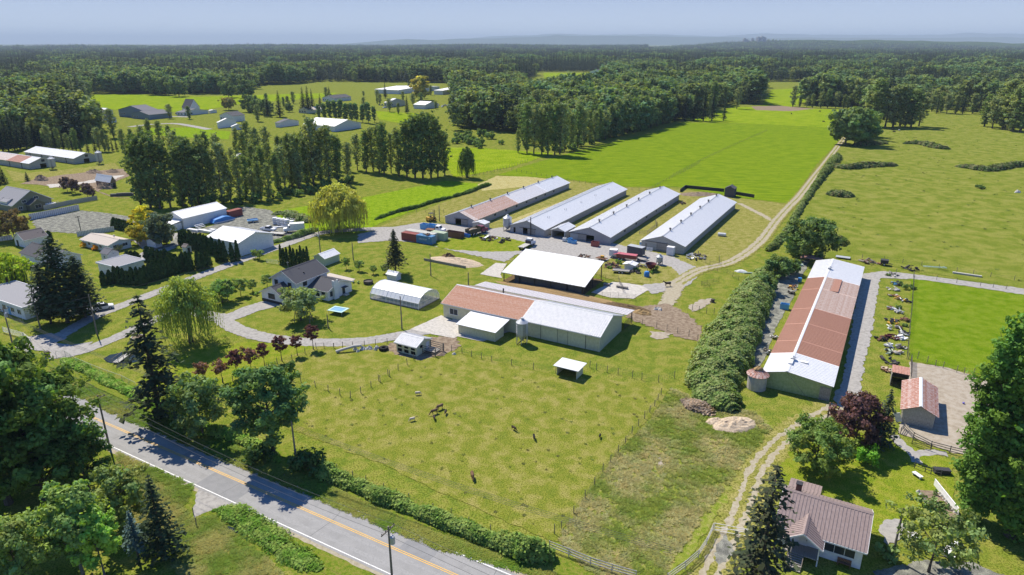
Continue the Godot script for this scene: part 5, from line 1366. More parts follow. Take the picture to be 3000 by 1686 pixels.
func silo(n: String, label: String, p: Vector2, r: float, leg: float, body: float, m: Material) -> Node3D:
	var t := thing(n, label, "silo", g3(p), 0.4)
	var b := MB.new()
	var prof := [Vector2(0.25, leg * 0.25), Vector2(r, leg)]
	var k := 0
	var y := leg
	while y < leg + body - 0.01:
		prof.append(Vector2(r + (0.035 if k % 2 else 0.0), y + 0.02))
		y += 0.22
		prof.append(Vector2(r + (0.035 if k % 2 else 0.0), y))
		k += 1
	part(t, "tank", b.lathe(prof, 18).mesh(m))
	part(t, "roof", MB.new().lathe([Vector2(r + 0.12, y), Vector2(0.35, y + r * 0.62), Vector2(0.35, y + r * 0.62 + 0.25), Vector2(0.01, y + r * 0.62 + 0.3)], 18).mesh(m))
	for j in 6:
		var a := TAU * j / 6.0
		var d := Vector3(cos(a), 0, sin(a))
		part(t, "leg", MB.new().bar(d * (r + 0.03), d * (r + 0.03) + Vector3(0, leg + 0.5, 0), 0.1).mesh(M.galv))
	var l := MB.new()
	for s in [-0.2, 0.2]:
		l.bar(Vector3(s, 0.2, r + 0.12), Vector3(s, y, r + 0.12), 0.04)
	for j in int(y / 0.35):
		l.bar(Vector3(-0.2, 0.4 + j * 0.35, r + 0.12), Vector3(0.2, 0.4 + j * 0.35, r + 0.12), 0.03)
	part(t, "ladder", l.mesh(M.iron))
	part(t, "auger", MB.new().tube([Vector3(0, leg * 0.28, 0), Vector3(-r * 1.2, 0.15, r * 0.6)], [0.12, 0.12], 6).mesh(M.iron))
	return t

# ---------------------------------------------------------------- fences, poles, wires
var post_cache := {}
func post_mesh(h: float, w: float, m: Material) -> ArrayMesh:
	var k := "%s %s %s" % [h, w, m.get_instance_id()]
	if not post_cache.has(k):
		post_cache[k] = MB.new().tube([Vector3(0, -0.1, 0), Vector3(0, h, 0)], [w * 0.5, w * 0.46], 6).mesh(m)
	return post_cache[k]

# style: rails [heights], wire lines, mesh
func fence(n: String, label: String, pts: Array, h: float, gapm: float, o := {}) -> Node3D:
	var t := thing(n, label, "fence", g3(pts[0]))
	var pm: Material = o.get("post", M.wood)
	var me := post_mesh(h, o.get("w", 0.13), pm)
	var w := MB.new()
	var rails := []
	var base: Vector2 = pts[0]
	rng.seed = int(absf(base.x) * 31.0) + 3
	for k in pts.size() - 1:
		var a: Vector2 = pts[k] - base
		var b: Vector2 = pts[k + 1] - base
		var m := maxi(1, int(round(a.distance_to(b) / gapm)))
		for j in m + (1 if k == pts.size() - 2 else 0):
			var q := a.lerp(b, float(j) / m)
			var x := put(t, "post", me, Vector3(q.x, 0, q.y))
			x.scale.y = rr(0.9, 1.1) if not o.has("rails") else 1.0
			x.rotation = Vector3(rr(-0.05, 0.05), 0, rr(-0.05, 0.05)) if not o.has("rails") else Vector3.ZERO
		for y in o.get("wires", []):
			w.bar(Vector3(a.x, y, a.y), Vector3(b.x, y, b.y), o.get("ww", 0.014))
		if o.has("mesh"):
			var cnt := int(a.distance_to(b) / o.mesh)
			for j in cnt:
				var q := a.lerp(b, (j + 0.5) / cnt)
				w.bar(Vector3(q.x, 0.02, q.y), Vector3(q.x, h * 0.9, q.y), 0.008)
		for y in o.get("rails", []):
			for j in m:
				var q0 := a.lerp(b, float(j) / m)
				var q1 := a.lerp(b, (j + 1.0) / m)
				var d := (q1 - q0).normalized() * 0.02
				rails.append([Vector3(q0.x + d.x, y, q0.y + d.y), Vector3(q1.x - d.x, y, q1.y - d.y)])
	if w.v.size() > 0:
		part(t, "wire", w.mesh(o.get("wire", M.wire)))
	for r in rails:
		part(t, "rail", MB.new().bar(r[0], r[1], o.get("rt", 0.04), o.get("rh", 0.12)).mesh(o.get("rail", pm)))
	return t

func gate(n: String, label: String, a: Vector2, b: Vector2, h: float, bars: int, m: Material) -> Node3D:
	var t := thing(n, label, "gate", g3(a))
	var d := b - a
	var e := Vector3(d.x, 0, d.y)
	for k in 2:
		part(t, "stile", MB.new().bar(e * k + Vector3(0, 0.15, 0), e * k + Vector3(0, h, 0), 0.07).mesh(m))
	for k in bars:
		var y := 0.2 + (h - 0.25) * k / (bars - 1.0)
		part(t, "bar", MB.new().bar(Vector3(0, y, 0), e + Vector3(0, y, 0), 0.05).mesh(m))
	part(t, "brace", MB.new().bar(Vector3(0, 0.25, 0), e + Vector3(0, h - 0.1, 0), 0.04).mesh(m))
	return t

func pole(label: String, p: Vector2, h: float, arm := 0.0, extra := "") -> Node3D:
	var t := thing("utility_pole", label, "pole", g3(p), FARM)
	part(t, "post", MB.new().tube([Vector3(0, -0.3, 0), Vector3(0, h, 0)], [0.17, 0.11], 8).mesh(M.wood))
	if arm > 0:
		part(t, "crossarm", MB.new().box(Vector3(0, h - 0.5, 0.1), Vector3(0.1, 0.13, arm)).mesh(M.wood))
		for s in [-0.9, -0.35, 0.35, 0.9]:
			part(t, "insulator", MB.new().lathe([Vector2(0.05, 0), Vector2(0.07, 0.12), Vector2(0.03, 0.22)], 6, Vector3(0, h - 0.43, 0.1 + s * arm * 0.5)).mesh(M.dark))
	if extra == "transformer":
		part(t, "transformer", MB.new().lathe([Vector2(0.01, 0), Vector2(0.3, 0), Vector2(0.3, 0.9), Vector2(0.22, 1.0), Vector2(0.01, 1.02)], 12, Vector3(0.5, h - 2.2, 0)).mesh(M.galv))
	if extra == "meter":
		part(t, "meter_box", MB.new().box(Vector3(0, h - 2.4, 0.3), Vector3(0.5, 0.7, 0.35)).mesh(M.galv))
	return t

func wire(label: String, a: Vector3, b: Vector3, sag: float, r := 0.018, group := "") -> void:
	var p := []
	var rad := []
	for k in 13:
		var f := k / 12.0
		p.append(Vector3.ZERO.lerp(b - a, f) - Vector3(0, sag * 4.0 * f * (1.0 - f), 0))
		rad.append(r)
	single("power_line", MB.new().tube(p, rad, 4, false).mesh(M.wire), label, "cable", a, 0.0, group)

func heap(mb: MB, poly_r: Vector2, h: float, sd: int, lumps := 0.25) -> MB:
	var no := FastNoiseLite.new()
	no.seed = sd
	no.frequency = 0.5
	var n := mb.v.size()
	var R := 9
	var S := 22
	for r in R + 1:
		for s in S:
			var f := float(r) / R
			var a := TAU * s / S
			var e := f * (1.0 + 0.18 * no.get_noise_2d(cos(a) * 3.0, sin(a) * 3.0 + 9.0))
			var x := cos(a) * poly_r.x * e
			var z := sin(a) * poly_r.y * e
			var y := h * (1.0 - f * f) * (1.0 + lumps * 2.0 * no.get_noise_2d(x * 1.6, z * 1.6)) + lumps * no.get_noise_2d(x * 3.0, z * 3.0) * (1.0 - f)
			mb.v.append(Vector3(x, maxf(y, 0.01) if r < R else -0.05, z))
	for r in R:
		for s in S:
			var a := n + r * S + s
			var b := n + r * S + (s + 1) % S
			mb.ix.append_array([a, b, a + S, b, b + S, a + S])
	return mb

# ---------------------------------------------------------------- wheels and vehicles
func wheel(t: Node3D, p: Vector3, r: float, w: float, rim: Material) -> void:
	var b := MB.new()
	var o := part(t, "wheel", b.lathe([Vector2(r * 0.55, -w * 0.5), Vector2(r * 0.92, -w * 0.5), Vector2(r, -w * 0.3), Vector2(r, w * 0.3), Vector2(r * 0.92, w * 0.5), Vector2(r * 0.55, w * 0.5)], 14).mesh(M.tyre))
	o.position = p
	o.rotation.x = PI / 2
	part(o, "rim", MB.new().lathe([Vector2(0.01, -w * 0.42), Vector2(r * 0.56, -w * 0.46), Vector2(r * 0.56, w * 0.46), Vector2(0.01, w * 0.42)], 12).mesh(rim))

# side outline (x forward, y up) pushed across the width, slightly narrower above the belt line
func hull(prof: Array, w: float, m: Material, top_in := 0.0, belt := 0.0) -> ArrayMesh:
	var b := MB.new()
	var l := []
	var r := []
	for p in prof:
		var k: float = top_in if p.y > belt else 0.0
		l.append(Vector3(p.x, p.y, -w * 0.5 + k))
		r.append(Vector3(p.x, p.y, w * 0.5 - k))
	var tr := Geometry2D.triangulate_polygon(PackedVector2Array(prof))
	for k in range(0, tr.size(), 3):
		b.tri(r[tr[k]], r[tr[k + 1]], r[tr[k + 2]])
		b.tri(l[tr[k]], l[tr[k + 2]], l[tr[k + 1]])
	for k in prof.size():
		var j := (k + 1) % prof.size()
		b.quad(l[k], l[j], r[j], r[k])
	return b.mesh(m)

func v2(a: Array) -> Array:
	var o := []
	for k in range(0, a.size(), 2):
		o.append(Vector2(a[k], a[k + 1]))
	return o

func car(n: String, label: String, p: Vector2, yaw: float, m: Material, kind := "suv") -> Node3D:
	var t := thing(n, label, "car" if kind == "suv" else "truck", g3(p), yaw)
	if kind == "suv":
		part(t, "body", hull(v2([-2.25, 0.35, 2.2, 0.35, 2.28, 0.6, 2.2, 0.9, 1.2, 1.05, -2.1, 1.08, -2.3, 0.8]), 1.86, m))
		part(t, "cabin", hull(v2([-2.05, 1.07, 1.15, 1.05, 0.35, 1.62, -0.5, 1.7, -1.6, 1.62]), 1.72, M.glass, 0.14, 1.2))
		part(t, "roof", hull(v2([0.3, 1.64, -0.5, 1.72, -1.6, 1.64, -1.65, 1.67, -0.5, 1.77, 0.35, 1.68]), 1.46, m))
	else:
		part(t, "body", hull(v2([-2.9, 0.5, 2.7, 0.5, 2.8, 0.8, 2.7, 1.1, 1.4, 1.2, -0.9, 1.22, -0.95, 0.8, -2.8, 0.8]), 1.95, m))
		part(t, "cabin", hull(v2([-0.85, 1.2, 1.4, 1.18, 0.6, 1.8, -0.7, 1.85]), 1.8, M.glass, 0.14, 1.3))
		part(t, "roof", hull(v2([0.55, 1.82, -0.7, 1.87, -0.75, 1.9, 0.5, 1.92]), 1.5, m))
		for s in [-1, 1]:
			part(t, "bed_side", MB.new().box(Vector3(-1.85, 1.0, s * 0.93), Vector3(1.9, 0.46, 0.09)).mesh(m))
		part(t, "tailgate", MB.new().box(Vector3(-2.82, 1.0, 0), Vector3(0.09, 0.46, 1.9)).mesh(m))
	var wx := 1.4 if kind == "suv" else 1.8
	for s in [[-wx, -0.85], [-wx, 0.85], [wx, -0.85], [wx, 0.85]]:
		wheel(t, Vector3(s[0], 0.37, s[1]), 0.37, 0.26, M.galv)
	for s in [-0.65, 0.65]:
		bpart(t, "headlight", M.galv, Vector3(2.2 if kind == "suv" else 2.73, 0.85 if kind == "suv" else 0.98, s), Vector3(0.12, 0.16, 0.36))
		bpart(t, "tail_light", M.red, Vector3(-2.25 if kind == "suv" else -2.88, 0.95, s * 1.2), Vector3(0.08, 0.24, 0.18))
	return t

func container(n: String, label: String, o: Vector3, yaw: float, L: float, m: Material, h := 2.6) -> Node3D:
	var t := thing(n, label, "container", o, yaw)
	var b := MB.new()
	b.box(Vector3(0, h * 0.5, 0), Vector3(L, h, 2.3))
	var k := int(L / 0.28)
	for j in k:
		for s in [-1, 1]:
			b.box(Vector3(-L * 0.5 + 0.2 + j * (L - 0.4) / (k - 1), h * 0.5, s * 1.17), Vector3(0.13, h - 0.3, 0.05))
		b.box(Vector3(-L * 0.5 + 0.2 + j * (L - 0.4) / (k - 1), h + 0.012, 0), Vector3(0.13, 0.025, 2.2))
	part(t, "shell", b.mesh(m))
	var f := MB.new()
	for s in [-1, 1]:
		for e in [-1, 1]:
			f.box(Vector3(e * (L * 0.5 - 0.07), h * 0.5, s * 1.18), Vector3(0.16, h + 0.06, 0.12))
		f.box(Vector3(0, 0.08, s * 1.19), Vector3(L, 0.16, 0.1))
		f.box(Vector3(0, h - 0.06, s * 1.19), Vector3(L, 0.12, 0.1))
	part(t, "frame", f.mesh(m))
	for s in [-1, 1]:
		var d := bpart(t, "door", m, Vector3(L * 0.5 + 0.03, h * 0.5, s * 0.56), Vector3(0.05, h - 0.25, 1.06))
		for q in [0.25, 0.8]:
			bpart(d, "lock_rod", M.galv, Vector3(L * 0.5 + 0.08, h * 0.5, s * q), Vector3(0.05, h - 0.4, 0.05))
	return t

func yaw_of(a: Vector2, b: Vector2) -> float:
	return atan2(-(b.y - a.y), b.x - a.x)

func poultry(A: Vector2, W: float, L: float, he: float, label: String, o: Dictionary) -> Node3D:
	var ov := 0.5
	var t := thing("poultry_barn", label, "barn", at(A, ov, 0.3), FARM)
	var w := W - 2 * ov
	gable(t, w, L - 0.6, he + 0.15, he + 2.5, o.get("wm", M.grey_board), M.tin, {"ov": ov, "rib": 0.85, "wrib": 0.6, "cap": M.galv}.merged(o))
	if o.has("leaf"):
		var d: Array = o.leaf
		var b := bpart(t, "sliding_door", M.old_board, Vector3((d[0] + d[1]) * 0.5, d[2] * 0.5, 0.1), Vector3(d[1] - d[0], d[2], 0.1))
		bpart(b, "track", M.iron, Vector3((d[0] * 2 - d[1] + d[1]) * 0.5, d[2] + 0.08, 0.1), Vector3((d[1] - d[0]) * 2.2, 0.12, 0.12))
	for k in int(o.get("hatches", 0)):
		bpart(t, "hatch", M.dark, Vector3(w + 0.04, 1.5, -L * (0.18 + 0.72 * k / o.hatches)), Vector3(0.08, 0.7, 1.1))
	return t

func farm_buildings() -> void:
	var t := poultry(Vector2(-24.9, -242.5), 13.5, 80.3, 2.4, "long poultry barn with rust-speckled roof beside the straw-coloured patch", {"front": [[4.4, 7.0, 0.0, 2.2]], "leaf": [7.0, 9.8, 2.3], "hatches": 7, "secs": [[0.0, 0.025, M.tin, M.rust_light], [0.025, 0.2, M.tin, M.rust_spots], [0.2, 0.4, M.tin, M.rust_spots], [0.4, 0.72, M.tin, M.rust_light2], [0.72, 1.0, M.tin, M.tin]]})
	vents(t, 12.5, 80, 4.9, 6, M.dark)
	gable(t, 5.0, 3.2, 2.0, 2.5, M.pale_board, M.tin, {"x": 12.6, "z": 1.2, "ov": 0.2, "wrib": 0.5, "rib": 0.85})
	t = poultry(Vector2(-1.2, -229.7), 14.2, 78.8, 2.4, "long poultry barn with plain pale roof and a stove pipe by its gable", {"front": [[1.3, 2.1, 0.0, 2.0], [5.0, 6.9, 0.0, 2.2]], "leaf": [6.9, 9.8, 2.2], "wm": M.grey_board})
	for k in 5:
		for s in [0.0, 0.5]:
			bpart(t, "roof_pipe", M.galv, Vector3(9.4 + s, 4.2, -10.0 - k * 14.0 - s * 0.7), Vector3(0.12, 0.9, 0.12))
	bpart(t, "stove_pipe", M.iron, Vector3(8.2, 3.2, 0.35), Vector3(0.22, 6.4, 0.22))
	t = poultry(Vector2(18.9, -220.6), 15.0, 78.0, 2.5, "long poultry barn with weathered vertical boards and an open sliding door", {"front": [[5.8, 8.6, 0.0, 2.3]], "leaf": [2.8, 5.7, 2.3], "wm": M.grey_board, "hatches": 5})
	vents(t, 14, 78, 5.0, 6, M.dark)
	t = poultry(Vector2(40.8, -209.9), 14.7, 72.0, 2.5, "long poultry barn beside the open mown grass and the dirt track", {"front": [[1.2, 1.9, 0.0, 2.0]], "leaf": [5.0, 8.4, 2.6], "wm": M.pale_board})
	vents(t, 13.7, 72, 5.0, 6, M.dark)
	bpart(t, "door", M.old_board, Vector3(1.55, 1.0, -0.1), Vector3(0.68, 2.0, 0.06))
	t = thing("drive_shed", "small open-fronted gabled shed between two poultry barns", "shed", at(Vector2(12.9, -223.1), 0.25, 0.3), FARM)
	gable(t, 5.1, 8.0, 2.6, 3.6, M.pale_board, M.tin, {"front": [[0.3, 4.8, 0.0, 2.5]], "ov": 0.25, "rib": 0.85, "wrib": 0.5})
	# roofless manure pit and small tower behind the last barn
	t = thing("manure_pit", "black-walled manure pit at the edge of the hay field", "pit", g3(Vector2(74.1, -297.1)))
	for q in [pl([74.1,-297.1,78.5,-305.9]), pl([78.5,-305.9,93.7,-297.9]), pl([96.5,-292,102.8,-285.5])]:
		var a: Vector2 = q[0] - Vector2(74.1, -297.1)
		var b: Vector2 = q[1] - Vector2(74.1, -297.1)
		part(t, "wall", MB.new().bar(g3(a, 0.7), g3(b, 0.7), 0.2, 1.4).mesh(M.dark))
	part(t, "manure", heap(MB.new(), Vector2(9, 4), 0.8, 5).mesh(M.dirt)).position = g3(Vector2(81.2, -292) - Vector2(74.1, -297.1))
	t = thing("feed_tower", "small grey windowless tower shed behind the poultry barns", "shed", at(Vector2(90.8, -287.9)), FARM)
	gable(t, 4.0, 4.0, 3.6, 4.6, M.dark_board, M.shingle, {"ov": 0.15, "wrib": 0.5})
	# open white-roofed cattle shed
	var o := Vector2(-2.8, -177.7)
	t = thing("open_shed", "large open-sided shed with a bright white roof", "shed", at(o), FARM)
	part(t, "roof", slope(Vector3(0, 2.7, 0), Vector3(24.8, 2.7, 0), Vector3(23.8, 5.35, -15.2), Vector3(-0.8, 5.35, -15.2), 1.0, M.white_tin, 0.14, 0.04))
	for k in 6:
		for j in 3:
			var x: float = lerpf(0.4, 24.2, k / 5.0) - j * 0.4
			part(t, "post", MB.new().bar(Vector3(x, 0, -0.5 - j * 7.0), Vector3(x, 2.5 + j * 1.22, -0.5 - j * 7.0), 0.2).mesh(M.iron))
	for k in 3:
		part(t, "beam", MB.new().bar(Vector3(0.2 - k * 0.4, 2.5 + k * 1.22, -0.5 - k * 7.0), Vector3(24.4 - k * 0.4, 2.5 + k * 1.22, -0.5 - k * 7.0), 0.14, 0.24).mesh(M.iron))
	for k in 10:
		bpart(t, "wall_board", M.dark_board, Vector3(4.6 + k * 2.0, 1.1, -0.75), Vector3(1.94, 2.2, 0.08))
	bpart(t, "floor", M.manure, Vector3(12.0, 0.045, -7.6), Vector3(24, 0.05, 14.5))
	# main barn: ridge along the road direction, gable facing right
	o = Vector2(18.64, -131.56)
	t = thing("main_barn", "cream barn with half rusty, half white ribbed roof in the middle of the farm", "barn", at(o, -0.3, 0.4), FARM + PI / 2)
	gable(t, 13.0, 40.2, 3.75, 6.1, M.cream, M.white_rib, {"ov": 0.5, "rib": 0.5, "wrib": 0.45, "trim": M.offwhite, "secs": [[0.0, 0.47, M.white_rib, M.tin], [0.47, 1.0, M.rust_tin, M.rust_light]]})
	for q in [3.2, 7.4, 9.9, 14.0, 17.5]:
		bpart(t, "door_seam", M.iron, Vector3(-0.06, 1.75, -q), Vector3(0.05, 3.4, 0.09))
	for q in [[5.3, 4.1], [11.9, 4.0]]:
		bpart(t, "sliding_door", M.cream, Vector3(-0.09, 1.7, -q[0]), Vector3(0.06, 3.3, q[1]))
	window(t, Vector3(-0.02, 1.9, -37.2), 2.3, 1.5, -PI / 2, M.offwhite, 2)
	bpart(t, "door", M.iron, Vector3(-0.08, 1.05, -33.2), Vector3(0.06, 2.1, 0.95))
	bpart(t, "roof_pipe", M.iron, Vector3(7.6, 6.4, -28.0), Vector3(0.25, 1.3, 0.25))
	# its lean-to, facing the pasture
	var lt := MB.new()
	wall(lt, Vector3(-6.4, 0, -31.6), Vector3(-6.4, 0, -22.0), [[0.0, 2.35], [9.6, 2.35]], [], 0.14, 0.45)
	wall(lt, Vector3(-6.5, 0, -22.0), Vector3(-2.6, 0, -22.0), [[0.0, 2.4], [3.9, 2.95]], [], 0.14, 0.45)
	wall(lt, Vector3(-0.2, 0, -31.6), Vector3(-6.5, 0, -31.6), [[0.0, 3.2], [6.3, 2.4]], [], 0.14, 0.45)
	part(t, "lean_to", lt.mesh(M.cream), "low cream lean-to with a white mono-pitch roof")
	part(t, "lean_to_roof", slope(Vector3(-6.9, 2.4, -32.0), Vector3(-6.9, 2.4, -21.6), Vector3(-0.5, 3.3, -21.6), Vector3(-0.5, 3.3, -32.0), 0.0, M.tin_pale))
	# cattle shed against its back
	t = thing("feeding_shed", "low grey mono-roofed feeding shed along the back of the cream barn", "shed", at(o, -0.3, 0.4), FARM + PI / 2)
	part(t, "roof", slope(Vector3(18.8, 3.3, 0.9), Vector3(18.8, 3.3, -40), Vector3(13.6, 3.9, -40), Vector3(13.6, 3.9, 0.9), 0.8, M.tin_old), "grey tin roof with worn panels")
	for k in 9:
		part(t, "post", MB.new().bar(Vector3(18.4, 0, 0.4 - k * 4.95), Vector3(18.4, 3.2, 0.4 - k * 4.95), 0.18).mesh(M.iron))
	for k in 5:
		part(t, "rail", MB.new().bar(Vector3(13.4, 0.4 + k * 0.4, 0.5), Vector3(18.3, 0.4 + k * 0.4, 0.5), 0.06, 0.14).mesh(M.iron))
	# animal house, shelter, hut
	t = thing("goat_house", "small cream goat house with ribbed white roof and three windows", "shed", at(Vector2(-19.97, -129.33), -0.2, 0.35), FARM + PI / 2)
	gable(t, 4.9, 5.3, 2.3, 3.2, M.cream, M.white_rib, {"ov": 0.4, "rib": 0.45, "trim": M.offwhite})
	for k in 3:
		bpart(t, "window", M.black, Vector3(-0.02, 1.6, -0.9 - k * 1.75), Vector3(0.08, 0.6, 1.0))
		bpart(t, "hatch", M.black, Vector3(-0.02, 0.65, -0.9 - k * 1.75), Vector3(0.08, 0.7, 1.1))
	door(t, Vector3(3.8, 0.05, 0), 0.9, 1.9, 0, M.offwhite)
	bpart(t, "window", M.black, Vector3(1.6, 1.7, 0.03), Vector3(0.7, 0.6, 0.06))
	t = thing("loading_pen", "wooden railed loading pen at the goat house's end", "pen", at(Vector2(-19.42, -131.4), 0.3, 0.3), FARM)
	for q in [[0, 0], [3.4, 0], [3.4, 3.0], [0, 3.0]]:
		part(t, "post", MB.new().bar(Vector3(q[0], 0, -q[1]), Vector3(q[0], 1.9, -q[1]), 0.16).mesh(M.wood))
	for k in 4:
		var y := 0.4 + k * 0.45
		for q in [[0, 0, 3.4, 0], [3.4, 0, 3.4, 3.0], [0, 3.0, 3.4, 3.0]]:
			part(t, "rail", MB.new().bar(Vector3(q[0], y, -q[1]), Vector3(q[2], y, -q[3]), 0.06, 0.12).mesh(M.wood))
	bpart(t, "platform", M.old_board, Vector3(1.5, 0.5, -1.6), Vector3(2.6, 0.1, 2.4))
	t = thing("field_shelter", "small open-fronted field shelter with pale flat roof in the pasture", "shed", at(Vector2(8.89, -121.68), 0, 0), FARM)
	bpart(t, "roof", M.tin, Vector3(2.2, 2.1, -1.4), Vector3(5.4, 0.1, 4.2))
	for q in [[0.06, -1.4, 0.12, 3.0], [4.3, -1.4, 0.12, 3.0]]:
		bpart(t, "wall", M.cream, Vector3(q[0], 1.0, q[1]), Vector3(q[2], 2.0, q[3]))
	bpart(t, "wall", M.olive, Vector3(2.2, 1.0, -2.85), Vector3(4.1, 2.0, 0.12))
	t = thing("garden_hut", "tiny white gabled hut under the tall lawn evergreen", "hut", at(Vector2(-32, -177.8)), FARM + PI / 2)
	gable(t, 2.2, 3.2, 1.6, 2.3, M.offwhite, M.white_tin, {"ov": 0.2, "z": -3.2 + 3.2})
	t = thing("garden_shed", "pale green gabled shed with white roof beside the slim cedars", "shed", at(Vector2(-59.2, -193.4), 0.3, 0.3), FARM)
	gable(t, 4.4, 6.0, 2.3, 3.4, M.palegreen, M.white_tin, {"ov": 0.3, "rib": 0.5})
	# silos
	silo("feed_silo", "ribbed grey feed silo on legs between the rust-speckled and plain barns", Vector2(-1.6, -232.1), 1.5, 1.7, 2.7, M.galv)
	silo("feed_silo", "tall grey feed silo with a ladder against the cream barn", Vector2(2.19, -136.94), 1.25, 2.0, 2.8, M.galv)
	silo("small_silo", "small pointed grey silo on legs among the parked junk", Vector2(43.7, -192.9), 0.95, 1.1, 1.2, M.galv)
	greenhouse()
	farmhouse()

func merge_in(t: Node3D, k: Node3D) -> void:
	for c in k.get_children():
		var x: Transform3D = k.transform * c.transform
		k.remove_child(c)
		t.add_child(c, true)
		c.transform = x
	t.remove_child(k)
	k.free()

func greenhouse() -> void:
	var t := thing("greenhouse", "long arched white greenhouse with glazed sides on the lawn", "greenhouse", at(Vector2(-23.08, -156.52)), FARM)
	# local x runs back along -x for 15.3 m, width 8.9 m along -z
	var L := 15.3
	var prof := [Vector2(0, 0), Vector2(0.15, 1.5), Vector2(1.1, 2.7), Vector2(2.7, 3.4), Vector2(4.45, 3.65), Vector2(6.2, 3.4), Vector2(7.8, 2.7), Vector2(8.75, 1.5), Vector2(8.9, 0)]
	bpart(t, "footing", M.old_board, Vector3(-L * 0.5, 0.1, -4.45), Vector3(L + 0.2, 0.2, 9.0))
	var bays := 12
	for k in bays + 1:
		var f := MB.new()
		for j in prof.size() - 1:
			f.bar(Vector3(-L * k / bays, prof[j].y, -prof[j].x), Vector3(-L * k / bays, prof[j + 1].y, -prof[j + 1].x), 0.13 if k % 4 == 0 else 0.06)
		part(t, "hoop", f.mesh(M.white))
	for j in [1, 2, 4, 6, 7]:
		part(t, "purlin", MB.new().bar(Vector3(0, prof[j].y, -prof[j].x), Vector3(-L, prof[j].y, -prof[j].x), 0.07).mesh(M.white))
	for k in bays:
		for j in prof.size() - 1:
			var p := MB.new()
			var xa := -L * (k + 0.03) / bays
			var xb := -L * (k + 0.97) / bays
			p.quad(Vector3(xb, prof[j].y, -prof[j].x), Vector3(xa, prof[j].y, -prof[j].x), Vector3(xa, prof[j + 1].y, -prof[j + 1].x), Vector3(xb, prof[j + 1].y, -prof[j + 1].x))
			part(t, "pane", p.mesh(M.film if j in [0, 7] else M.film_white))
	for s in [0, 1]:
		var f := MB.new()
		for j in range(1, prof.size() - 1):
			f.bar(Vector3(-L * s, 0.1, -prof[j].x), Vector3(-L * s, prof[j].y, -prof[j].x), 0.06)
		f.bar(Vector3(-L * s, 1.5, -0.15), Vector3(-L * s, 1.5, -8.75), 0.06)
		part(t, "end_frame", f.mesh(M.white))
		for j in prof.size() - 1:
			if absf(prof[j].x - prof[j + 1].x) < 0.3:
				continue
			var p := MB.new()
			p.quad(Vector3(-L * s, 0.15, -prof[j].x), Vector3(-L * s, 0.15, -prof[j + 1].x), Vector3(-L * s, prof[j + 1].y, -prof[j + 1].x), Vector3(-L * s, prof[j].y, -prof[j].x))
			part(t, "end_pane", p.mesh(M.film))
	for k in 3:
		single("planting_bench", MB.new().box(Vector3(0, 0.5, 0), Vector3(12, 0.12, 1.2)).box(Vector3(-5, 0.25, 0), Vector3(0.1, 0.5, 1)).box(Vector3(5, 0.25, 0), Vector3(0.1, 0.5, 1)).mesh(M.old_board), "long slatted planting bench inside the arched greenhouse", "bench", at(Vector2(-23.08, -156.52), -7.5, 1.8 + k * 2.6) + Vector3(0, 0.2, 0), FARM, "greenhouse benches")

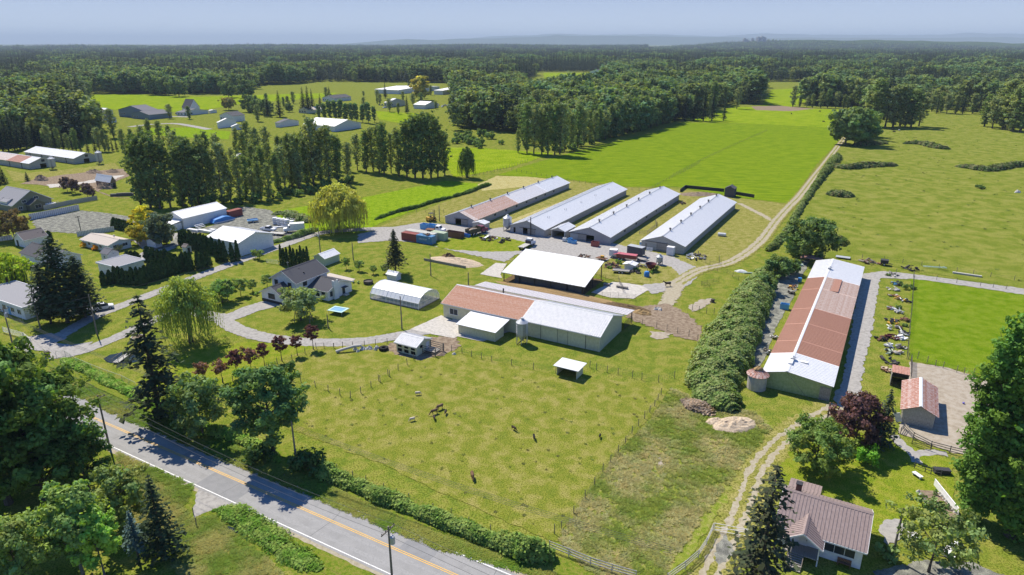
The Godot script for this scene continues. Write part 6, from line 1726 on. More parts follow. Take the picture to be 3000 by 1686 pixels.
func farmhouse() -> void:
	var t := thing("farmhouse", "white two-storey farmhouse with dark shingle roof and low wings", "house", at(Vector2(-62.7, -166.7), 0.5, 0.3), FARM)
	gable(t, 8.6, 11.0, 5.0, 7.4, M.white, M.shingle, {"ov": 0.5, "oe": 0.5, "trim": M.offwhite})
	window(t, Vector3(1.6, 3.9, 0.0), 1.1, 1.4, 0, M.dark, 2)
	window(t, Vector3(6.4, 3.7, 0.0), 1.1, 1.6, 0, M.dark, 2)
	window(t, Vector3(8.62, 3.9, -3.0), 1.2, 1.2, PI / 2, M.dark, 2)
	for q in [[3.9, 6.9], [5.6, 6.2]]:
		bpart(t, "roof_vent", M.dark, Vector3(q[0] + 1.4, q[1] - 0.1, -4.5), Vector3(0.25, 0.4, 0.25))
	# garage wing in front
	var g := Vector2(-64.3, -163) - Vector2(-62.7, -166.7)
	var gx := g.dot(UX) - 0.1
	var gz := -g.dot(VX) + 0.0
	gable(t, 7.1, gz - 0.2, 2.5, 4.4, M.white, M.shingle, {"x": gx, "z": gz, "ov": 0.4, "oe": 0.4, "trim": M.offwhite, "ridge": 0.56})
	bpart(t, "base_course", M.dark, Vector3(gx + 3.55, 0.35, gz + 0.05), Vector3(7.1, 0.7, 0.1))
	window(t, Vector3(gx + 3.6, 1.75, gz), 2.2, 1.3, 0, M.dark, 3)
	# right wing, ridge along the road direction
	var w := Vector2(-46.7, -161.6) - Vector2(-62.7, -166.7)
	var k := Node3D.new()
	k.name = "right_wing"
	t.add_child(k)
	k.position = Vector3(w.dot(UX) - 0.9, 0, -w.dot(VX) - 0.4)
	k.rotation.y = PI / 2
	gable(k, 8.7, 6.6, 2.7, 4.4, M.white, M.shingle, {"ov": 0.4, "oe": 0.4, "trim": M.offwhite})
	for z in [-1.6, -3.6, -5.4]:
		window(k, Vector3(0.0, 1.5, z), 1.1, 1.4, -PI / 2, M.dark, 2)
	window(k, Vector3(1.1, 1.6, 0.02), 0.7, 1.2, 0, M.dark, 1)
	bpart(k, "chimney", M.white, Vector3(2.4, 2.5, 0.35), Vector3(1.5, 5.0, 0.7))
	bpart(k, "chimney_cap", M.dark, Vector3(2.4, 5.05, 0.35), Vector3(0.9, 0.12, 0.5))
	door(k, Vector3(5.6, 0.0, 0), 0.9, 2.0, 0, M.glass)
	bpart(k, "door_canopy", M.shingle, Vector3(5.6, 2.25, 0.6), Vector3(1.6, 0.1, 1.1))
	bpart(k, "step", M.concrete, Vector3(5.6, 0.15, 0.7), Vector3(1.4, 0.3, 1.2))
	merge_in(t, k)
	# covered terrace behind
	var p := Vector2(-50.6, -176.6) - Vector2(-62.7, -166.7)
	var px := p.dot(UX)
	var pz := -p.dot(VX)
	part(t, "terrace_roof", slope(Vector3(px + 0.3, 2.6, pz + 3.6), Vector3(px + 9.5, 2.4, pz + 3.6), Vector3(px + 9.5, 2.7, pz), Vector3(px + 0.3, 2.9, pz), 0.0, M.shingle_tan))
	for j in 3:
		part(t, "terrace_post", MB.new().bar(Vector3(px + 1.0 + j * 4.0, 0, pz + 3.3), Vector3(px + 1.0 + j * 4.0, 2.4, pz + 3.3), 0.14).mesh(M.white))
	part(t, "antenna", MB.new().bar(Vector3(4.3, 7.3, -2), Vector3(4.3, 9.3, -2), 0.05).bar(Vector3(3.8, 9.0, -2), Vector3(4.8, 9.2, -2), 0.05).mesh(M.galv))

func right_buildings() -> void:
	# long barn with brown and white roof sheets
	var t := thing("red_roof_barn", "very long barn with brown-red and white roof sheets beside the bramble bank", "barn", at(Vector2(47.46, -116.63), 0.4, 0.3), FARM)
	var B: Material = M.brown_tin
	gable(t, 11.8, 80.4, 3.1, 4.15, M.lightgreen, M.tin, {"ridge": 0.34, "ov": 0.4, "rib": 0.62, "wrib": 0.6, "cap": M.tin, "secs": [[0.0, 0.115, M.tin, M.tin], [0.115, 0.2, B, B], [0.2, 0.33, B, B], [0.33, 0.46, B, B], [0.46, 0.65, B, M.red_white], [0.65, 0.78, B, M.red_white], [0.78, 1.0, M.tin, M.tin]]})
	bpart(t, "brown_sheet", B, Vector3(6.0, 3.98, -57.5), Vector3(3.9, 0.06, 10.6)).rotation.z = -0.0
	bpart(t, "skylight", M.white, Vector3(5.8, 4.13, -6.0), Vector3(2.2, 0.05, 0.7)).rotation.z = 0.0
	bpart(t, "shed_corner", M.old_board, Vector3(10.9, 1.3, 0.12), Vector3(1.8, 2.6, 0.1))
	for z in [-5.6, -70.0]:
		part(t, "roof_fan", MB.new().lathe([Vector2(0.01, 0), Vector2(0.4, 0), Vector2(0.45, 0.5), Vector2(0.7, 0.55), Vector2(0.01, 0.9)], 9, Vector3(4.1, 4.25, z)).mesh(M.galv))
	bpart(t, "ridge_box", M.white, Vector3(4.05, 4.45, -4.2), Vector3(0.7, 0.35, 2.4))
	part(t, "stay_wire", MB.new().bar(Vector3(4.0, 4.1, 0.3), Vector3(9.5, 0.05, 3.4), 0.04).mesh(M.wire))
	# short concrete silo with tin cap
	t = thing("round_bin", "squat round concrete bin with a rust-streaked conical tin cap", "silo", g3(Vector2(46.6, -116.06)))
	part(t, "tank", MB.new().lathe([Vector2(1.75, 0), Vector2(1.75, 2.9), Vector2(1.7, 3.0)], 20).mesh(M.concrete))
	var cone := MB.new()
	for k in 20:
		var a := TAU * k / 20.0
		var b := TAU * (k + 1) / 20.0
		cone.tri(Vector3(cos(b) * 2.1, 2.95, sin(b) * 2.1), Vector3(cos(a) * 2.1, 2.95, sin(a) * 2.1), Vector3(0, 4.2, 0))
		cone.bar(Vector3(cos(a) * 2.1, 2.98, sin(a) * 2.1), Vector3(0, 4.24, 0), 0.07)
	part(t, "cap", cone.mesh(M.rust_streak))
	part(t, "cap_nest", heap(MB.new(), Vector2(0.9, 0.7), 0.5, 4).mesh(M.straw_bed)).position.y = 4.0
	# rust-brown lean shed and gabled barn in the sand paddock
	t = thing("open_stall", "brown mono-roofed open stall at the corner of the sand paddock", "shed", at(Vector2(72.51, -117.04)), FARM)
	part(t, "roof", slope(Vector3(0, 2.9, 0), Vector3(3.0, 2.9, 0), Vector3(3.0, 2.5, -4.6), Vector3(0, 2.5, -4.6), 0.5, M.rust_streak2))
	for q in [[0.1, -2.3, 0.1, 4.4], [2.9, -2.3, 0.1, 4.4]]:
		bpart(t, "wall", M.old_board, Vector3(q[0], 1.25, q[1]), Vector3(q[2], 2.5, q[3]))
	bpart(t, "back_wall", M.old_board, Vector3(1.5, 1.2, -4.5), Vector3(2.7, 2.4, 0.1))
	for s in [0.8, 2.2]:
		var d := bpart(t, "gate_leaf", M.iron, Vector3(s, 0.7, 0.1), Vector3(1.3, 0.06, 0.06))
		part(d, "brace", MB.new().bar(Vector3(s - 0.6, 0.1, 0.1), Vector3(s + 0.6, 1.3, 0.1), 0.05).bar(Vector3(s + 0.6, 0.1, 0.1), Vector3(s - 0.6, 1.3, 0.1), 0.05).mesh(M.iron))
	t = thing("rusty_barn", "small gabled barn with a streaked rusty roof in the sand paddock", "barn", at(Vector2(66.85, -103.39), 0.5, 0.3), FARM)
	gable(t, 4.7, 11.7, 2.75, 3.85, M.pale_board, M.rust_streak, {"ov": 0.55, "rib": 0.5, "wrib": 0.3, "cap": M.white_tin})
	part(t, "tarp", MB.new().box(Vector3(-0.6, 0.9, 0.1), Vector3(1.0, 1.7, 0.08), Basis(Vector3.BACK, 0.4)).mesh(M.offwhite))
	# house with the mauve metal roof
	t = thing("mauve_house", "white house with a mauve metal roof, porch gable and brick chimney", "house", at(Vector2(43.58, -67.73), -0.4, 0.5), FARM + PI / 2)
	gable(t, 8.6, 10.0, 3.2, 5.6, M.white, M.mauve_tin, {"ov": 0.5, "oe": 0.4, "rib": 0.42, "trim": M.white, "cap": M.mauve_tin})
	part(t, "rear_roof", slope(Vector3(12.0, 2.6, -10.2), Vector3(12.0, 2.6, -6.0), Vector3(8.9, 3.1, -6.0), Vector3(8.9, 3.1, -10.2), 0.42, M.mauve_tin))
	bpart(t, "rear_wing", M.white, Vector3(10.2, 1.28, -8.1), Vector3(3.2, 2.5, 3.8))
	bpart(t, "chimney", M.brick, Vector3(5.0, 5.6, -8.6), Vector3(0.7, 1.9, 0.7))
	bpart(t, "chimney_cap", M.dark, Vector3(5.0, 6.6, -8.6), Vector3(0.85, 0.12, 0.85))
	window(t, Vector3(-0.02, 1.9, -2.6), 3.6, 1.3, -PI / 2, M.white, 3)
	window(t, Vector3(-0.02, 1.9, -9.4), 1.2, 1.2, -PI / 2, M.white, 1)
	var pg := Node3D.new()
	pg.name = "porch"
	t.add_child(pg)
	pg.rotation.y = -PI / 2
	pg.position = Vector3(-2.2, 0, -8.9)
	gable(pg, 4.2, 4.2, 2.9, 4.3, M.white, M.mauve_tin, {"ov": 0.3, "rib": 0.42, "open": true, "trim": M.white})
	for x in [0.1, 4.1]:
		bpart(pg, "post", M.white, Vector3(x, 1.45, -0.1), Vector3(0.16, 2.9, 0.16))
	bpart(pg, "deck", M.old_board, Vector3(2.1, 0.95, -1.1), Vector3(4.2, 0.12, 2.2))
	door(pg, Vector3(2.1, 1.0, -2.15), 1.0, 1.9, 0, M.offwhite)
	for k in 7:
		bpart(pg, "step", M.old_board, Vector3(1.6, 0.9 - k * 0.13, 0.25 + k * 0.3), Vector3(1.7, 0.05, 0.27))
	for x in [0.7, 2.5]:
		part(pg, "stair_rail", MB.new().bar(Vector3(x, 1.8, 0.1), Vector3(x, 0.9, 2.2), 0.08).bar(Vector3(x, 0, 2.2), Vector3(x, 0.95, 2.2), 0.08).mesh(M.wood))
	merge_in(t, pg)
	t = thing("garden_bench", "reddish wooden bench against the mauve-roofed house's front wall", "bench", at(Vector2(41.42, -68.45), 0, 0.6), FARM)
	bpart(t, "seat", M.rusty, Vector3(0, 0.45, 0), Vector3(1.6, 0.08, 0.45))
	bpart(t, "backrest", M.rusty, Vector3(0, 0.75, -0.2), Vector3(1.6, 0.4, 0.06))
	for x in [-0.7, 0.7]:
		bpart(t, "leg", M.rusty, Vector3(x, 0.21, 0), Vector3(0.08, 0.42, 0.4))

func boxes(t: Node3D, list: Array) -> void:
	# [name, material, centre, size, optional tilt about z]
	for q in list:
		var b := bpart(t, q[0], q[1], Vector3.ZERO, q[3])
		b.position = q[2]
		if q.size() > 4:
			b.rotation.z = q[4]

func tub(n: String, label: String, p: Vector2, s: Vector3, m: Material, yaw := FARM, fill: Material = null, group := "") -> Node3D:
	var t := thing(n, label, "bin", g3(p), yaw, group)
	var w := 0.08
	boxes(t, [["wall", m, Vector3(0, s.y * 0.5, s.z * 0.5), Vector3(s.x, s.y, w)], ["wall", m, Vector3(0, s.y * 0.5, -s.z * 0.5), Vector3(s.x, s.y, w)], ["wall", m, Vector3(s.x * 0.5 - 0.04, s.y * 0.5, 0), Vector3(w, s.y, s.z - 0.08)], ["wall", m, Vector3(-s.x * 0.5 + 0.04, s.y * 0.5, 0), Vector3(w, s.y, s.z - 0.08)], ["floor", m, Vector3(0, 0.06, 0), Vector3(s.x - 0.18, 0.1, s.z - 0.1)]])
	boxes(t, [["rim", m, Vector3(0, s.y, s.z * 0.5 + 0.05), Vector3(s.x + 0.12, 0.1, 0.05)], ["rim", m, Vector3(0, s.y, -s.z * 0.5 - 0.05), Vector3(s.x + 0.12, 0.1, 0.05)]])
	if fill:
		part(t, "contents", heap(MB.new(), Vector2(s.x * 0.46, s.z * 0.44), 0.35, 3).mesh(fill)).position.y = s.y * 0.75
	return t

func scrap(n: String, label: String, p: Vector2, R: float, cnt: int, mats: Array, sd: int, long := 1.6) -> Node3D:
	var t := thing(n, label, "scrap", g3(p))
	rng.seed = sd
	for k in cnt:
		var d := rng.randf() * TAU
		var r := R * sqrt(rng.randf())
		var b := MB.new()
		var s := Vector3(rr(0.3, long), rr(0.06, 0.4), rr(0.1, 0.7))
		var q := rng.randf()
		if q < 0.5:
			b.box(Vector3.ZERO, s)
		elif q < 0.75:
			b.tube([Vector3(-s.x * 0.5, 0, 0), Vector3(s.x * 0.5, rr(0, 0.4), 0)], [0.12, 0.1], 6)
		else:
			b.lathe([Vector2(0.2, -0.12), Vector2(0.42, -0.12), Vector2(0.46, 0), Vector2(0.42, 0.12), Vector2(0.2, 0.12)], 10)
		var o := part(t, "scrap_piece", b.mesh(mats[k % mats.size()]))
		o.position = Vector3(cos(d) * r, s.y * 0.5 + rr(0.0, 0.7) * (1.0 - r / R) * minf(1.0, R * 0.5) + 0.1, sin(d) * r)
		o.rotation = Vector3(rr(-0.4, 0.4), rng.randf() * TAU, rr(-0.5, 0.5))
	return t

func bed_truck(n: String, label: String, tail: Vector2, nose: Vector2, cab: Material, bed: Material, o := {}) -> Node3D:
	var L := tail.distance_to(nose)
	var t := thing(n, label, "truck", g3((tail + nose) * 0.5), yaw_of(tail, nose))
	var h := L * 0.5
	var w: float = o.get("w", 2.3)
	boxes(t, [["chassis", M.iron, Vector3(0, 0.75, 0), Vector3(L - 0.5, 0.25, 1.0)], ["bumper", M.galv, Vector3(h - 0.05, 0.6, 0), Vector3(0.14, 0.3, w)]])
	part(t, "cab", hull(v2([h - 3.2, 0.8, h - 0.15, 0.75, h - 0.1, 1.55, h - 1.35, 1.75, h - 1.75, 2.6, h - 3.15, 2.65]), w - 0.1, cab, 0.12, 1.8))
	part(t, "windscreen", MB.new().box(Vector3(h - 1.53, 2.18, 0), Vector3(0.04, 0.75, w - 0.5), Basis(Vector3.BACK, 0.44)).mesh(M.glass))
	for s in [-1, 1]:
		bpart(t, "side_window", M.glass, Vector3(h - 2.45, 2.15, s * (w * 0.5 - 0.13)), Vector3(1.0, 0.55, 0.08))
		bpart(t, "headlight", M.galv, Vector3(h - 0.1, 1.1, s * 0.85), Vector3(0.1, 0.25, 0.3))
		bpart(t, "fender", cab, Vector3(h - 1.0, 1.0, s * (w * 0.5 - 0.02)), Vector3(1.3, 0.18, 0.34))
	for x in [h - 1.0] + o.get("axles", [-h + 1.2]):
		for s in [-1, 1]:
			wheel(t, Vector3(x, 0.5, s * (w * 0.5 - 0.2)), 0.5, 0.36, M.offwhite)
	if o.get("dump", false):
		var l := L - 3.6
		boxes(t, [["dump_floor", bed, Vector3(-h + l * 0.5, 1.15, 0), Vector3(l, 0.12, w)], ["dump_side", bed, Vector3(-h + l * 0.5, 1.75, w * 0.5), Vector3(l, 1.2, 0.1)], ["dump_side", bed, Vector3(-h + l * 0.5, 1.75, -w * 0.5), Vector3(l, 1.2, 0.1)], ["tailgate", bed, Vector3(-h + 0.06, 1.7, 0), Vector3(0.1, 1.1, w)], ["headboard", bed, Vector3(-h + l, 1.95, 0), Vector3(0.1, 1.6, w)]])
		part(t, "load", heap(MB.new(), Vector2(l * 0.46, w * 0.44), 0.9, 8, 0.12).mesh(M.chips)).position = Vector3(-h + l * 0.5, 1.6, 0)
		for s in [-0.8, 0.8]:
			bpart(t, "exhaust", M.galv, Vector3(h - 3.4, 2.2, s), Vector3(0.14, 1.8, 0.14))
	elif o.get("box", false):
		var l := L - 2.3
		bpart(t, "cargo_box", bed, Vector3(-h + l * 0.5, 1.95, 0), Vector3(l, 2.3, w))
		bpart(t, "box_roof", M.white, Vector3(-h + l * 0.5, 3.13, 0), Vector3(l + 0.05, 0.06, w + 0.05))
		bpart(t, "rear_door", M.dark, Vector3(-h - 0.02, 1.9, 0), Vector3(0.05, 1.9, w - 0.4))
	else:
		var l := L - 3.4
		bpart(t, "flatbed", bed, Vector3(-h + l * 0.5, 1.05, 0), Vector3(l, 0.16, w))
		bpart(t, "headboard", M.iron, Vector3(-h + l, 1.6, 0), Vector3(0.08, 1.0, w))
	return t

func trailer(n: String, label: String, a: Vector2, b: Vector2, w: float, m: Material, o := {}) -> Node3D:
	var L := a.distance_to(b)
	var t := thing(n, label, "trailer", g3((a + b) * 0.5), yaw_of(a, b))
	var y: float = o.get("deck", 0.7)
	bpart(t, "deck", o.get("floor", m), Vector3(0, y, 0), Vector3(L, 0.14, w))
	part(t, "drawbar", MB.new().bar(Vector3(L * 0.5, y - 0.1, -w * 0.3), Vector3(L * 0.5 + 1.3, y - 0.2, 0), 0.1).bar(Vector3(L * 0.5, y - 0.1, w * 0.3), Vector3(L * 0.5 + 1.3, y - 0.2, 0), 0.1).mesh(M.iron))
	for x in o.get("axles", [-0.45, 0.45]):
		for s in [-1, 1]:
			wheel(t, Vector3(x, 0.38, s * (w * 0.5 + 0.02)), 0.38, 0.24, M.offwhite)
	if o.has("box"):
		bpart(t, "body", m, Vector3(0, y + o.box * 0.5 + 0.08, 0), Vector3(L, o.box, w))
		bpart(t, "roof", o.get("top", m), Vector3(0, y + o.box + 0.11, 0), Vector3(L + 0.08, 0.07, w + 0.08))
		bpart(t, "door", o.get("top", m), Vector3(-L * 0.5 - 0.02, y + o.box * 0.5 + 0.1, 0), Vector3(0.04, o.box - 0.3, w - 0.4))
	if o.has("sides"):
		for s in [-1, 1]:
			bpart(t, "side_board", m, Vector3(0, y + o.sides * 0.5, s * w * 0.5), Vector3(L, o.sides, 0.06))
	return t

func farm_things() -> void:
	# containers with their stores
	var g1 := Vector2(-31.5, -216.7)
	var t := container("blue_container", "blue shipping container with large white lettering on its long side", at(g1, 3.05, 1.2), FARM, 6.1, M.container_blue)
	var tm := TextMesh.new()
	var f := SystemFont.new()
	f.font_names = PackedStringArray(["Droid Sans"])
	tm.font = f
	tm.text = "SINOKOR"
	tm.font_size = 72
	tm.pixel_size = 0.0105
	tm.depth = 0.02
	tm.material = M.white
	part(t, "lettering", tm).position = Vector3(-0.4, 1.5, 1.26)
	bpart(t, "emblem", M.white, Vector3(2.2, 2.1, 1.22), Vector3(0.35, 0.35, 0.06))
	container("red_container", "rust-red shipping container end to end with the blue one", at(g1, -3.1, 1.2), FARM, 6.1, M.red)
	container("pale_container", "long container with a dirty white roof behind the blue one", at(g1, -1.0, 4.1), FARM, 11.5, M.cont_pale)
	container("green_container", "grey-green container whose end shows behind the blue one", at(g1, 4.4, 6.8), FARM, 5.4, M.palegreen)
	scrap("machine_part", "rusty machine frame lying on the blue container's roof", Vector2.ZERO, 1.1, 9, [M.rusty, M.iron], 401).position = at(g1, 3.6, 1.4) + Vector3(0, 2.62, 0)
	for k in 2:
		t = tub("crate", "pale upright crate against the red container", Vector2(-35.8, -219.9) + UX * k * 2.6, Vector3(2.0, 1.9, 0.7), M.pale_board, FARM, null, "pale crates by the red container")
	tub("blue_skip", "tall blue skip behind the white flatbed truck", Vector2(-30.9, -234.3), Vector3(2.6, 1.8, 2.0), M.skyblue)
	tub("blue_skip", "low pale blue skip beside the tall blue one", Vector2(-28.7, -236.3), Vector3(3.2, 1.1, 2.0), M.skyblue)
	bed_truck("flatbed_truck", "white-cabbed flatbed truck parked behind the containers", Vector2(-29.8, -230.1), Vector2(-23.1, -227.9), M.white, M.rusty)
	t = tub("rusty_skip", "long rusty steel skip with ragged edge beside the blue container", Vector2(-19.4, -223.2), Vector3(6.3, 1.9, 2.2), M.rusty)
	bed_truck("dump_truck", "red-cabbed dump truck carrying a heap of wood chips", Vector2(-15.1, -224.3), Vector2(-9, -230.3), M.maroon_cab, M.dump, {"dump": true, "w": 2.5, "axles": [-2.6, -1.3]})
	tub("blue_tub", "blue plastic tub on the grass by the dump truck", Vector2(-15.5, -223.8), Vector3(2.6, 0.9, 1.6), M.blue)
	scrap("scrap_heap", "heap of dark scrap metal and tyres on the yard's grass island", Vector2(-8.2, -220.9), 3.0, 40, [M.iron, M.rusty, M.tyre, M.galv], 402, 2.2)
	scrap("scrap_heap", "low row of mossy blocks beyond the scrap heap", Vector2(-2, -219.9), 1.8, 14, [M.dark, M.olive, M.tyre], 403, 2.0)
	scrap("scrap_heap", "small pile of dark blocks beside the mossy row", Vector2(-3.6, -216.4), 1.2, 10, [M.dark, M.olive, M.tyre], 404, 1.6)
	bed_truck("yard_truck", "small white flatbed truck behind the white-roofed open shed", Vector2(2.7, -207.4), Vector2(6.9, -214.6), M.white, M.pale_board, {"w": 2.1})
	t = thing("forklift", "yellow rough-terrain forklift with raised mast on the mown grass", "forklift", g3(Vector2(-29.6, -245.4)), yaw_of(Vector2(-30.3, -245.4), Vector2(-28.1, -247.3)))
	boxes(t, [["body", M.yellow, Vector3(-0.6, 1.15, 0), Vector3(2.2, 0.9, 1.7)], ["counterweight", M.yellow, Vector3(-1.7, 1.2, 0), Vector3(0.6, 1.1, 1.8)], ["seat", M.dark, Vector3(-0.5, 1.8, 0), Vector3(0.6, 0.5, 0.6)], ["cage_roof", M.dark, Vector3(-0.2, 3.0, 0), Vector3(1.7, 0.1, 1.5)], ["fork", M.iron, Vector3(1.9, 0.4, 0.4), Vector3(1.3, 0.07, 0.14)], ["fork", M.iron, Vector3(1.9, 0.4, -0.4), Vector3(1.3, 0.07, 0.14)], ["fork_frame", M.iron, Vector3(1.25, 0.9, 0), Vector3(0.1, 1.0, 1.5)]])
	for s in [-0.7, 0.7]:
		bpart(t, "mast", M.dark, Vector3(1.05, 2.1, s * 0.7), Vector3(0.18, 4.0, 0.14))
		for x in [-0.95, 0.6]:
			bpart(t, "cage_post", M.dark, Vector3(x, 2.3, s), Vector3(0.08, 1.4, 0.08))
		wheel(t, Vector3(0.7, 0.65, s * 1.3), 0.65, 0.45, M.yellow)
		wheel(t, Vector3(-1.4, 0.5, s * 1.2), 0.5, 0.35, M.yellow)
	# in front of the poultry barns
	t = thing("liquid_tote", "white caged liquid tote beside the blue tubs", "tank", g3(Vector2(17.4, -217.9)), FARM)
	boxes(t, [["tank", M.offwhite, Vector3(0, 0.7, 0), Vector3(1.1, 1.0, 1.1)], ["pallet", M.old_board, Vector3(0, 0.1, 0), Vector3(1.2, 0.16, 1.2)], ["cap", M.dark, Vector3(0, 1.23, 0), Vector3(0.3, 0.08, 0.3)]])
	for k in 4:
		bpart(t, "cage_bar", M.galv, Vector3(0, 0.35 + k * 0.28, 0), Vector3(1.16, 0.04, 1.16))
	tub("blue_tub", "tall blue tub beside the white liquid tote", Vector2(19.1, -216.5), Vector3(1.3, 1.5, 1.3), M.skyblue)
	tub("blue_tub", "low blue tub in front of the weathered-board barn", Vector2(20.3, -215.4), Vector3(1.5, 1.0, 1.3), M.skyblue)
	tub("red_bin", "brick-red bin in front of the open sliding door", Vector2(26.9, -212.3), Vector3(2.4, 1.5, 1.5), M.red)
	t = thing("white_cabinet", "tall white metal cabinet in front of the old barn door", "cabinet", at(Vector2(47.8, -202.5), 1.1, 0.8), FARM)
	boxes(t, [["shell", M.white, Vector3(0, 1.3, 0), Vector3(2.2, 2.6, 1.6)], ["top", M.offwhite, Vector3(0, 2.63, 0), Vector3(2.3, 0.08, 1.7)], ["door", M.offwhite, Vector3(-0.5, 1.25, 0.83), Vector3(1.0, 2.2, 0.05)], ["door", M.offwhite, Vector3(0.55, 1.25, 0.83), Vector3(1.0, 2.2, 0.05)]])
	t = thing("pallet", "white slatted pallet leaning against the barn's gable", "pallet", g3(Vector2(43.5, -206.9)), FARM)
	for k in 6:
		part(t, "slat", MB.new().bar(Vector3(-0.9 + k * 0.36, 0.05, 0.5), Vector3(-0.9 + k * 0.36, 1.3, 0), 0.14).mesh(M.white))
	for k in 2:
		part(t, "stringer", MB.new().bar(Vector3(-1.0, 0.35 + k * 0.6, 0.34 - k * 0.24), Vector3(1.0, 0.35 + k * 0.6, 0.34 - k * 0.24), 0.1).mesh(M.white))
	scrap("pipe_pile", "pile of pipes and broken fence parts beside the last poultry barn", Vector2(56.3, -200.4), 3.2, 36, [M.galv, M.offwhite, M.iron, M.wood], 405, 2.6)
	t = thing("water_tank", "white cylindrical tank lying on the mown grass", "tank", g3(Vector2(71.4, -224.4)), FARM + 0.15)
	part(t, "tank", MB.new().tube([Vector3(-1.35, 0.6, 0), Vector3(-1.25, 0.6, 0), Vector3(1.25, 0.6, 0), Vector3(1.35, 0.6, 0)], [0.45, 0.6, 0.6, 0.45], 14).mesh(M.offwhite))
	for x in [-0.8, 0.8]:
		bpart(t, "cradle", M.old_board, Vector3(x, 0.12, 0), Vector3(0.2, 0.24, 1.1))
	scrap("old_cart", "rusty old cart behind the third poultry barn", Vector2(69.5, -274.1), 1.6, 12, [M.rusty, M.iron], 406, 2.6)
	t = thing("silage_rolls", "stack of blue-striped feed sacks at the barn's corner", "sacks", g3(Vector2(41.3, -210.4)), FARM)
	for k in 5:
		bpart(t, "sack", [M.offwhite, M.skyblue][k % 2], Vector3(0, 0.22 + k * 0.42, 0), Vector3(0.8, 0.38, 0.6))
	# parked junk
	trailer("white_trailer", "white enclosed box trailer at the head of the junk row", Vector2(30, -200.7), Vector2(32.2, -199.9), 1.9, M.white, {"box": 1.7, "axles": [0.0]})
	trailer("black_trailer", "large black box trailer with grey roof behind the red wagon", Vector2(36.3, -203.6), Vector2(40.3, -200.5), 2.3, M.dark_board, {"box": 2.2, "top": M.galv, "axles": [-1.6, -0.6]})
	t = trailer("red_wagon", "long red-sided feed wagon with pinkish top", Vector2(32, -198.6), Vector2(37.5, -196), 2.0, M.red, {"box": 1.0, "top": M.crimson, "deck": 0.8, "axles": [-2.2, -1.3]})
	part(t, "sloped_hood", MB.new().box(Vector3(-3.1, 1.75, 0), Vector3(1.9, 0.08, 1.9), Basis(Vector3.BACK, 0.25)).mesh(M.crimson))
	trailer("timber_trailer", "flat grey timber trailer behind the red wagon's end", Vector2(37.9, -197.4), Vector2(40.1, -195.8), 2.0, M.old_board, {"axles": [-0.5]})
	t = thing("tool_shed", "tiny white tool shed with a sloping pale roof among the junk", "shed", at(Vector2(32.6, -188.2)), FARM)
	gable(t, 2.8, 2.4, 1.7, 2.0, M.offwhite, M.tin_pale, {"ov": 0.55, "oe": 0.4})
	trailer("flat_trailer", "tandem-axle flat trailer with white wheels in front of the tool shed", Vector2(28.9, -185.8), Vector2(33.5, -184.6), 1.9, M.galv, {"floor": M.old_board, "sides": 0.22})
	scrap("machinery", "tangle of dark farm machinery behind the flat trailer", Vector2(29.4, -190.8), 2.2, 30, [M.iron, M.dark, M.rusty], 407, 2.2)
	scrap("machinery", "dark tractor parts beside the flat trailer", Vector2(35.2, -185.6), 1.7, 22, [M.iron, M.dark, M.tyre], 408, 1.8)
	scrap("machinery", "loose boards and pipes beside the maroon feeder", Vector2(38.2, -190.4), 1.8, 16, [M.old_board, M.galv, M.iron], 409, 2.8)
	scrap("machinery", "rusty harrow parts next to the white-roofed shed", Vector2(22, -199.9), 2.0, 14, [M.rusty, M.iron], 410, 2.2)
	trailer("hay_wagon", "flat brown wagon carrying one yellow block", Vector2(25.9, -198.2), Vector2(28.3, -196.2), 2.0, M.rusty, {"axles": [0.3]})
	single("hay_block", MB.new().box(Vector3(0, 0.35, 0), Vector3(1.0, 0.7, 0.7)).box(Vector3(0, 0.36, 0), Vector3(0.06, 0.72, 0.72)).mesh(M.yellow), "yellow block sitting on the flat brown wagon", "block", g3(Vector2(27.3, -197.2), 0.77), FARM)
	t = thing("cone_feeder", "maroon funnel-shaped feeder bowl on short legs", "feeder", g3(Vector2(40, -187.1)))
	part(t, "bowl", MB.new().lathe([Vector2(0.35, 0.5), Vector2(0.95, 1.1), Vector2(1.55, 2.1), Vector2(1.6, 2.2), Vector2(1.5, 2.15), Vector2(0.9, 1.2), Vector2(0.3, 0.65)], 20).mesh(M.maroon))
	for k in 4:
		part(t, "leg", MB.new().bar(Vector3(cos(k * 1.57) * 0.9, 0, sin(k * 1.57) * 0.9), Vector3(cos(k * 1.57) * 0.7, 0.95, sin(k * 1.57) * 0.7), 0.1).mesh(M.iron))
	t = thing("blue_tank", "bright blue ribbed tank in front of the maroon feeder", "tank", g3(Vector2(37.9, -181.8)), FARM)
	part(t, "tank", MB.new().lathe([Vector2(0.02, 0), Vector2(0.75, 0.02), Vector2(0.78, 0.4), Vector2(0.72, 0.45), Vector2(0.78, 0.5), Vector2(0.78, 1.0), Vector2(0.72, 1.05), Vector2(0.76, 1.1), Vector2(0.6, 1.5), Vector2(0.2, 1.6), Vector2(0.02, 1.62)], 16).mesh(M.blue))
	for q in [[Vector2(31.7, -193.5), 1.3], [Vector2(36, -186.7), 1.1], [Vector2(41.4, -186.7), 1.5], [Vector2(40.2, -184.6), 1.0], [Vector2(28.3, -189.3), 0.9]]:
		first(shrub("junk_weed", "rank green weed clump growing among the parked junk", "weed", int(q[1] * 100), q[1], q[1] * 1.1, 200, 0.26, Color(0.1, 0.17, 0.04)), g3(q[0]), 0.0).set_meta("group", "weeds among the junk")
	# bedding heap, manure and bits
	t = thing("sawdust_heap", "long pale heap of sawdust behind a low board wall", "heap", g3(Vector2(-16.7, -195.6)), FARM)
	part(t, "sawdust", heap(MB.new(), Vector2(9.0, 3.8), 1.0, 11, 0.2).mesh(M.chips))
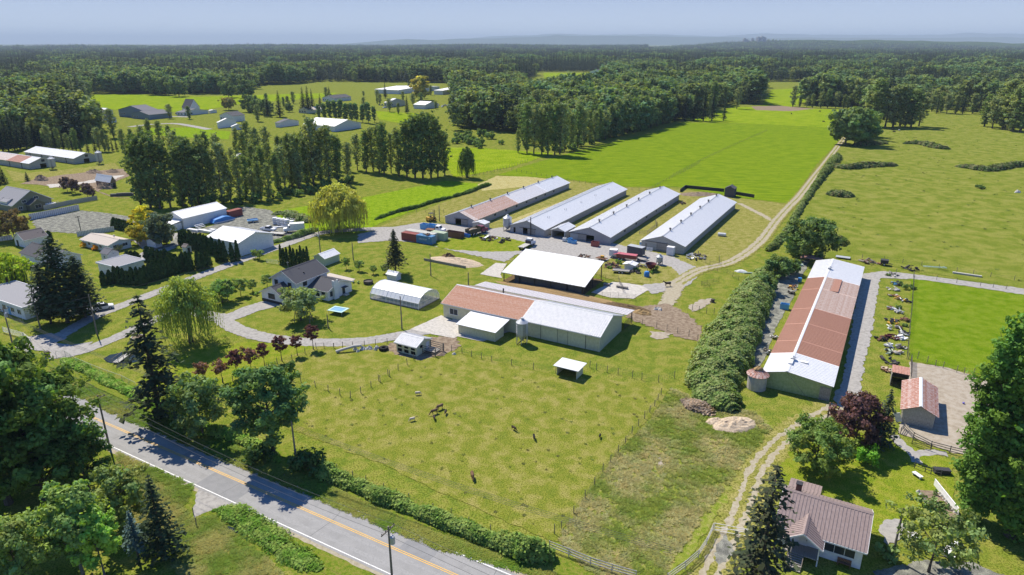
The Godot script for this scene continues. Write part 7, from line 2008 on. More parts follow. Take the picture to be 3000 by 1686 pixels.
	part(t, "dark_bedding", heap(MB.new(), Vector2(3.2, 1.9), 1.5, 12, 0.3).mesh(M.manure)).position = Vector3(-3.8, 0, -1.6)
	part(t, "board", MB.new().bar(Vector3(-9.4, 0.35, 3.6), Vector3(6.0, 0.35, 4.0), 0.1, 0.7).mesh(M.old_board))
	t = thing("bedding_bank", "long bank of brown bedding straw between the two sheds", "heap", at(Vector2(12.3, -168.4)), FARM)
	part(t, "bedding", heap(MB.new(), Vector2(18.0, 2.3), 0.7, 13, 0.25).mesh(M.straw_bed))
	part(t, "trodden_muck", heap(MB.new(), Vector2(7.0, 2.4), 0.5, 14, 0.3).mesh(M.manure)).position = Vector3(19.0, 0, 1.0)
	single("chip_heap", heap(MB.new(), Vector2(4.2, 2.6), 0.9, 15, 0.25).mesh(M.chips), "pale wood chip heap by the dead brambles", "heap", g3(Vector2(38.28, -102.59)), 0.3)
	single("chip_heap", heap(MB.new(), Vector2(1.8, 1.3), 0.6, 16, 0.25).mesh(M.chips), "smaller wood chip heap at the bramble bank's foot", "heap", g3(Vector2(35.31, -103.62)), 0.3)
	single("dirt_heap", heap(MB.new(), Vector2(2.6, 1.4), 0.8, 17, 0.3).mesh(M.straw_bed), "brown heap at the feeding shed's open end", "heap", g3(Vector2(31.69, -154.14)), FARM)
	# boulders, log and tyre in the paddock
	rng.seed = 420
	for k in 13:
		var q := Vector2(-33.12, -132.57).lerp(Vector2(-28.55, -133.78), k / 12.0) + Vector2(rr(-0.6, 0.6), rr(-0.7, 0.5))
		var st := heap(MB.new(), Vector2(rr(0.4, 0.75), rr(0.35, 0.6)), rr(0.35, 0.8), 420 + k, 0.3)
		single("boulder", st.mesh(M.stone), "pale grey boulder in the heap between log and tyre", "boulder", g3(q), rr(0, 6), "boulders in the paddock")
	single("driftwood_log", MB.new().tube([Vector3(0, 0.3, 0), Vector3(1.5, 0.7, -0.6), Vector3(3.4, 1.0, -1.6), Vector3(4.6, 0.9, -2.3), Vector3(5.3, 0.2, -2.6)], [0.34, 0.32, 0.3, 0.26, 0.2], 9).mesh(M.stone), "bleached curved log lying beside the boulders", "log", g3(Vector2(-37.32, -131.57)), -0.1)
	var ty := MB.new().lathe([Vector2(0.45, 0.08), Vector2(0.85, 0.02), Vector2(0.95, 0.2), Vector2(0.95, 0.5), Vector2(0.85, 0.66), Vector2(0.45, 0.6), Vector2(0.45, 0.08)], 22)
	for k in 22:
		var a := TAU * k / 22.0
		ty.box(Vector3(cos(a) * 0.96, 0.35, sin(a) * 0.96), Vector3(0.12, 0.5, 0.14), Basis(Vector3.UP, -a))
	single("tractor_tyre", ty.mesh(M.tyre), "big black tractor tyre lying by the boulders", "tyre", g3(Vector2(-27.49, -133.17)))
	for q in [pl([35.5,-156.5,36.1,-156.8,36.4,-156.3])]:
		for k in 3:
			single("boulder", heap(MB.new(), Vector2(0.7, 0.5), 0.6, 440 + k, 0.3).mesh(M.stone), "pale boulder in the small group on the muddy yard", "boulder", g3(q[k]), k, "boulders on the muddy yard")
	single("boulder", heap(MB.new(), Vector2(0.5, 0.45), 0.4, 450, 0.3).mesh(M.stone), "single pale stone by the corner of the paddock fence", "boulder", g3(Vector2(-12.25, -131.01)))
	# lawn things
	t = thing("trampoline", "rectangular trampoline with a blue bed and teal padded rim", "trampoline", at(Vector2(-42.26, -154.36), 0, 0), FARM + 0.12)
	bpart(t, "bed", M.tramp, Vector3(0, 0.92, 0), Vector3(3.3, 0.03, 2.2))
	for q in [[0, 1.35, 4.2, 0.5], [0, -1.35, 4.2, 0.5]]:
		bpart(t, "pad", M.teal, Vector3(q[0], 0.95, q[1]), Vector3(q[2], 0.09, q[3]))
	for x in [-1.88, 1.88]:
		bpart(t, "pad", M.teal, Vector3(x, 0.955, 0), Vector3(0.46, 0.08, 2.2))
		for z in [-1.3, 1.3]:
			bpart(t, "leg", M.galv, Vector3(x, 0.45, z), Vector3(0.07, 0.9, 0.07))
	t = thing("swing_frame", "wooden swing frame standing beside the round apple tree", "swing", at(Vector2(-51.07, -149.18)), FARM + 0.35)
	part(t, "top_beam", MB.new().bar(Vector3(0, 2.6, 0), Vector3(3.8, 2.6, 0), 0.14).mesh(M.wood))
	for x in [0.0, 3.8]:
		for z in [-0.8, 0.8]:
			part(t, "leg", MB.new().bar(Vector3(x, 0, z), Vector3(x, 2.6, 0), 0.11).mesh(M.wood))
	part(t, "seat", MB.new().box(Vector3(1.9, 0.6, 0), Vector3(0.6, 0.05, 0.25)).bar(Vector3(1.62, 0.6, 0), Vector3(1.62, 2.6, 0), 0.03).bar(Vector3(2.18, 0.6, 0), Vector3(2.18, 2.6, 0), 0.03).mesh(M.wood))
	single("stock_tank", MB.new().lathe([Vector2(0.02, 0.1), Vector2(1.2, 0.1), Vector2(1.3, 0.1), Vector2(1.3, 0.85), Vector2(1.2, 0.85), Vector2(1.18, 0.6), Vector2(0.02, 0.6)], 20).mesh(M.iron), "round dark water tank behind the farmhouse terrace", "tank", g3(Vector2(-39.3, -176)))
	for q in [[Vector2(-43.5, -176.9), 0.6, Color(0.4, 0.4, 0.36)], [Vector2(-42, -176.3), 0.6, Color(0.2, 0.26, 0.1)], [Vector2(-66.4, -166.8), 0.9, Color(0.13, 0.2, 0.05)]]:
		first(shrub("flower_bush", "small garden bush beside the farmhouse", "shrub", 460, q[1], q[1] * 1.4, 120, 0.2, q[2]), g3(q[0]), 1.0).set_meta("group", "farmhouse garden bushes")
	# pond with its footbridge, planter on the lawn
	sheet("pond", pl([-85.2,-128.7,-84.9,-130.6,-83.2,-131.8,-80.6,-131.4,-78.4,-131,-76.9,-127.5,-78.8,-126.6,-81.2,-126.6,-83.5,-127.2]), 0.02, M.pond, 0.4, 0.15)
	var fb := Vector2(-81.19, -126.24)
	t = thing("footbridge", "small wooden footbridge with handrails over the lawn pond", "bridge", g3(fb), yaw_of(fb, Vector2(-80.89, -131.6)))
	var bl := fb.distance_to(Vector2(-80.89, -131.6))
	for k in int(bl / 0.28):
		bpart(t, "plank", M.pale_board, Vector3(0.14 + k * 0.28, 0.35, 0), Vector3(0.25, 0.06, 1.3))
	for s in [-0.66, 0.66]:
		part(t, "handrail", MB.new().bar(Vector3(0, 1.15, s), Vector3(bl, 1.15, s), 0.07).mesh(M.wood))
		part(t, "beam", MB.new().bar(Vector3(0, 0.22, s * 0.8), Vector3(bl, 0.22, s * 0.8), 0.14, 0.2).mesh(M.wood))
		for k in 4:
			part(t, "baluster", MB.new().bar(Vector3(bl * k / 3.0, 0.2, s), Vector3(bl * k / 3.0, 1.15, s), 0.08).mesh(M.wood))
	t = thing("round_planter", "low round stone planter on the lawn between drive and fir", "planter", g3(Vector2(-83.43, -139.32)))
	part(t, "basin", MB.new().lathe([Vector2(1.35, 0), Vector2(1.4, 0.35), Vector2(1.2, 0.38), Vector2(1.15, 0.2), Vector2(0.01, 0.2)], 18).mesh(M.concrete))
	part(t, "soil", MB.new().lathe([Vector2(1.14, 0.24), Vector2(0.4, 0.4), Vector2(0.01, 0.8)], 12).mesh(M.dirt))
	# cars by the hedge
	car("white_suv", "white hatchback car parked nose-out under the dark hedge", Vector2(-100.86, -156.79), yaw_of(Vector2(-102.99, -156.36), Vector2(-99.54, -158.69)), M.carwhite)
	car("white_pickup", "white pickup truck parked in the cypress's shade behind the car", Vector2(-104.21, -153.1), yaw_of(Vector2(-105.66, -151.97), Vector2(-102.84, -154.4)), M.carwhite, "pickup")
	single("mail_box", MB.new().box(Vector3(0, 0.55, 0), Vector3(0.8, 1.1, 0.7)).box(Vector3(0, 1.15, 0), Vector3(0.9, 0.1, 0.8)).mesh(M.iron), "grey bin with a pale lid beside the roadside gate", "bin", g3(Vector2(-97.44, -129.84)), FARM)
	# right side: scrap row, yard things
	var mm := [M.rusty, M.iron, M.galv, M.yellow, M.dark, M.offwhite, M.old_board]
	var rows := [[Vector2(107.7, -183.1), "pale timber offcuts at the head of the scrap row", [M.old_board, M.pale_board], 1.6], [Vector2(104.7, -175.1), "dark troughs in the scrap row near its head", [M.dark, M.iron, M.skyblue], 1.4], [Vector2(101.6, -171.2), "bleached branches and pipes in the scrap row", [M.pale_board, M.stone], 1.4], [Vector2(98.9, -164.9), "yellow machine parts in the scrap row", [M.yellow, M.rusty, M.pale_board], 1.5], [Vector2(100, -162.2), "grey and white scrap next to the yellow machine parts", [M.galv, M.dark, M.yellow], 1.1], [Vector2(94.41, -154.49), "grey rubble mound in the scrap row", [M.stone, M.galv], 1.0], [Vector2(93.69, -156.99), "small rusty engine parts in the scrap row", [M.rusty, M.offwhite], 0.8], [Vector2(89.84, -148.76), "dark iron scrap with one orange sheet", [M.iron, M.dark, M.yellow], 1.7], [Vector2(93.37, -149.69), "rust-red frame leaning on the wire fence", [M.rusty], 1.0], [Vector2(88, -144.27), "mixed rusty scrap beside the wire fence", [M.rusty, M.pale_board, M.iron, M.offwhite], 1.9], [Vector2(88.51, -141.68), "white and black scrap by the wire fence", [M.offwhite, M.dark], 1.0], [Vector2(82.08, -138.76), "rust-red cylinder with wheels at the lane's grass edge", [M.rusty, M.tyre], 1.2], [Vector2(85.02, -139.59), "red-brown bars in the scrap row", [M.rusty, M.maroon], 1.2], [Vector2(86.37, -138.97), "cluster of white plastic scrap", [M.offwhite, M.white], 1.0], [Vector2(81.88, -135.16), "pale round rims in the scrap row", [M.offwhite, M.galv], 1.0], [Vector2(83.92, -134.38), "thin dark posts and stones in the scrap row", [M.iron, M.stone], 0.9], [Vector2(80.21, -131.35), "black plough with a pale beam", [M.dark, M.palegreen], 1.4], [Vector2(82.13, -131.35), "straw-coloured offcuts near the brown stall", [M.chips, M.pale_board], 0.9], [Vector2(77.82, -127.36), "black machine frame beside the brown stall", [M.dark, M.iron], 1.5], [Vector2(75.22, -123.23), "tan debris by the brown stall's corner", [M.chips, M.rusty], 0.9]]
	for k in rows.size():
		var sc := scrap("scrap_pile", rows[k][1], rows[k][0], rows[k][3], 12, rows[k][2], 470 + k, 1.7)
		sc.set_meta("group", "scrap row along the lane")
	for q in [[Vector2(105.4, -171.8), 1.6], [Vector2(107.2, -171.8), 1.2], [Vector2(105.6, -174.8), 1.0], [Vector2(95.92, -157.5), 0.8], [Vector2(106.3, -182.5), 0.7], [Vector2(91.21, -146.04), 0.7]]:
		first(shrub("scrap_weed", "green weed clump in the scrap row along the lane", "weed", 491, q[1], q[1], 170, 0.28, Color(0.11, 0.16, 0.05)), g3(q[0]), q[1] * 5.0).set_meta("group", "weeds in the scrap row")
	rows = [[Vector2(75.3, -172.2), "orange machine arm against the long barn's wall", [M.yellow, M.rusty], 1.5], [Vector2(73.3, -168), "dark box scrap against the long barn's wall", [M.dark, M.iron], 1.0], [Vector2(54.29, -132.04), "grey machine scrap by the barn's white corner", [M.iron, M.galv], 1.4], [Vector2(58.69, -139.4), "white pipe and board against the long barn", [M.offwhite, M.wood], 0.9]]
	for k in rows.size():
		scrap("yard_scrap", rows[k][1], rows[k][0], rows[k][3], 10, rows[k][2], 500 + k, 1.6)
	tub("blue_crate", "blue crate standing in the dark work yard", Vector2(67.42, -157.17), Vector3(2.0, 1.3, 1.3), M.skyblue)
	single("blue_barrel", MB.new().lathe([Vector2(0.01, 0), Vector2(0.5, 0), Vector2(0.55, 0.5), Vector2(0.5, 1.1), Vector2(0.01, 1.12)], 12).mesh(M.blue), "deep blue barrel at the long barn's far corner", "barrel", g3(Vector2(79.3, -177.5)))
	single("green_pipe", MB.new().tube([Vector3(-1.6, 0.35, 0), Vector3(1.6, 0.35, 0)], [0.35, 0.35], 10).mesh(M.mint), "pale mint pipe lying at the work yard's far end", "pipe", g3(Vector2(84.4, -192.1)), FARM)
	t = thing("lean_roof", "rusty lean-to roof on posts at the long barn's far end", "shed", at(Vector2(85.4, -193.1)), FARM)
	part(t, "roof", slope(Vector3(0, 2.2, 0), Vector3(6.0, 2.2, 0), Vector3(6.0, 2.6, -3.0), Vector3(0, 2.6, -3.0), 0.6, M.rust_streak2))
	for x in [0.2, 5.8]:
		for z in [-0.2, -2.8]:
			bpart(t, "post", M.wood, Vector3(x, 1.1, z), Vector3(0.14, 2.2, 0.14))
	scrap("timber_pile", "pile of old brown timbers by the pasture fence", Vector2(107.3, -194.4), 2.8, 16, [M.wood, M.rusty], 510, 4.0)
	trailer("low_trailer", "low dark trailer by the pasture fence", Vector2(109.3, -192.9), Vector2(111.1, -192), 1.8, M.dark, {"box": 0.8, "axles": [0.0]})
	scrap("black_rolls", "low row of black rubbish on the lane's far verge", Vector2(116.4, -188.7), 2.2, 14, [M.dark, M.tyre], 511, 1.8)
	t = thing("hay_elevator", "pale mint farm elevator frame lying on the grass", "machine", g3(Vector2(120.3, -190.1)), -0.35)
	for s in [0.0, 0.7]:
		part(t, "beam", MB.new().bar(Vector3(0, 0.5, s), Vector3(6.0, 0.7, s), 0.14).mesh(M.mint))
	for k in 6:
		part(t, "strut", MB.new().bar(Vector3(0.4 + k, 0.52, 0), Vector3(0.9 + k, 0.55, 0.7), 0.08).mesh(M.mint))
	part(t, "stand", MB.new().bar(Vector3(4.5, 0, -1.2), Vector3(5.0, 1.4, 1.8), 0.14).mesh(M.mint))
	single("trough", MB.new().box(Vector3(0, 0.2, 0), Vector3(7.0, 0.4, 0.9)).box(Vector3(0, 0.42, 0.42), Vector3(7.0, 0.08, 0.1)).mesh(M.pale_board), "long pale feed trough lying along the lane's far verge", "trough", g3(Vector2(128.9, -183.1)), yaw_of(Vector2(126.9, -184.2), Vector2(130.9, -181.7)))
	single("flat_roof_sheet", MB.new().box(Vector3(0, 0.4, 0), Vector3(4.0, 0.12, 2.0)).box(Vector3(-1.5, 0.17, 0), Vector3(0.2, 0.34, 1.6)).box(Vector3(1.5, 0.17, 0), Vector3(0.2, 0.34, 1.6)).mesh(M.galv), "grey slab on blocks behind the long barn", "slab", g3(Vector2(101.1, -199.2)), FARM)
	single("upturned_boat", heap(MB.new(), Vector2(2.0, 0.8), 0.7, 512, 0.04).mesh(M.offwhite), "white upturned dinghy on the grass by the bramble bank", "boat", g3(Vector2(66, -185.9)), FARM)
	single("drain_pipe", MB.new().tube([Vector3(-2, 0.2, 0), Vector3(2, 0.2, 0)], [0.2, 0.2], 8).mesh(M.mint), "mint drain pipe in the grass by the upturned dinghy", "pipe", g3(Vector2(68.2, -184.5)), FARM + 0.5)
	single("tree_stump", MB.new().lathe([Vector2(0.6, 0), Vector2(0.45, 0.4), Vector2(0.42, 0.8), Vector2(0.01, 0.82)], 9).box(Vector3(0.3, 0.6, 0), Vector3(0.7, 0.25, 0.3)).mesh(M.bark), "dark broken stump on the pale sandy patch", "stump", g3(Vector2(50.9, -161.8)))
	for q in [pl([24.9,-174.5,26.4,-173.9]), pl([28.2,-172.9,30.9,-171.3])]:
		single("feed_bunk", MB.new().bar(g3(Vector2.ZERO, 0.3), g3(q[1] - q[0], 0.3), 0.7, 0.6).bar(g3(Vector2.ZERO, 0.62), g3(q[1] - q[0], 0.62), 0.85, 0.06).mesh(M.old_board), "weathered wooden feed bunk on the concrete pad", "trough", g3(q[0]), 0.0, "feed bunks on the pad")
	# garden at the mauve house
	t = thing("white_bench", "white bench on the path across the house lawn", "bench", g3(Vector2(61.45, -87.7)), 0.3)
	boxes(t, [["seat", M.white, Vector3(0, 0.45, 0), Vector3(0.7, 0.06, 1.5)], ["leg", M.white, Vector3(0, 0.22, -0.6), Vector3(0.5, 0.44, 0.08)], ["leg", M.white, Vector3(0, 0.22, 0.6), Vector3(0.5, 0.44, 0.08)]])
	t = thing("stone_bed", "stone-edged planting bed beside the tall poplars", "garden bed", g3(Vector2(60.71, -80.81)), -0.08)
	bpart(t, "soil", M.dirt, Vector3(0, 0.1, 0), Vector3(2.6, 0.2, 6.6))
	rng.seed = 520
	for k in 22:
		var e := k / 22.0
		var q := Vector3(-1.4, 0, 3.4 - e * 2.0 * 3.4) if k % 2 else Vector3(1.35, 0, 3.4 - e * 2.0 * 3.4)
		var s := part(t, "edging_stone", heap(MB.new(), Vector2(0.36, 0.26), rr(0.25, 0.45), 520 + k % 4, 0.2).mesh(M.stone))
		s.position = q
	for k in 4:
		part(t, "plant", cedar_mesh(530 + k, 0.8, 0.4, 50, 0.2, Color(0.13, 0.2, 0.06), 0.3)).position = Vector3(rr(-0.8, 0.8), 0.2, -2.4 + k * 1.6)
	single("white_garden_fence", MB.new().box(Vector3(0, 0.5, 0), Vector3(0.1, 1.0, 7.0)).box(Vector3(0, 1.02, 0), Vector3(0.16, 0.05, 7.1)).mesh(M.white), "low white panel fence behind the stone-edged bed", "fence", g3(Vector2(62.51, -82.23)), -0.1)
	t = thing("picnic_table", "white garden table under the thin-leaved tree", "table", g3(Vector2(56.76, -71.48)), 0.5)
	boxes(t, [["top", M.white, Vector3(0, 0.75, 0), Vector3(3.4, 0.08, 1.0)], ["bench", M.white, Vector3(0, 0.45, 0.9), Vector3(3.4, 0.06, 0.35)], ["leg", M.white, Vector3(-1.4, 0.37, 0), Vector3(0.1, 0.74, 0.9)], ["leg", M.white, Vector3(1.4, 0.37, 0), Vector3(0.1, 0.74, 0.9)]])
	scrap("white_stones", "heap of white stones under the thin-leaved tree", Vector2(53.22, -74.23), 0.8, 12, [M.white, M.stone], 540, 0.6)
	single("black_trough", MB.new().box(Vector3(0, 0.35, 0), Vector3(2.2, 0.7, 0.9)).box(Vector3(0, 0.72, 0), Vector3(2.3, 0.06, 1.0)).mesh(M.dark), "black water trough by the small gate near the poplars", "trough", g3(Vector2(65.72, -88.67)), -0.15)
	single("blue_ball", SphereMesh.new(), "small purple-blue ball on the sand paddock", "ball", g3(Vector2(82.29, -109.88), 0.2)).mesh = sphere(0.2, M.ball)

func sphere(r: float, m: Material) -> ArrayMesh:
	var p := []
	for k in 9:
		var a := PI * k / 8.0 - PI / 2
		p.append(Vector2(maxf(0.001, cos(a) * r), sin(a) * r))
	return MB.new().lathe(p, 14).mesh(m)

func fences_poles() -> void:
	var W3 := {"wires": [0.35, 0.7, 1.05], "mesh": 0.5}
	fence("pasture_fence", "wire fence with wooden posts between rough grass and pony pasture", pl([5.67,-74.98,6.67,-75.99,8.65,-79.15,10.59,-82.52,13.95,-88.99,17.03,-94.13,20.19,-99.76,23.22,-104.68,25.86,-109.09,27.9,-113.3]), 1.4, 3.0, W3)
	fence("pasture_fence", "wire fence with wooden posts from goat house to field shelter", pl([-12.9,-132.2,-10.6,-131.4,-8.5,-129.8,-4.2,-127.5,-0.1,-125.7,4.3,-123.9,8.7,-122.3]), 1.4, 3.2, W3)
	fence("pasture_fence", "wire fence from field shelter to the barn's corner gate", pl([13.2,-122.8,15.8,-124.8]), 1.5, 3.0, {"wires": [0.35, 0.7, 1.05, 1.3]})
	fence("pasture_fence", "post and wire fence between field shelter gap and bramble bank", pl([17,-123.7,19,-122.6,21.1,-121.8,23.7,-120.4,25.4,-119.4,28.4,-118.4,31.9,-120]), 1.5, 2.6, {"wires": [0.35, 0.7, 1.05, 1.3], "mesh": 0.5})
	fence("paddock_fence", "thin post and wire fence cutting the paddock's lower corner", pl([-43,-119.7,-40.9,-118.3,-37.6,-116.4,-34.7,-114.6,-32.1,-113.1,-29.9,-112]), 1.4, 3.2, {"wires": [1.0]})
	fence("paddock_fence", "thin post and wire fence rising from the paddock corner to the goat house", pl([-29.9,-112,-28.4,-114,-26.9,-116.2,-25.6,-118.5,-24.1,-120.7]), 1.4, 3.0, {"wires": [1.0]})
	fence("paddock_fence", "thin post fence rising to the goat house pen", pl([-25.9,-118.7,-24.5,-121.1,-22.9,-123.5,-21.4,-125.9,-20.3,-127.9]), 1.4, 3.0, {"wires": [1.0]})
	fence("paddock_fence", "post and wire fence under the purple plum row", pl([-56,-118.3,-54.2,-118.5,-53.4,-120.5,-51.1,-122.4,-48.2,-126.6,-45.8,-128.6,-43.8,-131.2,-42.2,-134,-40.5,-134,-38.4,-134]), 1.2, 3.4, {"wires": [0.4, 0.8, 1.1]})
	fence("paddock_fence", "post and wire fence between drive and boulder heap", pl([-38.4,-134,-36.6,-134.4,-34.5,-134.8,-32,-135,-29.8,-135.9,-27.3,-136.3,-24.7,-136.5]), 1.3, 2.8, {"wires": [0.4, 0.8, 1.1]})
	fence("roadside_fence", "wire mesh fence between hedgerow and pony pasture", pl([-29,-90.15,-26.77,-89,-23.92,-87.07,-21.64,-85.66,-18.71,-83.99,-14.68,-81.66,-10.99,-79.29,-8.41,-78.07,-5.86,-76.37,-2.89,-74.6,-1.02,-73.5]), 1.5, 3.0, W3)
	fence("roadside_fence", "leaning post fence behind the weeds under the ash", pl([-45.8,-99.96,-43.18,-98.6,-40.35,-97.07]), 1.4, 3.0, {"wires": [0.5, 1.0]})
	fence("chain_fence", "green chain-link fence along the public road's far side", pl([-95.1,-129.1,-93.7,-129.8,-89,-126.1,-84.2,-123.2,-79.4,-120.4,-75.6,-118.4,-71.3,-115.4]), 1.5, 3.0, {"wires": [0.05, 1.45], "ww": 0.05, "mesh": 0.12, "wire": M.chain, "post": M.galv, "w": 0.07})
	fence("chain_fence", "chain-link fence beside the flat-roofed white house", pl([-116.8,-146.2,-114.1,-147.1,-111.9,-149.1]), 1.3, 2.6, {"wires": [0.05, 1.3], "mesh": 0.12, "wire": M.chain, "post": M.galv, "w": 0.06})
	gate("road_gate", "white tubular double gate standing open at the road entrance", Vector2(-115.53, -142.44), Vector2(-108.88, -139.32), 1.4, 5, M.white)
	gate("road_gate", "grey tubular gate leaf by the bin at the road entrance", Vector2(-108.7, -139.32), Vector2(-104.96, -136.1), 1.4, 5, M.galv)
	gate("drive_gate", "wooden post gate across the farm drive behind the slim cedars", Vector2(-73.4, -194.3), Vector2(-69.4, -193.1), 1.3, 4, M.galv)
	fence("pen_fence", "dark rail fence in front of the white-roofed open shed", pl([2.8,-175.5,9.2,-174.2,13.4,-171.3,18.3,-168.8]), 1.4, 2.8, {"rails": [0.35, 0.7, 1.05, 1.35], "post": M.iron, "rt": 0.05, "rh": 0.1})
	fence("pen_fence", "steel pipe rails at the open shed's right end", pl([18.3,-168.8,20.3,-172.3,22.4,-171.3]), 1.4, 2.6, {"rails": [0.35, 0.7, 1.05, 1.35], "post": M.iron, "rt": 0.05, "rh": 0.08})
	fence("pen_fence", "thin pipe panels along the concrete pad's near edge", pl([20.4,-165.5,23.3,-164.9,27.3,-164.4,31.7,-163.2]), 1.6, 2.2, {"wires": [0.3, 0.6, 0.9, 1.2, 1.5], "ww": 0.035, "post": M.iron, "w": 0.06, "wire": M.iron})
	fence("pen_fence", "thin pipe panels along the concrete pad's far edge", pl([23.5,-181.2,26,-179.2,29.3,-177.8,29.3,-168.8]), 1.6, 2.4, {"wires": [0.3, 0.6, 0.9, 1.2, 1.5], "ww": 0.03, "post": M.iron, "w": 0.06, "wire": M.iron})
	fence("yard_fence", "post and wire fence around the muddy yard below the feeding shed", pl([28.4,-148.6,30.4,-146.9,33.4,-145.2,35.5,-143.8,37.5,-142,39.6,-140.2,41.1,-138.2]), 1.5, 2.8, {"wires": [0.4, 0.8, 1.2]})
	fence("yard_fence", "four tall posts with wire by the sandy patch", pl([44.4,-156.3,45.8,-155.2,47.3,-154.1,49,-153.6]), 1.6, 2.6, {"wires": [0.5, 1.0, 1.4]})
	fence("panel_fence", "freestanding pipe panels forming a V on the grass", pl([56.9,-177.2,51.3,-174.2,53.1,-172.3]), 1.4, 2.2, {"wires": [0.3, 0.6, 0.9, 1.2], "ww": 0.035, "post": M.iron, "w": 0.06, "wire": M.iron})
	fence("track_fence", "curved pipe fence between dirt track and bramble bank", pl([56.3,-185.9,59.1,-186.2,61.3,-184.4,62.7,-178.5,64.3,-177.8]), 1.4, 2.6, {"wires": [0.4, 0.8, 1.2], "ww": 0.03, "post": M.iron, "w": 0.07})
	fence("track_fence", "pipe panels beside the pipe pile and mown grass", pl([57.1,-196,58.5,-192,61.3,-192.4,63,-198.4]), 1.4, 2.4, {"wires": [0.4, 0.8, 1.2], "ww": 0.03, "post": M.iron, "w": 0.07})
	fence("barn_pen", "small railed pens between the third and last poultry barns", pl([43.7,-226.5,46.5,-227,51.5,-236.7,52.9,-244.8]), 1.4, 2.2, {"rails": [0.4, 0.8, 1.2], "post": M.wood, "rt": 0.05, "rh": 0.1})
	fence("hay_fence", "post fence dividing the hay field lengthwise", pl([59.4,-297.9,71.4,-320,86.9,-345.3,101.9,-372.1]), 1.3, 4.0, {"wires": [0.5, 1.0], "ww": 0.03})
	fence("hay_fence", "far half of the post fence across the hay field", pl([77.8,-332.8,104.8,-380.4,137,-434,190,-518]), 1.3, 4.5, {"wires": [0.5, 1.0], "ww": 0.03})
	fence("field_fence", "post fence between mown grass and hay field behind the barns", pl([-0.1,-349.9,26.7,-323,39.4,-311.4,53.5,-300.5,59.2,-297.1]), 1.4, 3.4, {"wires": [0.5, 1.0]})
	fence("field_fence", "post fence from grove to hay field corner beside the straw patch", pl([-20.8,-331.1,-16.1,-338.6,-10.7,-345.3,-4.3,-354.6,1.6,-366.9,8.7,-380]), 1.4, 3.2, {"wires": [0.5, 1.0]})
	fence("meadow_fence", "post and wire fence along the meadow's weedy edge", pl([-46,-254.8,-40.6,-259.4,-33.7,-259.4,-26.5,-258.7]), 1.3, 3.2, {"wires": [0.5, 1.0]})
	fence("drive_fence", "low post fence between farm drive and gravel yard", pl([-79.1,-216,-69.7,-220.8,-64.6,-226.9,-57.8,-233.3]), 1.2, 4.0, {"wires": [0.5, 1.0]})
	fence("range_fence", "post and wire fence between lane and range pasture", pl([107.1,-199.4,112.7,-197.3,120.8,-191.5,127.7,-185.9,134.5,-181.5,139.1,-178.5,143.1,-175.7]), 1.4, 5.0, {"wires": [0.5, 1.0], "ww": 0.02})
	fence("lane_fence", "post and wire fence along the lane beside the small green field", pl([109.8,-185,113.4,-182.4,117.9,-179,121.9,-176.5,126.8,-174,131.9,-171.3,136.9,-169.3]), 1.3, 3.8, {"wires": [0.5, 1.0]})
	fence("scrap_fence", "wire fence between scrap row and small green field", pl([112.7,-181.2,107.4,-171.8,101.5,-161.7,96.8,-153.5,92.3,-146,88.4,-139.2,85.1,-133.6,82.3,-128.8]), 1.5, 3.2, {"wires": [0.4, 0.8, 1.2, 1.45], "mesh": 0.6})
	fence("sand_fence", "post and wire fence between small green field and sand paddock", pl([82.5,-128.6,84.5,-128.8,85.3,-126.8,86.2,-125.3,87.2,-124.4,88.8,-122.5,89.9,-121.9,91.6,-121.6,93.7,-120.9]), 1.5, 2.6, {"wires": [0.4, 0.8, 1.2], "mesh": 0.6})
	fence("sand_fence", "close-set pipe railing beside the brown stall", pl([82.6,-127.9,80.5,-124,78.1,-119.7]), 1.6, 2.0, {"rails": [0.3, 0.55, 0.8, 1.05, 1.3, 1.55], "post": M.iron, "rt": 0.04, "rh": 0.05, "w": 0.07})
	fence("corral_fence", "dark wooden rail fence with crossbraces at the sand paddock's lower edge", pl([65.39,-99.77,66.78,-101.36,66.65,-98.21,68.07,-95.58,70.28,-94.13,72.63,-92.72]), 1.3, 2.6, {"rails": [0.35, 0.75, 1.15], "post": M.dark_board, "rt": 0.05, "rh": 0.11})
	gate("corral_gate", "dark tubular gate in the corral fence", Vector2(65.5, -96.51), Vector2(67.55, -94.67), 1.3, 4, M.iron)
	fence("garden_fence", "short dark post fence with gate across the garden path", pl([62.3,-89.99,63.4,-89,63.99,-88.51,65.15,-87.86]), 1.2, 1.6, {"rails": [0.5, 1.0], "post": M.dark_board, "rt": 0.04, "rh": 0.08})
	fence("pale_fence", "weathered pale rail fence between rough grass and public road", pl([4.85,-72.06,7.28,-70.67,9.87,-69.1,12.41,-67.9,15.19,-66.74]), 1.3, 2.6, {"rails": [0.4, 0.8, 1.2], "post": M.pale_rail, "rt": 0.05, "rh": 0.12})
	fence("pale_fence", "weathered pale rail fence curving beside the dirt track to the gate", pl([27.07,-75.48,25.5,-72.78,23.82,-70.45,21.65,-68.44,18.98,-66.32]), 1.3, 2.4, {"rails": [0.4, 0.8, 1.2], "post": M.pale_rail, "rt": 0.05, "rh": 0.12})
	gate("white_gate", "white tubular gate across the dirt track beside the ragged fir", Vector2(27.24, -75.48), Vector2(31.27, -74.23), 1.35, 3, M.white)
	fence("fir_fence", "low posts along the small field's edge by the pond ditch", pl([-44.43,-78.9,-43.04,-76.59]), 1.2, 2.4, {"wires": [0.6]})
	# poles and wires
	var roadpoles := [[Vector2(-65.58, -95.82), 9.5, "transformer-less pole with crossarm in the maple clump by the road", ""], [Vector2(-14.35, -65.09), 9.2, "road pole with crossarm and round transformer below the pony pasture", "transformer"], [Vector2(-109.45, -136.52), 8.5, "roadside pole by the white entrance gate", "transformer"]]
	var tops := []
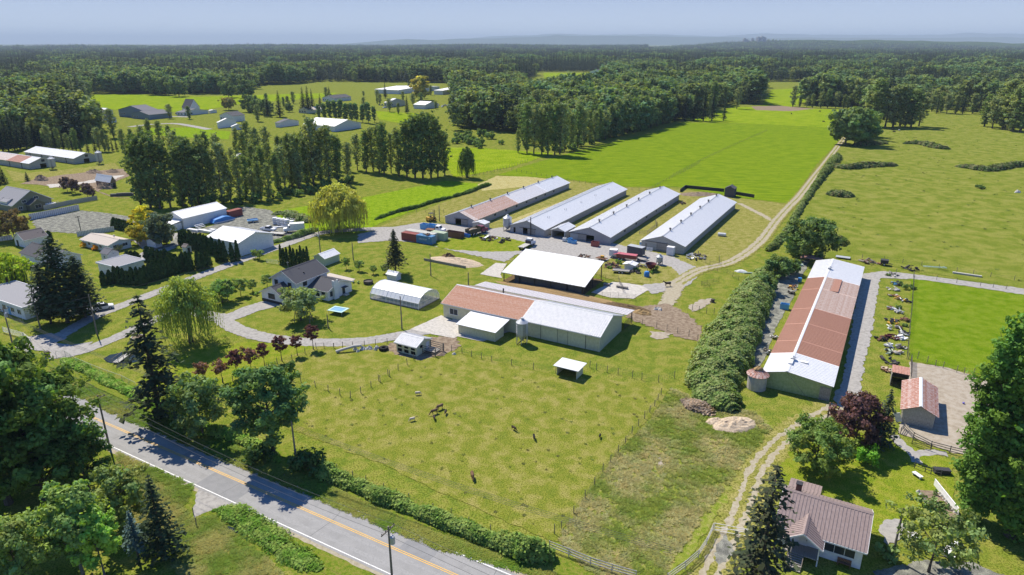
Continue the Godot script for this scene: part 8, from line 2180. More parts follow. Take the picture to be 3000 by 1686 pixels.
	for q in roadpoles:
		pole(q[2], q[0], q[1], 2.4, q[3])
		tops.append(g3(q[0], q[1] - 0.3))
	pole("tall leaning-shadow pole on the lawn by the white pickup", Vector2(-93.51, -141.18), 9.6)
	pole("pole beside the chain-link fence of the flat-roofed house", Vector2(-108.51, -144.52), 9.0, 0.0, "")
	pole("pole with a grey meter box behind the pale green shed", Vector2(-60.2, -205.5), 8.0, 0.0, "meter")
	pole("pole in front of the golden willow", Vector2(-54, -235), 6.5)
	pole("thin pole on the mown lawn near the pale green shed", Vector2(-48.1, -197.5), 5.5)
	pole("pole beside the sawdust heap", Vector2(-22.9, -182.5), 6.5)
	pole("low pole at the forklift on the mown grass", Vector2(-26.7, -244.8), 6.0)
	pole("lamp pole behind the greenhouse and cream barn", Vector2(-11.8, -174.2), 3.8)
	pole("pole with a small box in front of the greenhouse", Vector2(-25.31, -144.52), 8.0)
	pole("bare post on the lawn near the trampoline", Vector2(-42.38, -144.95), 3.4)
	pole("bare pole beside the burgundy tree and dirt track", Vector2(53.17, -100.76), 5.4)
	pole("wooden pole at the corner of the mauve-roofed house", Vector2(48.63, -70.45), 7.6)
	pole("pole by the ash tree and the hedgerow", Vector2(-33.21, -89.82), 8.4)
	pole("pole with a short crossarm in the dark gravel lot", Vector2(-148.1, -227.1), 6.5, 1.6)
	# lines along the road and to the farm
	var a: Vector3 = tops[2]
	var b: Vector3 = tops[0]
	var c: Vector3 = tops[1]
	for k in 3:
		var s := (k - 1) * 0.9
		var off := Vector3(VX.x, 0, VX.y) * s
		wire("thin overhead line along the near side of the public road", a + off, b + off, 1.0, 0.02, "overhead road lines")
		wire("thin overhead line along the near side of the public road", b + off, c + off, 1.2, 0.02, "overhead road lines")
		wire("thin overhead line along the near side of the public road", c + off, c + off + Vector3(UX.x, 0, UX.y) * 60.0, 0.8, 0.02, "overhead road lines")
	var pa := g3(Vector2(-33.21, -89.82), 8.0)
	var pb := g3(Vector2(18.38, -63.51), 7.5)
	for k in 4:
		wire("bundled telephone line above the roadside hedgerow", pa - Vector3(0, k * 0.28, 0), pb - Vector3(0, k * 0.28, 0), 0.9, 0.02, "telephone lines above the hedgerow")
	var pc := g3(Vector2(-93.51, -141.18), 9.2)
	for k in 3:
		wire("telephone line from the lawn pole to the ash tree pole", pa - Vector3(0, k * 0.28, 0), g3(Vector2(-109.45, -136.52), 7.0 - k * 0.3), 1.0, 0.025, "telephone lines along the chain-link fence")
	wire("line from the lawn pole to the flat-roofed house pole", pc, g3(Vector2(-108.51, -144.52), 6.0), 0.5, 0.025)
	wire("lower line from the lawn pole to the flat-roofed house pole", pc - Vector3(0, 2.0, 0), g3(Vector2(-108.51, -144.52), 5.0), 0.5, 0.025)
	wire("line from the lawn pole along the farm drive", pc, g3(Vector2(-60.2, -205.5), 7.6), 1.6, 0.02)
	wire("lower line from the lawn pole along the farm drive", pc - Vector3(0, 2.2, 0), g3(Vector2(-60.2, -205.5), 5.8), 1.6, 0.02)
	wire("line from the meter pole to the farmhouse roof", g3(Vector2(-60.2, -205.5), 6.6), g3(Vector2(-63.6, -190.4), 8.5), 0.8, 0.02)
	wire("stay line down from the willow pole", g3(Vector2(-54, -235), 6.2), g3(Vector2(-60.8, -237.8), 0.2), 0.5, 0.025)

# ---------------------------------------------------------------- animals: one smooth skin round a skeleton
func skin(bones: Array, cell: float, k: float) -> MB:
	var lo := Vector3.ONE * 99.0
	var hi := -lo
	for b in bones:
		for e in [0, 1]:
			lo = lo.min(b[e] - Vector3.ONE * (b[2 + e] + cell * 2))
			hi = hi.max(b[e] + Vector3.ONE * (b[2 + e] + cell * 2))
	var n := Vector3i(((hi - lo) / cell).ceil()) + Vector3i.ONE
	var f := PackedFloat32Array()
	f.resize(n.x * n.y * n.z)
	for z in n.z:
		for y in n.y:
			for x in n.x:
				var p := lo + Vector3(x, y, z) * cell
				var d := 9.0
				for b in bones:
					var ab: Vector3 = b[1] - b[0]
					var t := clampf((p - b[0]).dot(ab) / maxf(ab.length_squared(), 0.0001), 0, 1)
					var e: float = p.distance_to(b[0] + ab * t) - lerpf(b[2], b[3], t)
					var h := clampf(0.5 + 0.5 * (d - e) / k, 0, 1)
					d = lerpf(d, e, h) - k * h * (1.0 - h)
				f[x + n.x * (y + n.y * z)] = d
	var mb := MB.new()
	var id := {}
	var st := [1, n.x, n.x * n.y]
	for z in n.z - 1:
		for y in n.y - 1:
			for x in n.x - 1:
				var o := x + n.x * (y + n.y * z)
				var c := Vector3.ZERO
				var m := 0
				for e in [[0, 1], [0, 2], [0, 4], [1, 3], [1, 5], [2, 3], [2, 6], [4, 5], [4, 6], [3, 7], [5, 7], [6, 7]]:
					var i0: int = e[0]
					var i1: int = e[1]
					var a := f[o + (i0 & 1) + n.x * ((i0 >> 1) & 1) + st[2] * (i0 >> 2)]
					var b := f[o + (i1 & 1) + n.x * ((i1 >> 1) & 1) + st[2] * (i1 >> 2)]
					if (a < 0) != (b < 0):
						var t := a / (a - b)
						var p0 := Vector3(i0 & 1, (i0 >> 1) & 1, i0 >> 2)
						var p1 := Vector3(i1 & 1, (i1 >> 1) & 1, i1 >> 2)
						c += p0.lerp(p1, t)
						m += 1
				if m > 0:
					id[o] = mb.v.size()
					mb.v.append(lo + (Vector3(x, y, z) + c / m) * cell)
	for o in id:
		var x: int = o % n.x
		var y: int = (o / n.x) % n.y
		var z: int = o / st[2]
		for ax in 3:
			var u: int = st[(ax + 1) % 3]
			var w: int = st[(ax + 2) % 3]
			if [x, y, z][(ax + 1) % 3] == 0 or [x, y, z][(ax + 2) % 3] == 0:
				continue
			var a := f[o]
			var b := f[o + st[ax]]
			if (a < 0) == (b < 0) or not (id.has(o - u) and id.has(o - w) and id.has(o - u - w)):
				continue
			var q := [id[o], id[o - u], id[o - u - w], id[o - w]]
			if a < 0:
				mb.ix.append_array([q[0], q[1], q[2], q[0], q[2], q[3]])
			else:
				mb.ix.append_array([q[0], q[2], q[1], q[0], q[3], q[2]])
	return mb

# a hoofed animal facing +x, s = height at the withers; head: 0 grazing, 1 up
func hoofed(s: float, head: float, bulk: float, neck := 1.0) -> Array:
	var V := func(x: float, y: float, z: float) -> Vector3: return Vector3(x, y, z) * s
	var wy := 0.78
	var bones := [[V.call(-0.45, wy, 0), V.call(0.0, wy - 0.06, 0), 0.21 * bulk * s, 0.23 * bulk * s], [V.call(0.0, wy - 0.06, 0), V.call(0.42, wy, 0), 0.23 * bulk * s, 0.22 * bulk * s]]
	var nb: Vector3 = V.call(0.55, wy + 0.08, 0)
	var hd: Vector3 = V.call(0.55 + 0.45 * neck, lerpf(0.3, wy + 0.42 * neck, head), 0)
	var mz: Vector3 = hd + V.call(0.2, -0.16, 0)
	bones += [[nb, hd, 0.14 * s, 0.09 * s], [hd, mz, 0.1 * s, 0.06 * s], [hd + V.call(-0.03, 0.06, 0.06), hd + V.call(-0.05, 0.15, 0.08), 0.03 * s, 0.015 * s], [hd + V.call(-0.03, 0.06, -0.06), hd + V.call(-0.05, 0.15, -0.08), 0.03 * s, 0.015 * s]]
	for z in [-0.13, 0.13]:
		bones += [[V.call(0.42, wy - 0.1, z), V.call(0.44, 0.34, z), 0.09 * s, 0.05 * s], [V.call(0.44, 0.34, z), V.call(0.43, 0.03, z), 0.048 * s, 0.045 * s]]
		bones += [[V.call(-0.42, wy - 0.08, z), V.call(-0.36, 0.48, z), 0.13 * s, 0.08 * s], [V.call(-0.36, 0.48, z), V.call(-0.5, 0.33, z), 0.075 * s, 0.05 * s], [V.call(-0.5, 0.33, z), V.call(-0.47, 0.03, z), 0.048 * s, 0.045 * s]]
	bones.append([V.call(-0.6, wy + 0.08, 0), V.call(-0.72, wy - 0.3, 0), 0.05 * s, 0.03 * s])
	return bones

func animal(n: String, label: String, cat: String, p: Vector2, yaw: float, mesh: Mesh, group := "") -> void:
	single(n, mesh, label, cat, g3(p), yaw, group)

func animals() -> void:
	var pony := func(c: Color, head: float) -> ArrayMesh: return skin(hoofed(1.05, head, 1.05), 0.075, 0.06).mesh(mat(c, 0.85))
	var sheep := func(c: Color, head: float) -> ArrayMesh: return skin(hoofed(0.72, head, 1.35, 0.7), 0.055, 0.05).mesh(mat(c, 0.95))
	animal("sheep", "cream sheep grazing alone below the paddock fence corner", "sheep", Vector2(-17.61, -113.23), 0.2, sheep.call(lin(0.55, 0.47, 0.36), 0.1))
	animal("sheep", "cream sheep grazing in the middle of the pony pasture", "sheep", Vector2(-17.34, -103.92), 3.6, sheep.call(lin(0.58, 0.5, 0.38), 0.0))
	animal("pony", "light brown pony grazing, largest of the little herd", "pony", Vector2(-12.91, -107.96), 3.9, pony.call(lin(0.2, 0.13, 0.075), 0.1))
	animal("pony", "tan and dark pony grazing beside the largest one", "pony", Vector2(-13.73, -106.32), 3.8, pony.call(lin(0.17, 0.11, 0.06), 0.0))
	var small: Mesh = skin(hoofed(0.75, 0.5, 1.1), 0.06, 0.05).mesh(mat(lin(0.045, 0.033, 0.026), 0.85))
	animal("foal", "small dark foal standing just right of the brown pony", "pony", Vector2(-11.76, -106.32), 4.6, small)
	animal("foal", "small dark foal at the tan pony's feet", "pony", Vector2(-13.58, -104.47), 4.9, small)
	animal("pony", "brown pony with its head turned down near the roadside fence", "pony", Vector2(-5.98, -87.32), 4.9, pony.call(lin(0.15, 0.085, 0.045), 0.2))
	animal("goat", "dark brown goat grazing above the bare middle of the pasture", "goat", Vector2(0.3, -100.96), 5.4, skin(hoofed(0.8, 0.2, 1.0), 0.06, 0.05).mesh(mat(lin(0.06, 0.04, 0.03), 0.9)))
	animal("goat", "black goat standing in the middle of the pony pasture", "goat", Vector2(3.65, -98.21), 4.8, skin(hoofed(0.8, 0.6, 1.0), 0.06, 0.05).mesh(mat(lin(0.02, 0.018, 0.018), 0.9)))
	animal("goat", "small black goat near the rough grass fence", "goat", Vector2(14.65, -98.59), 4.4, skin(hoofed(0.65, 0.8, 1.0), 0.055, 0.05).mesh(mat(lin(0.02, 0.018, 0.018), 0.9)))
	animal("horse", "dark bay horse standing side-on on the gravel yard", "horse", Vector2(42.1, -173.6), PI + 0.1, skin(hoofed(1.3, 1.0, 1.0), 0.085, 0.07).mesh(mat(lin(0.035, 0.025, 0.022), 0.8)))
	var cow := skin(hoofed(1.35, 0.2, 1.25, 0.7), 0.12, 0.1).mesh(mat(lin(0.02, 0.018, 0.018), 0.9))
	for q in pl([257,-576,260,-568,292,-665,256,-642,301,-633,286,-522,279,-507]):
		animal("cow", "black cow grazing far off beyond the hay field", "cow", q, q.x, cow, "far black cattle")
	animal("cow", "white cow lying far off in the range pasture", "cow", Vector2(287.7, -516.7), 0.4, skin(hoofed(1.3, 0.4, 1.25, 0.7), 0.12, 0.1).mesh(mat(lin(0.6, 0.58, 0.54), 0.9)))
	animal("boulder", "pale boulder alone in the range pasture", "boulder", Vector2(222.2, -296.3), 0.2, heap(MB.new(), Vector2(1.6, 1.0), 1.0, 601, 0.3).mesh(M.stone))
	first(shrub("pasture_bush", "small dark bush alone in the range pasture", "bush", 602, 2.4, 2.0, 260, 0.5, Color(0.07, 0.12, 0.035)), g3(Vector2(211, -305)), 0.0)

# a gabled block on the farm's grid: face "f" looks towards the road, "r" along it; A and B are the eaves of that gable, C any point at its far end
func blk(n: String, label: String, face: String, A: Vector2, B: Vector2, C: Vector2, he: float, hr: float, wm: Material, rm: Material, o := {}) -> Node3D:
	var ax := UX if face == "f" else VX
	var dep := VX if face == "f" else -UX
	var W := absf((B - A).dot(ax))
	var L := absf((C - B).dot(dep))
	if o.has("L"):
		L = o.L
	var ov: float = o.get("ov", 0.4)
	var p := A + ax * ov + dep * 0.3
	var t := thing(n, label, o.get("cat", "house"), g3(p), FARM + (0.0 if face == "f" else PI / 2))
	gable(t, maxf(W - 2 * ov, 2.0), L - 0.6, he, hr, wm, rm, {"ov": ov}.merged(o))
	var w := maxf(W - 2 * ov, 2.0)
	for q in o.get("wf", []):
		window(t, Vector3(w * q[0], q[1], 0.01), q[2], q[3], 0, o.get("fm", M.white), 2)
	for q in o.get("wl", []):
		window(t, Vector3(-0.01, q[1], -L * q[0]), q[2], q[3], -PI / 2, o.get("fm", M.white), 2)
	for q in o.get("wr", []):
		window(t, Vector3(w + 0.01, q[1], -L * q[0]), q[2], q[3], PI / 2, o.get("fm", M.white), 2)
	for q in o.get("df", []):
		door(t, Vector3(w * q[0], 0, 0.02), q[1], q[2], 0, o.get("dm", M.dark))
	for q in o.get("dr", []):
		door(t, Vector3(w + 0.02, 0, -L * q[0]), q[1], q[2], PI / 2, o.get("dm", M.dark))
	return t

func flat_house(n: String, label: String, p: Vector2, lu: float, lv: float, h: float) -> Node3D:
	# near corner p, running back along -u and +v
	var t := thing(n, label, "house", g3(p), FARM)
	bpart(t, "wall", M.white, Vector3(-lu * 0.5, h * 0.5, -lv * 0.5), Vector3(lu, h, lv))
	bpart(t, "roof", M.shingle_pale, Vector3(-lu * 0.5, h + 0.1, -lv * 0.5), Vector3(lu + 0.5, 0.2, lv + 0.5))
	for q in [[-lu * 0.5, 0.3, lu + 0.7, 0.16], [-lu * 0.5, -lv - 0.3, lu + 0.7, 0.16], [0.3, -lv * 0.5, 0.16, lv + 0.44], [-lu - 0.3, -lv * 0.5, 0.16, lv + 0.44]]:
		bpart(t, "fascia", M.white, Vector3(q[0], h + 0.12, q[1]), Vector3(q[2], 0.42, q[3]))
	return t

func left_side() -> void:
	var t := blk("green_house", "large sage-green gabled house with pale grey roof behind the white fence", "r", Vector2(-192.8, -257.9), Vector2(-182.8, -269.8), Vector2(-218.3, -275.4), 3.0, 7.4, M.sage, M.shingle_pale, {"ov": 0.5, "oe": 0.6, "trim": M.white, "L": 17.0, "wf": [[0.3, 3.6, 1.5, 1.1], [0.62, 4.4, 1.6, 1.0], [0.18, 1.3, 1.4, 1.1]]})
	gable(t, 5.4, 4.5, 2.6, 4.2, M.olive, M.shingle, {"x": 4.6, "z": 3.4, "trim": M.sage})
	window(t, Vector3(7.3, 1.5, 3.42), 2.2, 1.4, 0, M.pale_board, 2)
	for k in 2:
		gable(t, 4.0, 5.0, 1.6, 2.4, M.white, M.shingle_pale, {"x": -0.2, "z": -3.5 - k * 6.0, "y": 2.2, "ov": 0.3})
	bpart(t, "deck", M.offwhite, Vector3(12.5, 1.2, 2.0), Vector3(4.5, 0.2, 4.0))
	for k in 6:
		bpart(t, "deck_post", M.white, Vector3(10.6 + k * 0.8, 1.7, 4.0), Vector3(0.12, 1.1, 0.12))
	t = thing("grey_fence", "tall grey board fence beside the green house's lawn", "fence", g3(Vector2(-184.3, -264.1)))
	for q in [pl([-184.1,-262.9,-179.7,-272.9]), pl([-179.7,-272.9,-173.7,-281.6])]:
		var a: Vector2 = q[0] - Vector2(-184.3, -264.1)
		var b: Vector2 = q[1] - Vector2(-184.3, -264.1)
		for k in 24:
			part(t, "board", MB.new().bar(g3(a.lerp(b, k / 24.0), 0.9), g3(a.lerp(b, (k + 0.94) / 24.0), 0.9), 0.05, 1.8).mesh(M.grey_board))
	for f in [["white_wall_fence", "long solid white fence between green house and dark gravel lot", pl([-178.9,-246.7,-174.4,-254.2,-169.9,-262.6]), 26, 2.3], ["white_lot_fence", "white panel fence along the dark lot's near edge", pl([-147.5,-223.8,-144.7,-226.2,-142.1,-228.7,-139,-231.2]), 16, 1.7], ["white_side_fence", "white panel fence under the bronze-leaved tree", pl([-172.3,-217.4,-169.8,-218.2,-167.1,-220.3]), 10, 1.6]]:
		t = thing(f[0], f[1], "fence", g3(f[2][0]))
		for j in f[2].size() - 1:
			var a: Vector2 = f[2][j] - f[2][0]
			var b: Vector2 = f[2][j + 1] - f[2][0]
			var m: int = f[3] / 2
			for k in m:
				part(t, "panel", MB.new().bar(g3(a.lerp(b, float(k) / m), f[4] * 0.5), g3(a.lerp(b, (k + 0.97) / m), f[4] * 0.5), 0.06, f[4]).mesh(M.offwhite))
				put(t, "post", post_mesh(f[4] + 0.15, 0.14, M.old_board), g3(a.lerp(b, float(k) / m)))
	# poultry sheds in the left distance
	for q in [["grey poultry shed with half rusty roof in front of the dark firs", Vector2(-249.9, -353.5), Vector2(-245.3, -366.2), 62.0, [[0.0, 0.13, M.tin, M.tin], [0.13, 0.36, M.rust_streak2, M.tin], [0.36, 1.0, M.rust_light, M.tin]]], ["grey poultry shed with plain pale roof in front of the tree line", Vector2(-236.7, -369.9), Vector2(-231.5, -383.3), 50.0, [[0.0, 1.0, M.tin, M.tin]]]]:
		t = blk("grey_poultry_shed", q[0], "r", q[1], q[2], q[1], 3.1, 5.2, M.pale_board, M.tin, {"L": q[3], "secs": q[4], "rib": 1.2, "cat": "barn", "ov": 0.5, "front": [[5.0, 8.0, 0.0, 2.2]]})
		bpart(t, "loft_hatch", M.dark, Vector3(6.8, 3.7, 0.04), Vector3(1.6, 1.3, 0.08))
		for k in 4:
			bpart(t, "wall_post", M.dark, Vector3(-0.06, 1.5, -8.0 - k * 12.0), Vector3(0.1, 3.0, 0.5))
	silo("tall_silo", "tall ribbed silo at the plain poultry shed's gable", Vector2(-223.4, -371), 1.6, 1.8, 4.2, M.galv)
	silo("tall_silo", "tall ribbed silo at the half-rusty poultry shed's gable", Vector2(-238.5, -354.6), 1.6, 1.6, 3.8, M.galv)
	blk("building_site_house", "unfinished brown house with pale roof membrane beside earth heaps", "r", Vector2(-181.5, -305.8), Vector2(-168.1, -294.5), Vector2(-166.9, -303.5), 3.0, 5.2, M.site_brown, M.tin_pale, {"L": 12.0, "wf": [[0.3, 1.4, 1.4, 1.0]], "df": [[0.6, 1.2, 2.0]]})
	for q in [[Vector2(-225.8, -325.5), 5.0, 2.2], [Vector2(-184.6, -306.5), 5.5, 2.4], [Vector2(-211.6, -345), 6.0, 1.4], [Vector2(-203.2, -346.9), 5.0, 1.4]]:
		single("earth_heap", heap(MB.new(), Vector2(q[1], q[1] * 0.5), q[2], int(q[1] * 9.0 + q[2]), 0.3).mesh(M.dirt), "brown earth heap on the building site", "heap", g3(q[0]), FARM, "earth heaps on the building site")
	single("timber_stack", MB.new().box(Vector3(0, 0.5, 0), Vector3(9, 1.0, 1.4)).box(Vector3(1, 1.15, 0.2), Vector3(6, 0.3, 1.0)).mesh(M.dark_board), "dark timber stack in front of the unfinished house", "timber", g3(Vector2(-167.6, -289.4)), FARM + 0.7)
	# houses round the dark lot
	blk("outbuilding", "white outbuilding with a long brown shingle roof beside the hedge", "f", Vector2(-161.7, -213.2), Vector2(-156.4, -209.2), Vector2(-151.4, -215), 2.6, 4.6, M.white, M.shingle_brown, {"ov": 0.3, "trim": M.white, "df": [[0.3, 1.0, 2.0]]})
	t = blk("grey_roof_house", "low white house with pale grey shingle roof behind the cypress", "r", Vector2(-132.7, -186.3), Vector2(-137.6, -200), Vector2(-141.9, -190.7), 2.7, 4.9, M.white, M.shingle_grey, {"ov": 0.5, "trim": M.white, "wl": [[0.25, 1.5, 1.6, 1.1], [0.6, 1.5, 1.6, 1.1]]})
	gable(t, 8.0, 9.0, 2.65, 4.7, M.white, M.shingle, {"x": 1.0, "z": -9.0, "ov": 0.4})
	car("dark_car", "dark car parked in front of the low grey-roofed house", Vector2(-140.2, -189), FARM + 0.3, M.dark)
	t = blk("mobile_home", "pale blue mobile home with a tan low-pitched roof", "r", Vector2(-126, -204.5), Vector2(-122.1, -211.6), Vector2(-139.8, -211.6), 2.4, 3.4, M.pale_blue, M.shingle_tan, {"ov": 0.5, "trim": M.white, "wf": [[0.72, 1.5, 1.7, 1.0], [0.25, 1.5, 1.2, 1.0]], "wl": [[0.3, 1.4, 1.3, 1.0], [0.7, 1.4, 1.3, 1.0]]})
	bpart(t, "roof_vent", M.galv, Vector3(5.0, 3.6, -5.0), Vector3(0.4, 0.5, 0.4))
	blk("gable_shed", "white shed with a grey roof and loft hatch on the drive", "r", Vector2(-121.1, -195.3), Vector2(-119.8, -199.2), Vector2(-125.4, -197.5), 2.3, 3.5, M.offwhite, M.shingle_grey, {"ov": 0.25, "cat": "shed", "wl": [[0.4, 1.3, 0.9, 0.8]], "wf": [[0.5, 2.2, 0.4, 0.4]]})
	blk("little_shed", "tiny white shed beside the dense grey-green tree", "f", Vector2(-118.4, -212.3), Vector2(-114.6, -209), Vector2(-114.7, -212.3), 2.0, 2.7, M.offwhite, M.shingle_brown, {"ov": 0.15, "cat": "shed"})
	blk("little_shed", "tiny white shed with brown roof beside the tall cedar hedge", "r", Vector2(-101.6, -204), Vector2(-101, -206.2), Vector2(-103.9, -205.7), 1.9, 2.6, M.offwhite, M.shingle_brown, {"ov": 0.15, "cat": "shed", "df": [[0.5, 0.8, 1.6]]})
	t = flat_house("flat_annexe", "flat-roofed pale annexe showing beside the cypress", Vector2(-110.1, -180.6), 9.0, 8.0, 3.0)
	t = flat_house("flat_house", "flat-roofed white house with white roof edge near the road entrance", Vector2(-115.48, -149.96), 22.0, 9.0, 3.0)
	for q in [[-2.2, 0.0], [-5.2, 0.0], [-9.0, 0.0]]:
		window(t, Vector3(q[0], 1.6, 0.02), 1.6, 1.2, 0, M.offwhite, 2)
	window(t, Vector3(0.02, 1.7, -3.0), 1.0, 0.7, PI / 2, M.offwhite, 2)
	bpart(t, "door", M.skyblue, Vector3(-6.9, 1.05, 0.04), Vector3(0.95, 2.1, 0.08))
	# white workshop and barn
	t = blk("white_workshop", "long white workshop with a blue roller door and low lean-to", "f", Vector2(-124.7, -238.4), Vector2(-114.9, -234.1), Vector2(-107.3, -251.3), 3.9, 5.6, M.white, M.white_tin, {"ov": 0.35, "cat": "workshop", "rib": 0.9})
	bpart(t, "roller_door", M.pale_teal, Vector3(9.2, 1.7, -16.0), Vector3(0.1, 3.4, 5.0))
	bpart(t, "side_door", M.offwhite, Vector3(9.2, 1.05, -21.5), Vector3(0.1, 2.1, 1.0))
	part(t, "lean_to_roof", slope(Vector3(-0.5, 2.5, 5.2), Vector3(9.4, 2.5, 5.2), Vector3(9.4, 3.1, 0.2), Vector3(-0.5, 3.1, 0.2), 0.9, M.white_tin))
	bpart(t, "lean_to", M.white, Vector3(4.5, 1.22, 2.6), Vector3(9.2, 2.44, 4.7))
	blk("white_barn", "big plain white barn with blank gable wall beside the drive", "r", Vector2(-83.5, -200.5), Vector2(-78.4, -213.4), Vector2(-96.4, -212.4), 4.3, 6.2, M.white, M.white_tin, {"ov": 0.2, "cat": "barn", "trim": M.white, "rib": 0.9})
	container("brown_container", "red-brown container at the white workshop's far corner", g3(Vector2(-106.2, -250.6) + VX * 2.0), FARM + PI / 2, 6.0, M.red)
	t = thing("covered_boat", "boat under a bright blue tarpaulin beside the workshop wall", "boat", g3(Vector2(-106.5, -244.5)), FARM + PI / 2 - 0.1)
	part(t, "tarpaulin", MB.new().prism([Vector2(-4.4, 0.5), Vector2(-4.2, 0.1), Vector2(4.0, 0.1), Vector2(4.6, 0.7), Vector2(2.8, 1.6), Vector2(0.6, 2.0), Vector2(-3.4, 1.5)], Vector3(0, 0, -1.2), Vector3.RIGHT, Vector3.UP, Vector3.BACK, 2.4).mesh(M.blue))
	part(t, "hull", MB.new().prism([Vector2(-4.0, 0.0), Vector2(3.6, 0.0), Vector2(4.4, 0.5), Vector2(-4.2, 0.5)], Vector3(0, 0, -1.26), Vector3.RIGHT, Vector3.UP, Vector3.BACK, 2.52).mesh(M.offwhite))
	t = thing("white_steps", "white stepped bleacher on the gravel by the workshop", "steps", g3(Vector2(-110.6, -235.4)), FARM + PI / 2)
	for k in 3:
		bpart(t, "plank", M.white, Vector3(0, 0.3 + k * 0.4, -k * 0.6), Vector3(3.6, 0.1, 0.5))
	for x in [-1.6, 1.6]:
		part(t, "stringer", MB.new().bar(Vector3(x, 0, 0.3), Vector3(x, 1.2, -1.4), 0.1).mesh(M.galv))
	for q in [[Vector2(-111.3, -231), 5.0], [Vector2(-108, -230.5), 4.0], [Vector2(-105.1, -228.9), 3.4], [Vector2(-104.5, -231), 2.6]]:
		single("board_stack", MB.new().box(Vector3(0, 0.35, 0), Vector3(q[1], 0.5, 1.6)).box(Vector3(0, 0.06, 0), Vector3(q[1] * 0.8, 0.12, 1.2)).box(Vector3(0, 0.68, 0.1), Vector3(q[1] * 0.9, 0.16, 1.3)).mesh(M.offwhite), "low stack of white boards on the gravel yard", "timber", g3(q[0]), FARM + 0.1, "white board stacks")
	trailer("tilt_trailer", "blue tilted trailer with pale rails alone on the gravel", Vector2(-96.7, -242.8), Vector2(-93.4, -244.5), 2.4, M.skyblue, {"floor": M.tramp, "sides": 0.4, "axles": [0.0]})
	rng.seed = 611
	for k in 8:
		for y in 3 - k / 4:
			single("feed_bag", MB.new().lathe([Vector2(0.01, 0), Vector2(0.85, 0.05), Vector2(1.0, 0.4), Vector2(0.85, 0.8), Vector2(0.01, 0.86)], 12).mesh(M.offwhite), "white wrapped bale in the stack at the gravel yard's back", "bale", g3(Vector2(-85.8, -240.7) + UX * (k % 4) * 2.0 + VX * (k / 4) * 2.1, y * 0.84), k, "white bale stack")
	bed_truck("box_truck", "white box truck parked beside the scrub at the yard's edge", Vector2(-72.4, -231), Vector2(-79.2, -228.9), M.white, M.white, {"box": true, "w": 2.4})
	car("grey_pickup", "white pickup parked among board stacks near the box truck", Vector2(-85, -231), FARM + 0.25, M.carwhite, "pickup")
	trailer("long_trailer", "low flat trailer between pickup and box truck", Vector2(-83.2, -226.8), Vector2(-77.8, -225.3), 2.2, M.dark, {"floor": M.pale_board})
	for k in 3:
		single("pipe_bundle", MB.new().tube([Vector3(-3, 0.2, 0), Vector3(3, 0.2, 0)], [0.2, 0.2], 8).mesh(M.white), "long white pipe stacked beside the box truck", "pipe", g3(Vector2(-83, -236.5) - VX * k * 0.6, 0.0), FARM + 0.9, "white pipes")
	scrap("orange_bucket", "orange digger bucket on the gravel corner", Vector2(-76.5, -222.3), 1.1, 8, [M.yellow, M.rusty], 612, 1.6)
	scrap("yard_junk", "scattered white junk before the scrub in the gravel yard", Vector2(-82.1, -246.3), 3.4, 34, [M.offwhite, M.stone, M.old_board, M.iron], 613, 2.0)
	scrap("yard_junk", "long logs and beams in front of the golden willow", Vector2(-78.8, -249.4), 3.0, 14, [M.wood, M.old_board, M.offwhite], 614, 5.0)

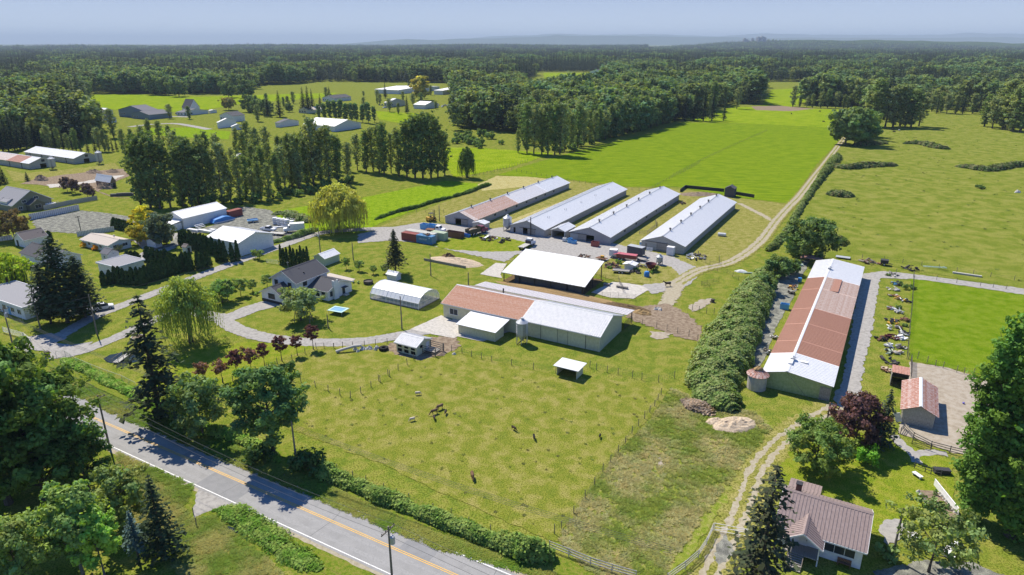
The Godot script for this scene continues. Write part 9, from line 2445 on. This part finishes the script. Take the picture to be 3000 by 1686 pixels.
func far_houses() -> void:
	# name, label, face, A, B, C at the eaves, eave height, ridge height, wall, roof
	for q in [
		["red_barn", "red-gabled barn with pale roof among the village houses", "r", Vector2(-374.3, -609), Vector2(-378.4, -627.1), Vector2(-385, -609), 4.0, 6.5, M.red, M.shingle_tan],
		["grey_shed", "large grey metal shed with pale roof beside the red barn", "r", Vector2(-362.2, -620.9), Vector2(-359.6, -630.4), Vector2(-377.2, -620.9), 5.0, 7.0, M.galv, M.tin_pale],
		["brown_roof_house", "house with a brown gambrel roof in front of the grey shed", "r", Vector2(-331.6, -567.8), Vector2(-330.4, -579.6), Vector2(-339.7, -567.8), 4.0, 7.5, M.offwhite, M.shingle_brown],
		["blue_house", "big blue-grey house with dark roof at the left field's edge", "f", Vector2(-350.6, -624.1), Vector2(-321.3, -596.6), Vector2(-323.7, -614.7), 6.0, 10.0, M.house_blue, M.shingle_grey],
		["blue_house_wing", "white-windowed front wing of the big blue-grey house", "f", Vector2(-331.5, -609), Vector2(-312, -591.8), Vector2(-329.5, -627.1), 4.0, 6.5, M.house_blue, M.shingle_grey],
		["long_house", "long low pale house with grey roof and a white car outside", "r", Vector2(-294.9, -628.6), Vector2(-309.8, -667.7), Vector2(-319.8, -628.6), 3.0, 5.2, M.offwhite, M.shingle_grey],
		["gambrel_barn", "tall white barn house with dark roof against the bright field", "r", Vector2(-300.6, -655.3), Vector2(-296.4, -665.8), Vector2(-313.2, -660.5), 5.0, 12.0, M.offwhite, M.shingle],
		["camper", "white camper and sheds beside the tall barn house", "r", Vector2(-280.6, -652), Vector2(-282, -662), Vector2(-290.2, -653.9), 2.6, 3.0, M.white, M.white_tin],
		["white_house", "white gabled house with dark roof behind the white barn", "f", Vector2(-245.2, -585.8), Vector2(-232.9, -573.5), Vector2(-228.6, -585.8), 5.0, 7.6, M.white, M.shingle],
		["village_barn", "bright white barn with white roof in the village", "r", Vector2(-225, -533.9), Vector2(-221.7, -551.7), Vector2(-234.2, -533.9), 4.5, 6.8, M.white, M.white_tin],
		["silver_barn", "long barn with a glaring silver roof behind the cottonwoods", "r", Vector2(-130.4, -512), Vector2(-130.1, -545.5), Vector2(-177.2, -528.3), 4.0, 7.5, M.offwhite, M.white_tin],
		["dark_barn", "low dark-roofed barn left of the silver-roofed one", "r", Vector2(-180.2, -539.7), Vector2(-182.7, -565), Vector2(-196.9, -550.2), 3.5, 5.5, M.offwhite, M.shingle_grey],
		["grey_gable_house", "grey house with pale hipped roof among the narrow poplars", "r", Vector2(-125.9, -711.2), Vector2(-120.9, -742.8), Vector2(-133.4, -711.2), 5.0, 8.0, M.galv, M.tin],
		["far_shed", "pale-roofed shed among parked vehicles behind the green poplars", "r", Vector2(-85.8, -694.1), Vector2(-79.5, -717.6), Vector2(-99.9, -711.5), 4.0, 6.5, M.offwhite, M.white_tin],
		["far_greenhouse", "long white glasshouse range in front of the far woods", "r", Vector2(-144.9, -902.1), Vector2(-161.4, -1016.8), Vector2(-256.7, -927.8), 5.0, 7.0, M.offwhite, M.white_tin],
		["far_greenhouse", "shorter white glasshouse beside the yellow-flowered tree", "r", Vector2(-87.1, -892.5), Vector2(-92.5, -986.1), Vector2(-123.4, -902.1), 5.0, 7.0, M.offwhite, M.white_tin],
		["far_hall", "dark-roofed hall among trees beyond the bare patch", "r", Vector2(400.9, -952.9), Vector2(442.5, -1046.9), Vector2(382.4, -963.7), 5.0, 9.0, M.grey_board, M.shingle_grey],
		["far_hall", "white-roofed sheds in the woods right of the narrow field", "r", Vector2(376.6, -1457.2), Vector2(431.1, -1653), Vector2(341.8, -1482.3), 5.0, 7.0, M.offwhite, M.white_tin],
		["far_hall", "pale farm roofs in the woods above the left field", "r", Vector2(-931.9, -1961.6), Vector2(-982.8, -2107.2), Vector2(-980.7, -1961.6), 6.0, 8.0, M.offwhite, M.white_tin],
		["far_hall", "pale roofs in a clearing of the middle woods", "r", Vector2(-550.4, -1564), Vector2(-628, -1795.9), Vector2(-582.8, -1593.4), 6.0, 8.0, M.offwhite, M.white_tin],
		["village_house", "small white house with brown roof left of the red barn", "r", Vector2(-394.3, -619.5), Vector2(-399.2, -633.2), Vector2(-403.1, -619.5), 3.0, 5.0, M.white, M.shingle_brown],
		["garage", "low pale garage beside the bright white village barn", "r", Vector2(-209.6, -520.8), Vector2(-210.1, -534), Vector2(-217.5, -524.1), 3.0, 4.2, M.offwhite, M.tin],
		["village_house", "beige bungalow behind the row of narrow poplars", "f", Vector2(-200.5, -657.5), Vector2(-190.2, -647.6), Vector2(-194.6, -673), 3.0, 5.0, M.cream, M.shingle_tan],
		["village_house", "dark-roofed house among the big far firs", "f", Vector2(-213.1, -790.8), Vector2(-200.6, -776.5), Vector2(-207.6, -813.4), 4.0, 6.5, M.offwhite, M.shingle],
		["village_shed", "white shed showing between the cottonwoods", "r", Vector2(-151.2, -375.3), Vector2(-149.7, -385.3), Vector2(-156.6, -378.6), 3.0, 4.5, M.white, M.white_tin],
		["field_cottage", "dark cottage at the edge of the far narrow field", "f", Vector2(166.2, -1534.8), Vector2(188.6, -1508.3), Vector2(214, -1714.8), 4.0, 8.0, M.offwhite, M.shingle]]:
		var t := blk(q[0], q[1], q[2], q[3], q[4], q[5], q[6], q[7], q[8], q[9], {"ov": 0.4, "cat": "house" if "house" in q[0] else "barn"})
		if "house" in q[0] and not "green" in q[0]:
			for k in 3:
				window(t, Vector3(1.8 + k * 3.2, q[6] * 0.5, 0.02), 1.8, 1.4, 0, M.white, 2)
				window(t, Vector3(-0.02, q[6] * 0.5, -2.5 - k * 4.0), 1.8, 1.4, -PI / 2, M.white, 2)
	# wide multi-span glasshouse behind the belt
	var t := thing("span_greenhouse", "wide multi-span white glasshouse showing through the tree belt", "greenhouse", g3(Vector2(18.2, -864.6)), FARM + PI / 2)
	for k in 9:
		part(t, "roof_span", slope(Vector3(0, 4.2, 9.0 + k * 9.0), Vector3(0, 4.2, 0.0 + k * 9.0), Vector3(70, 5.4, 0.0 + k * 9.0), Vector3(70, 5.4, 9.0 + k * 9.0), 0.0, M.white_tin))
	bpart(t, "wall", M.film_wall, Vector3(0.2, 2.0, 41.0), Vector3(0.2, 4.0, 82.0))
	for k in 20:
		bpart(t, "wall_post", M.galv, Vector3(0.05, 2.0, 1.0 + k * 4.2), Vector3(0.14, 4.0, 0.2))
	for q in pl([-96,-713,-77,-736,-71,-718,-69,-730,-128,-707]):
		car("far_car", "white vehicle parked by the far pale-roofed sheds", q, q.x, M.carwhite).set_meta("group", "vehicles by the far sheds")
	car("far_car", "white car outside the long low pale house", Vector2(-310.6, -632.6), 0.6, M.carwhite)
	lane("village_lane", pl([-299,-544,-294,-558,-286,-565,-270,-565,-230,-528]), 6.0, 6.0, 0.03, M.gravel, 0.4)
	lane("village_lane", pl([-332,-628,-312,-620,-301,-624,-286,-620]), 6.0, 6.0, 0.03, M.gravel, 0.4)

func build_all() -> void:
	farm_buildings()
	right_buildings()
	left_side()
	far_houses()
	print("buildings ", Time.get_ticks_msec())
	farm_things()
	print("things ", Time.get_ticks_msec())
	fences_poles()
	print("fences ", Time.get_ticks_msec())
	animals()
	print("animals ", Time.get_ticks_msec())
	plants_near()
	plants_mid()
	grasses()
	plants_far()
	print("far ", Time.get_ticks_msec())
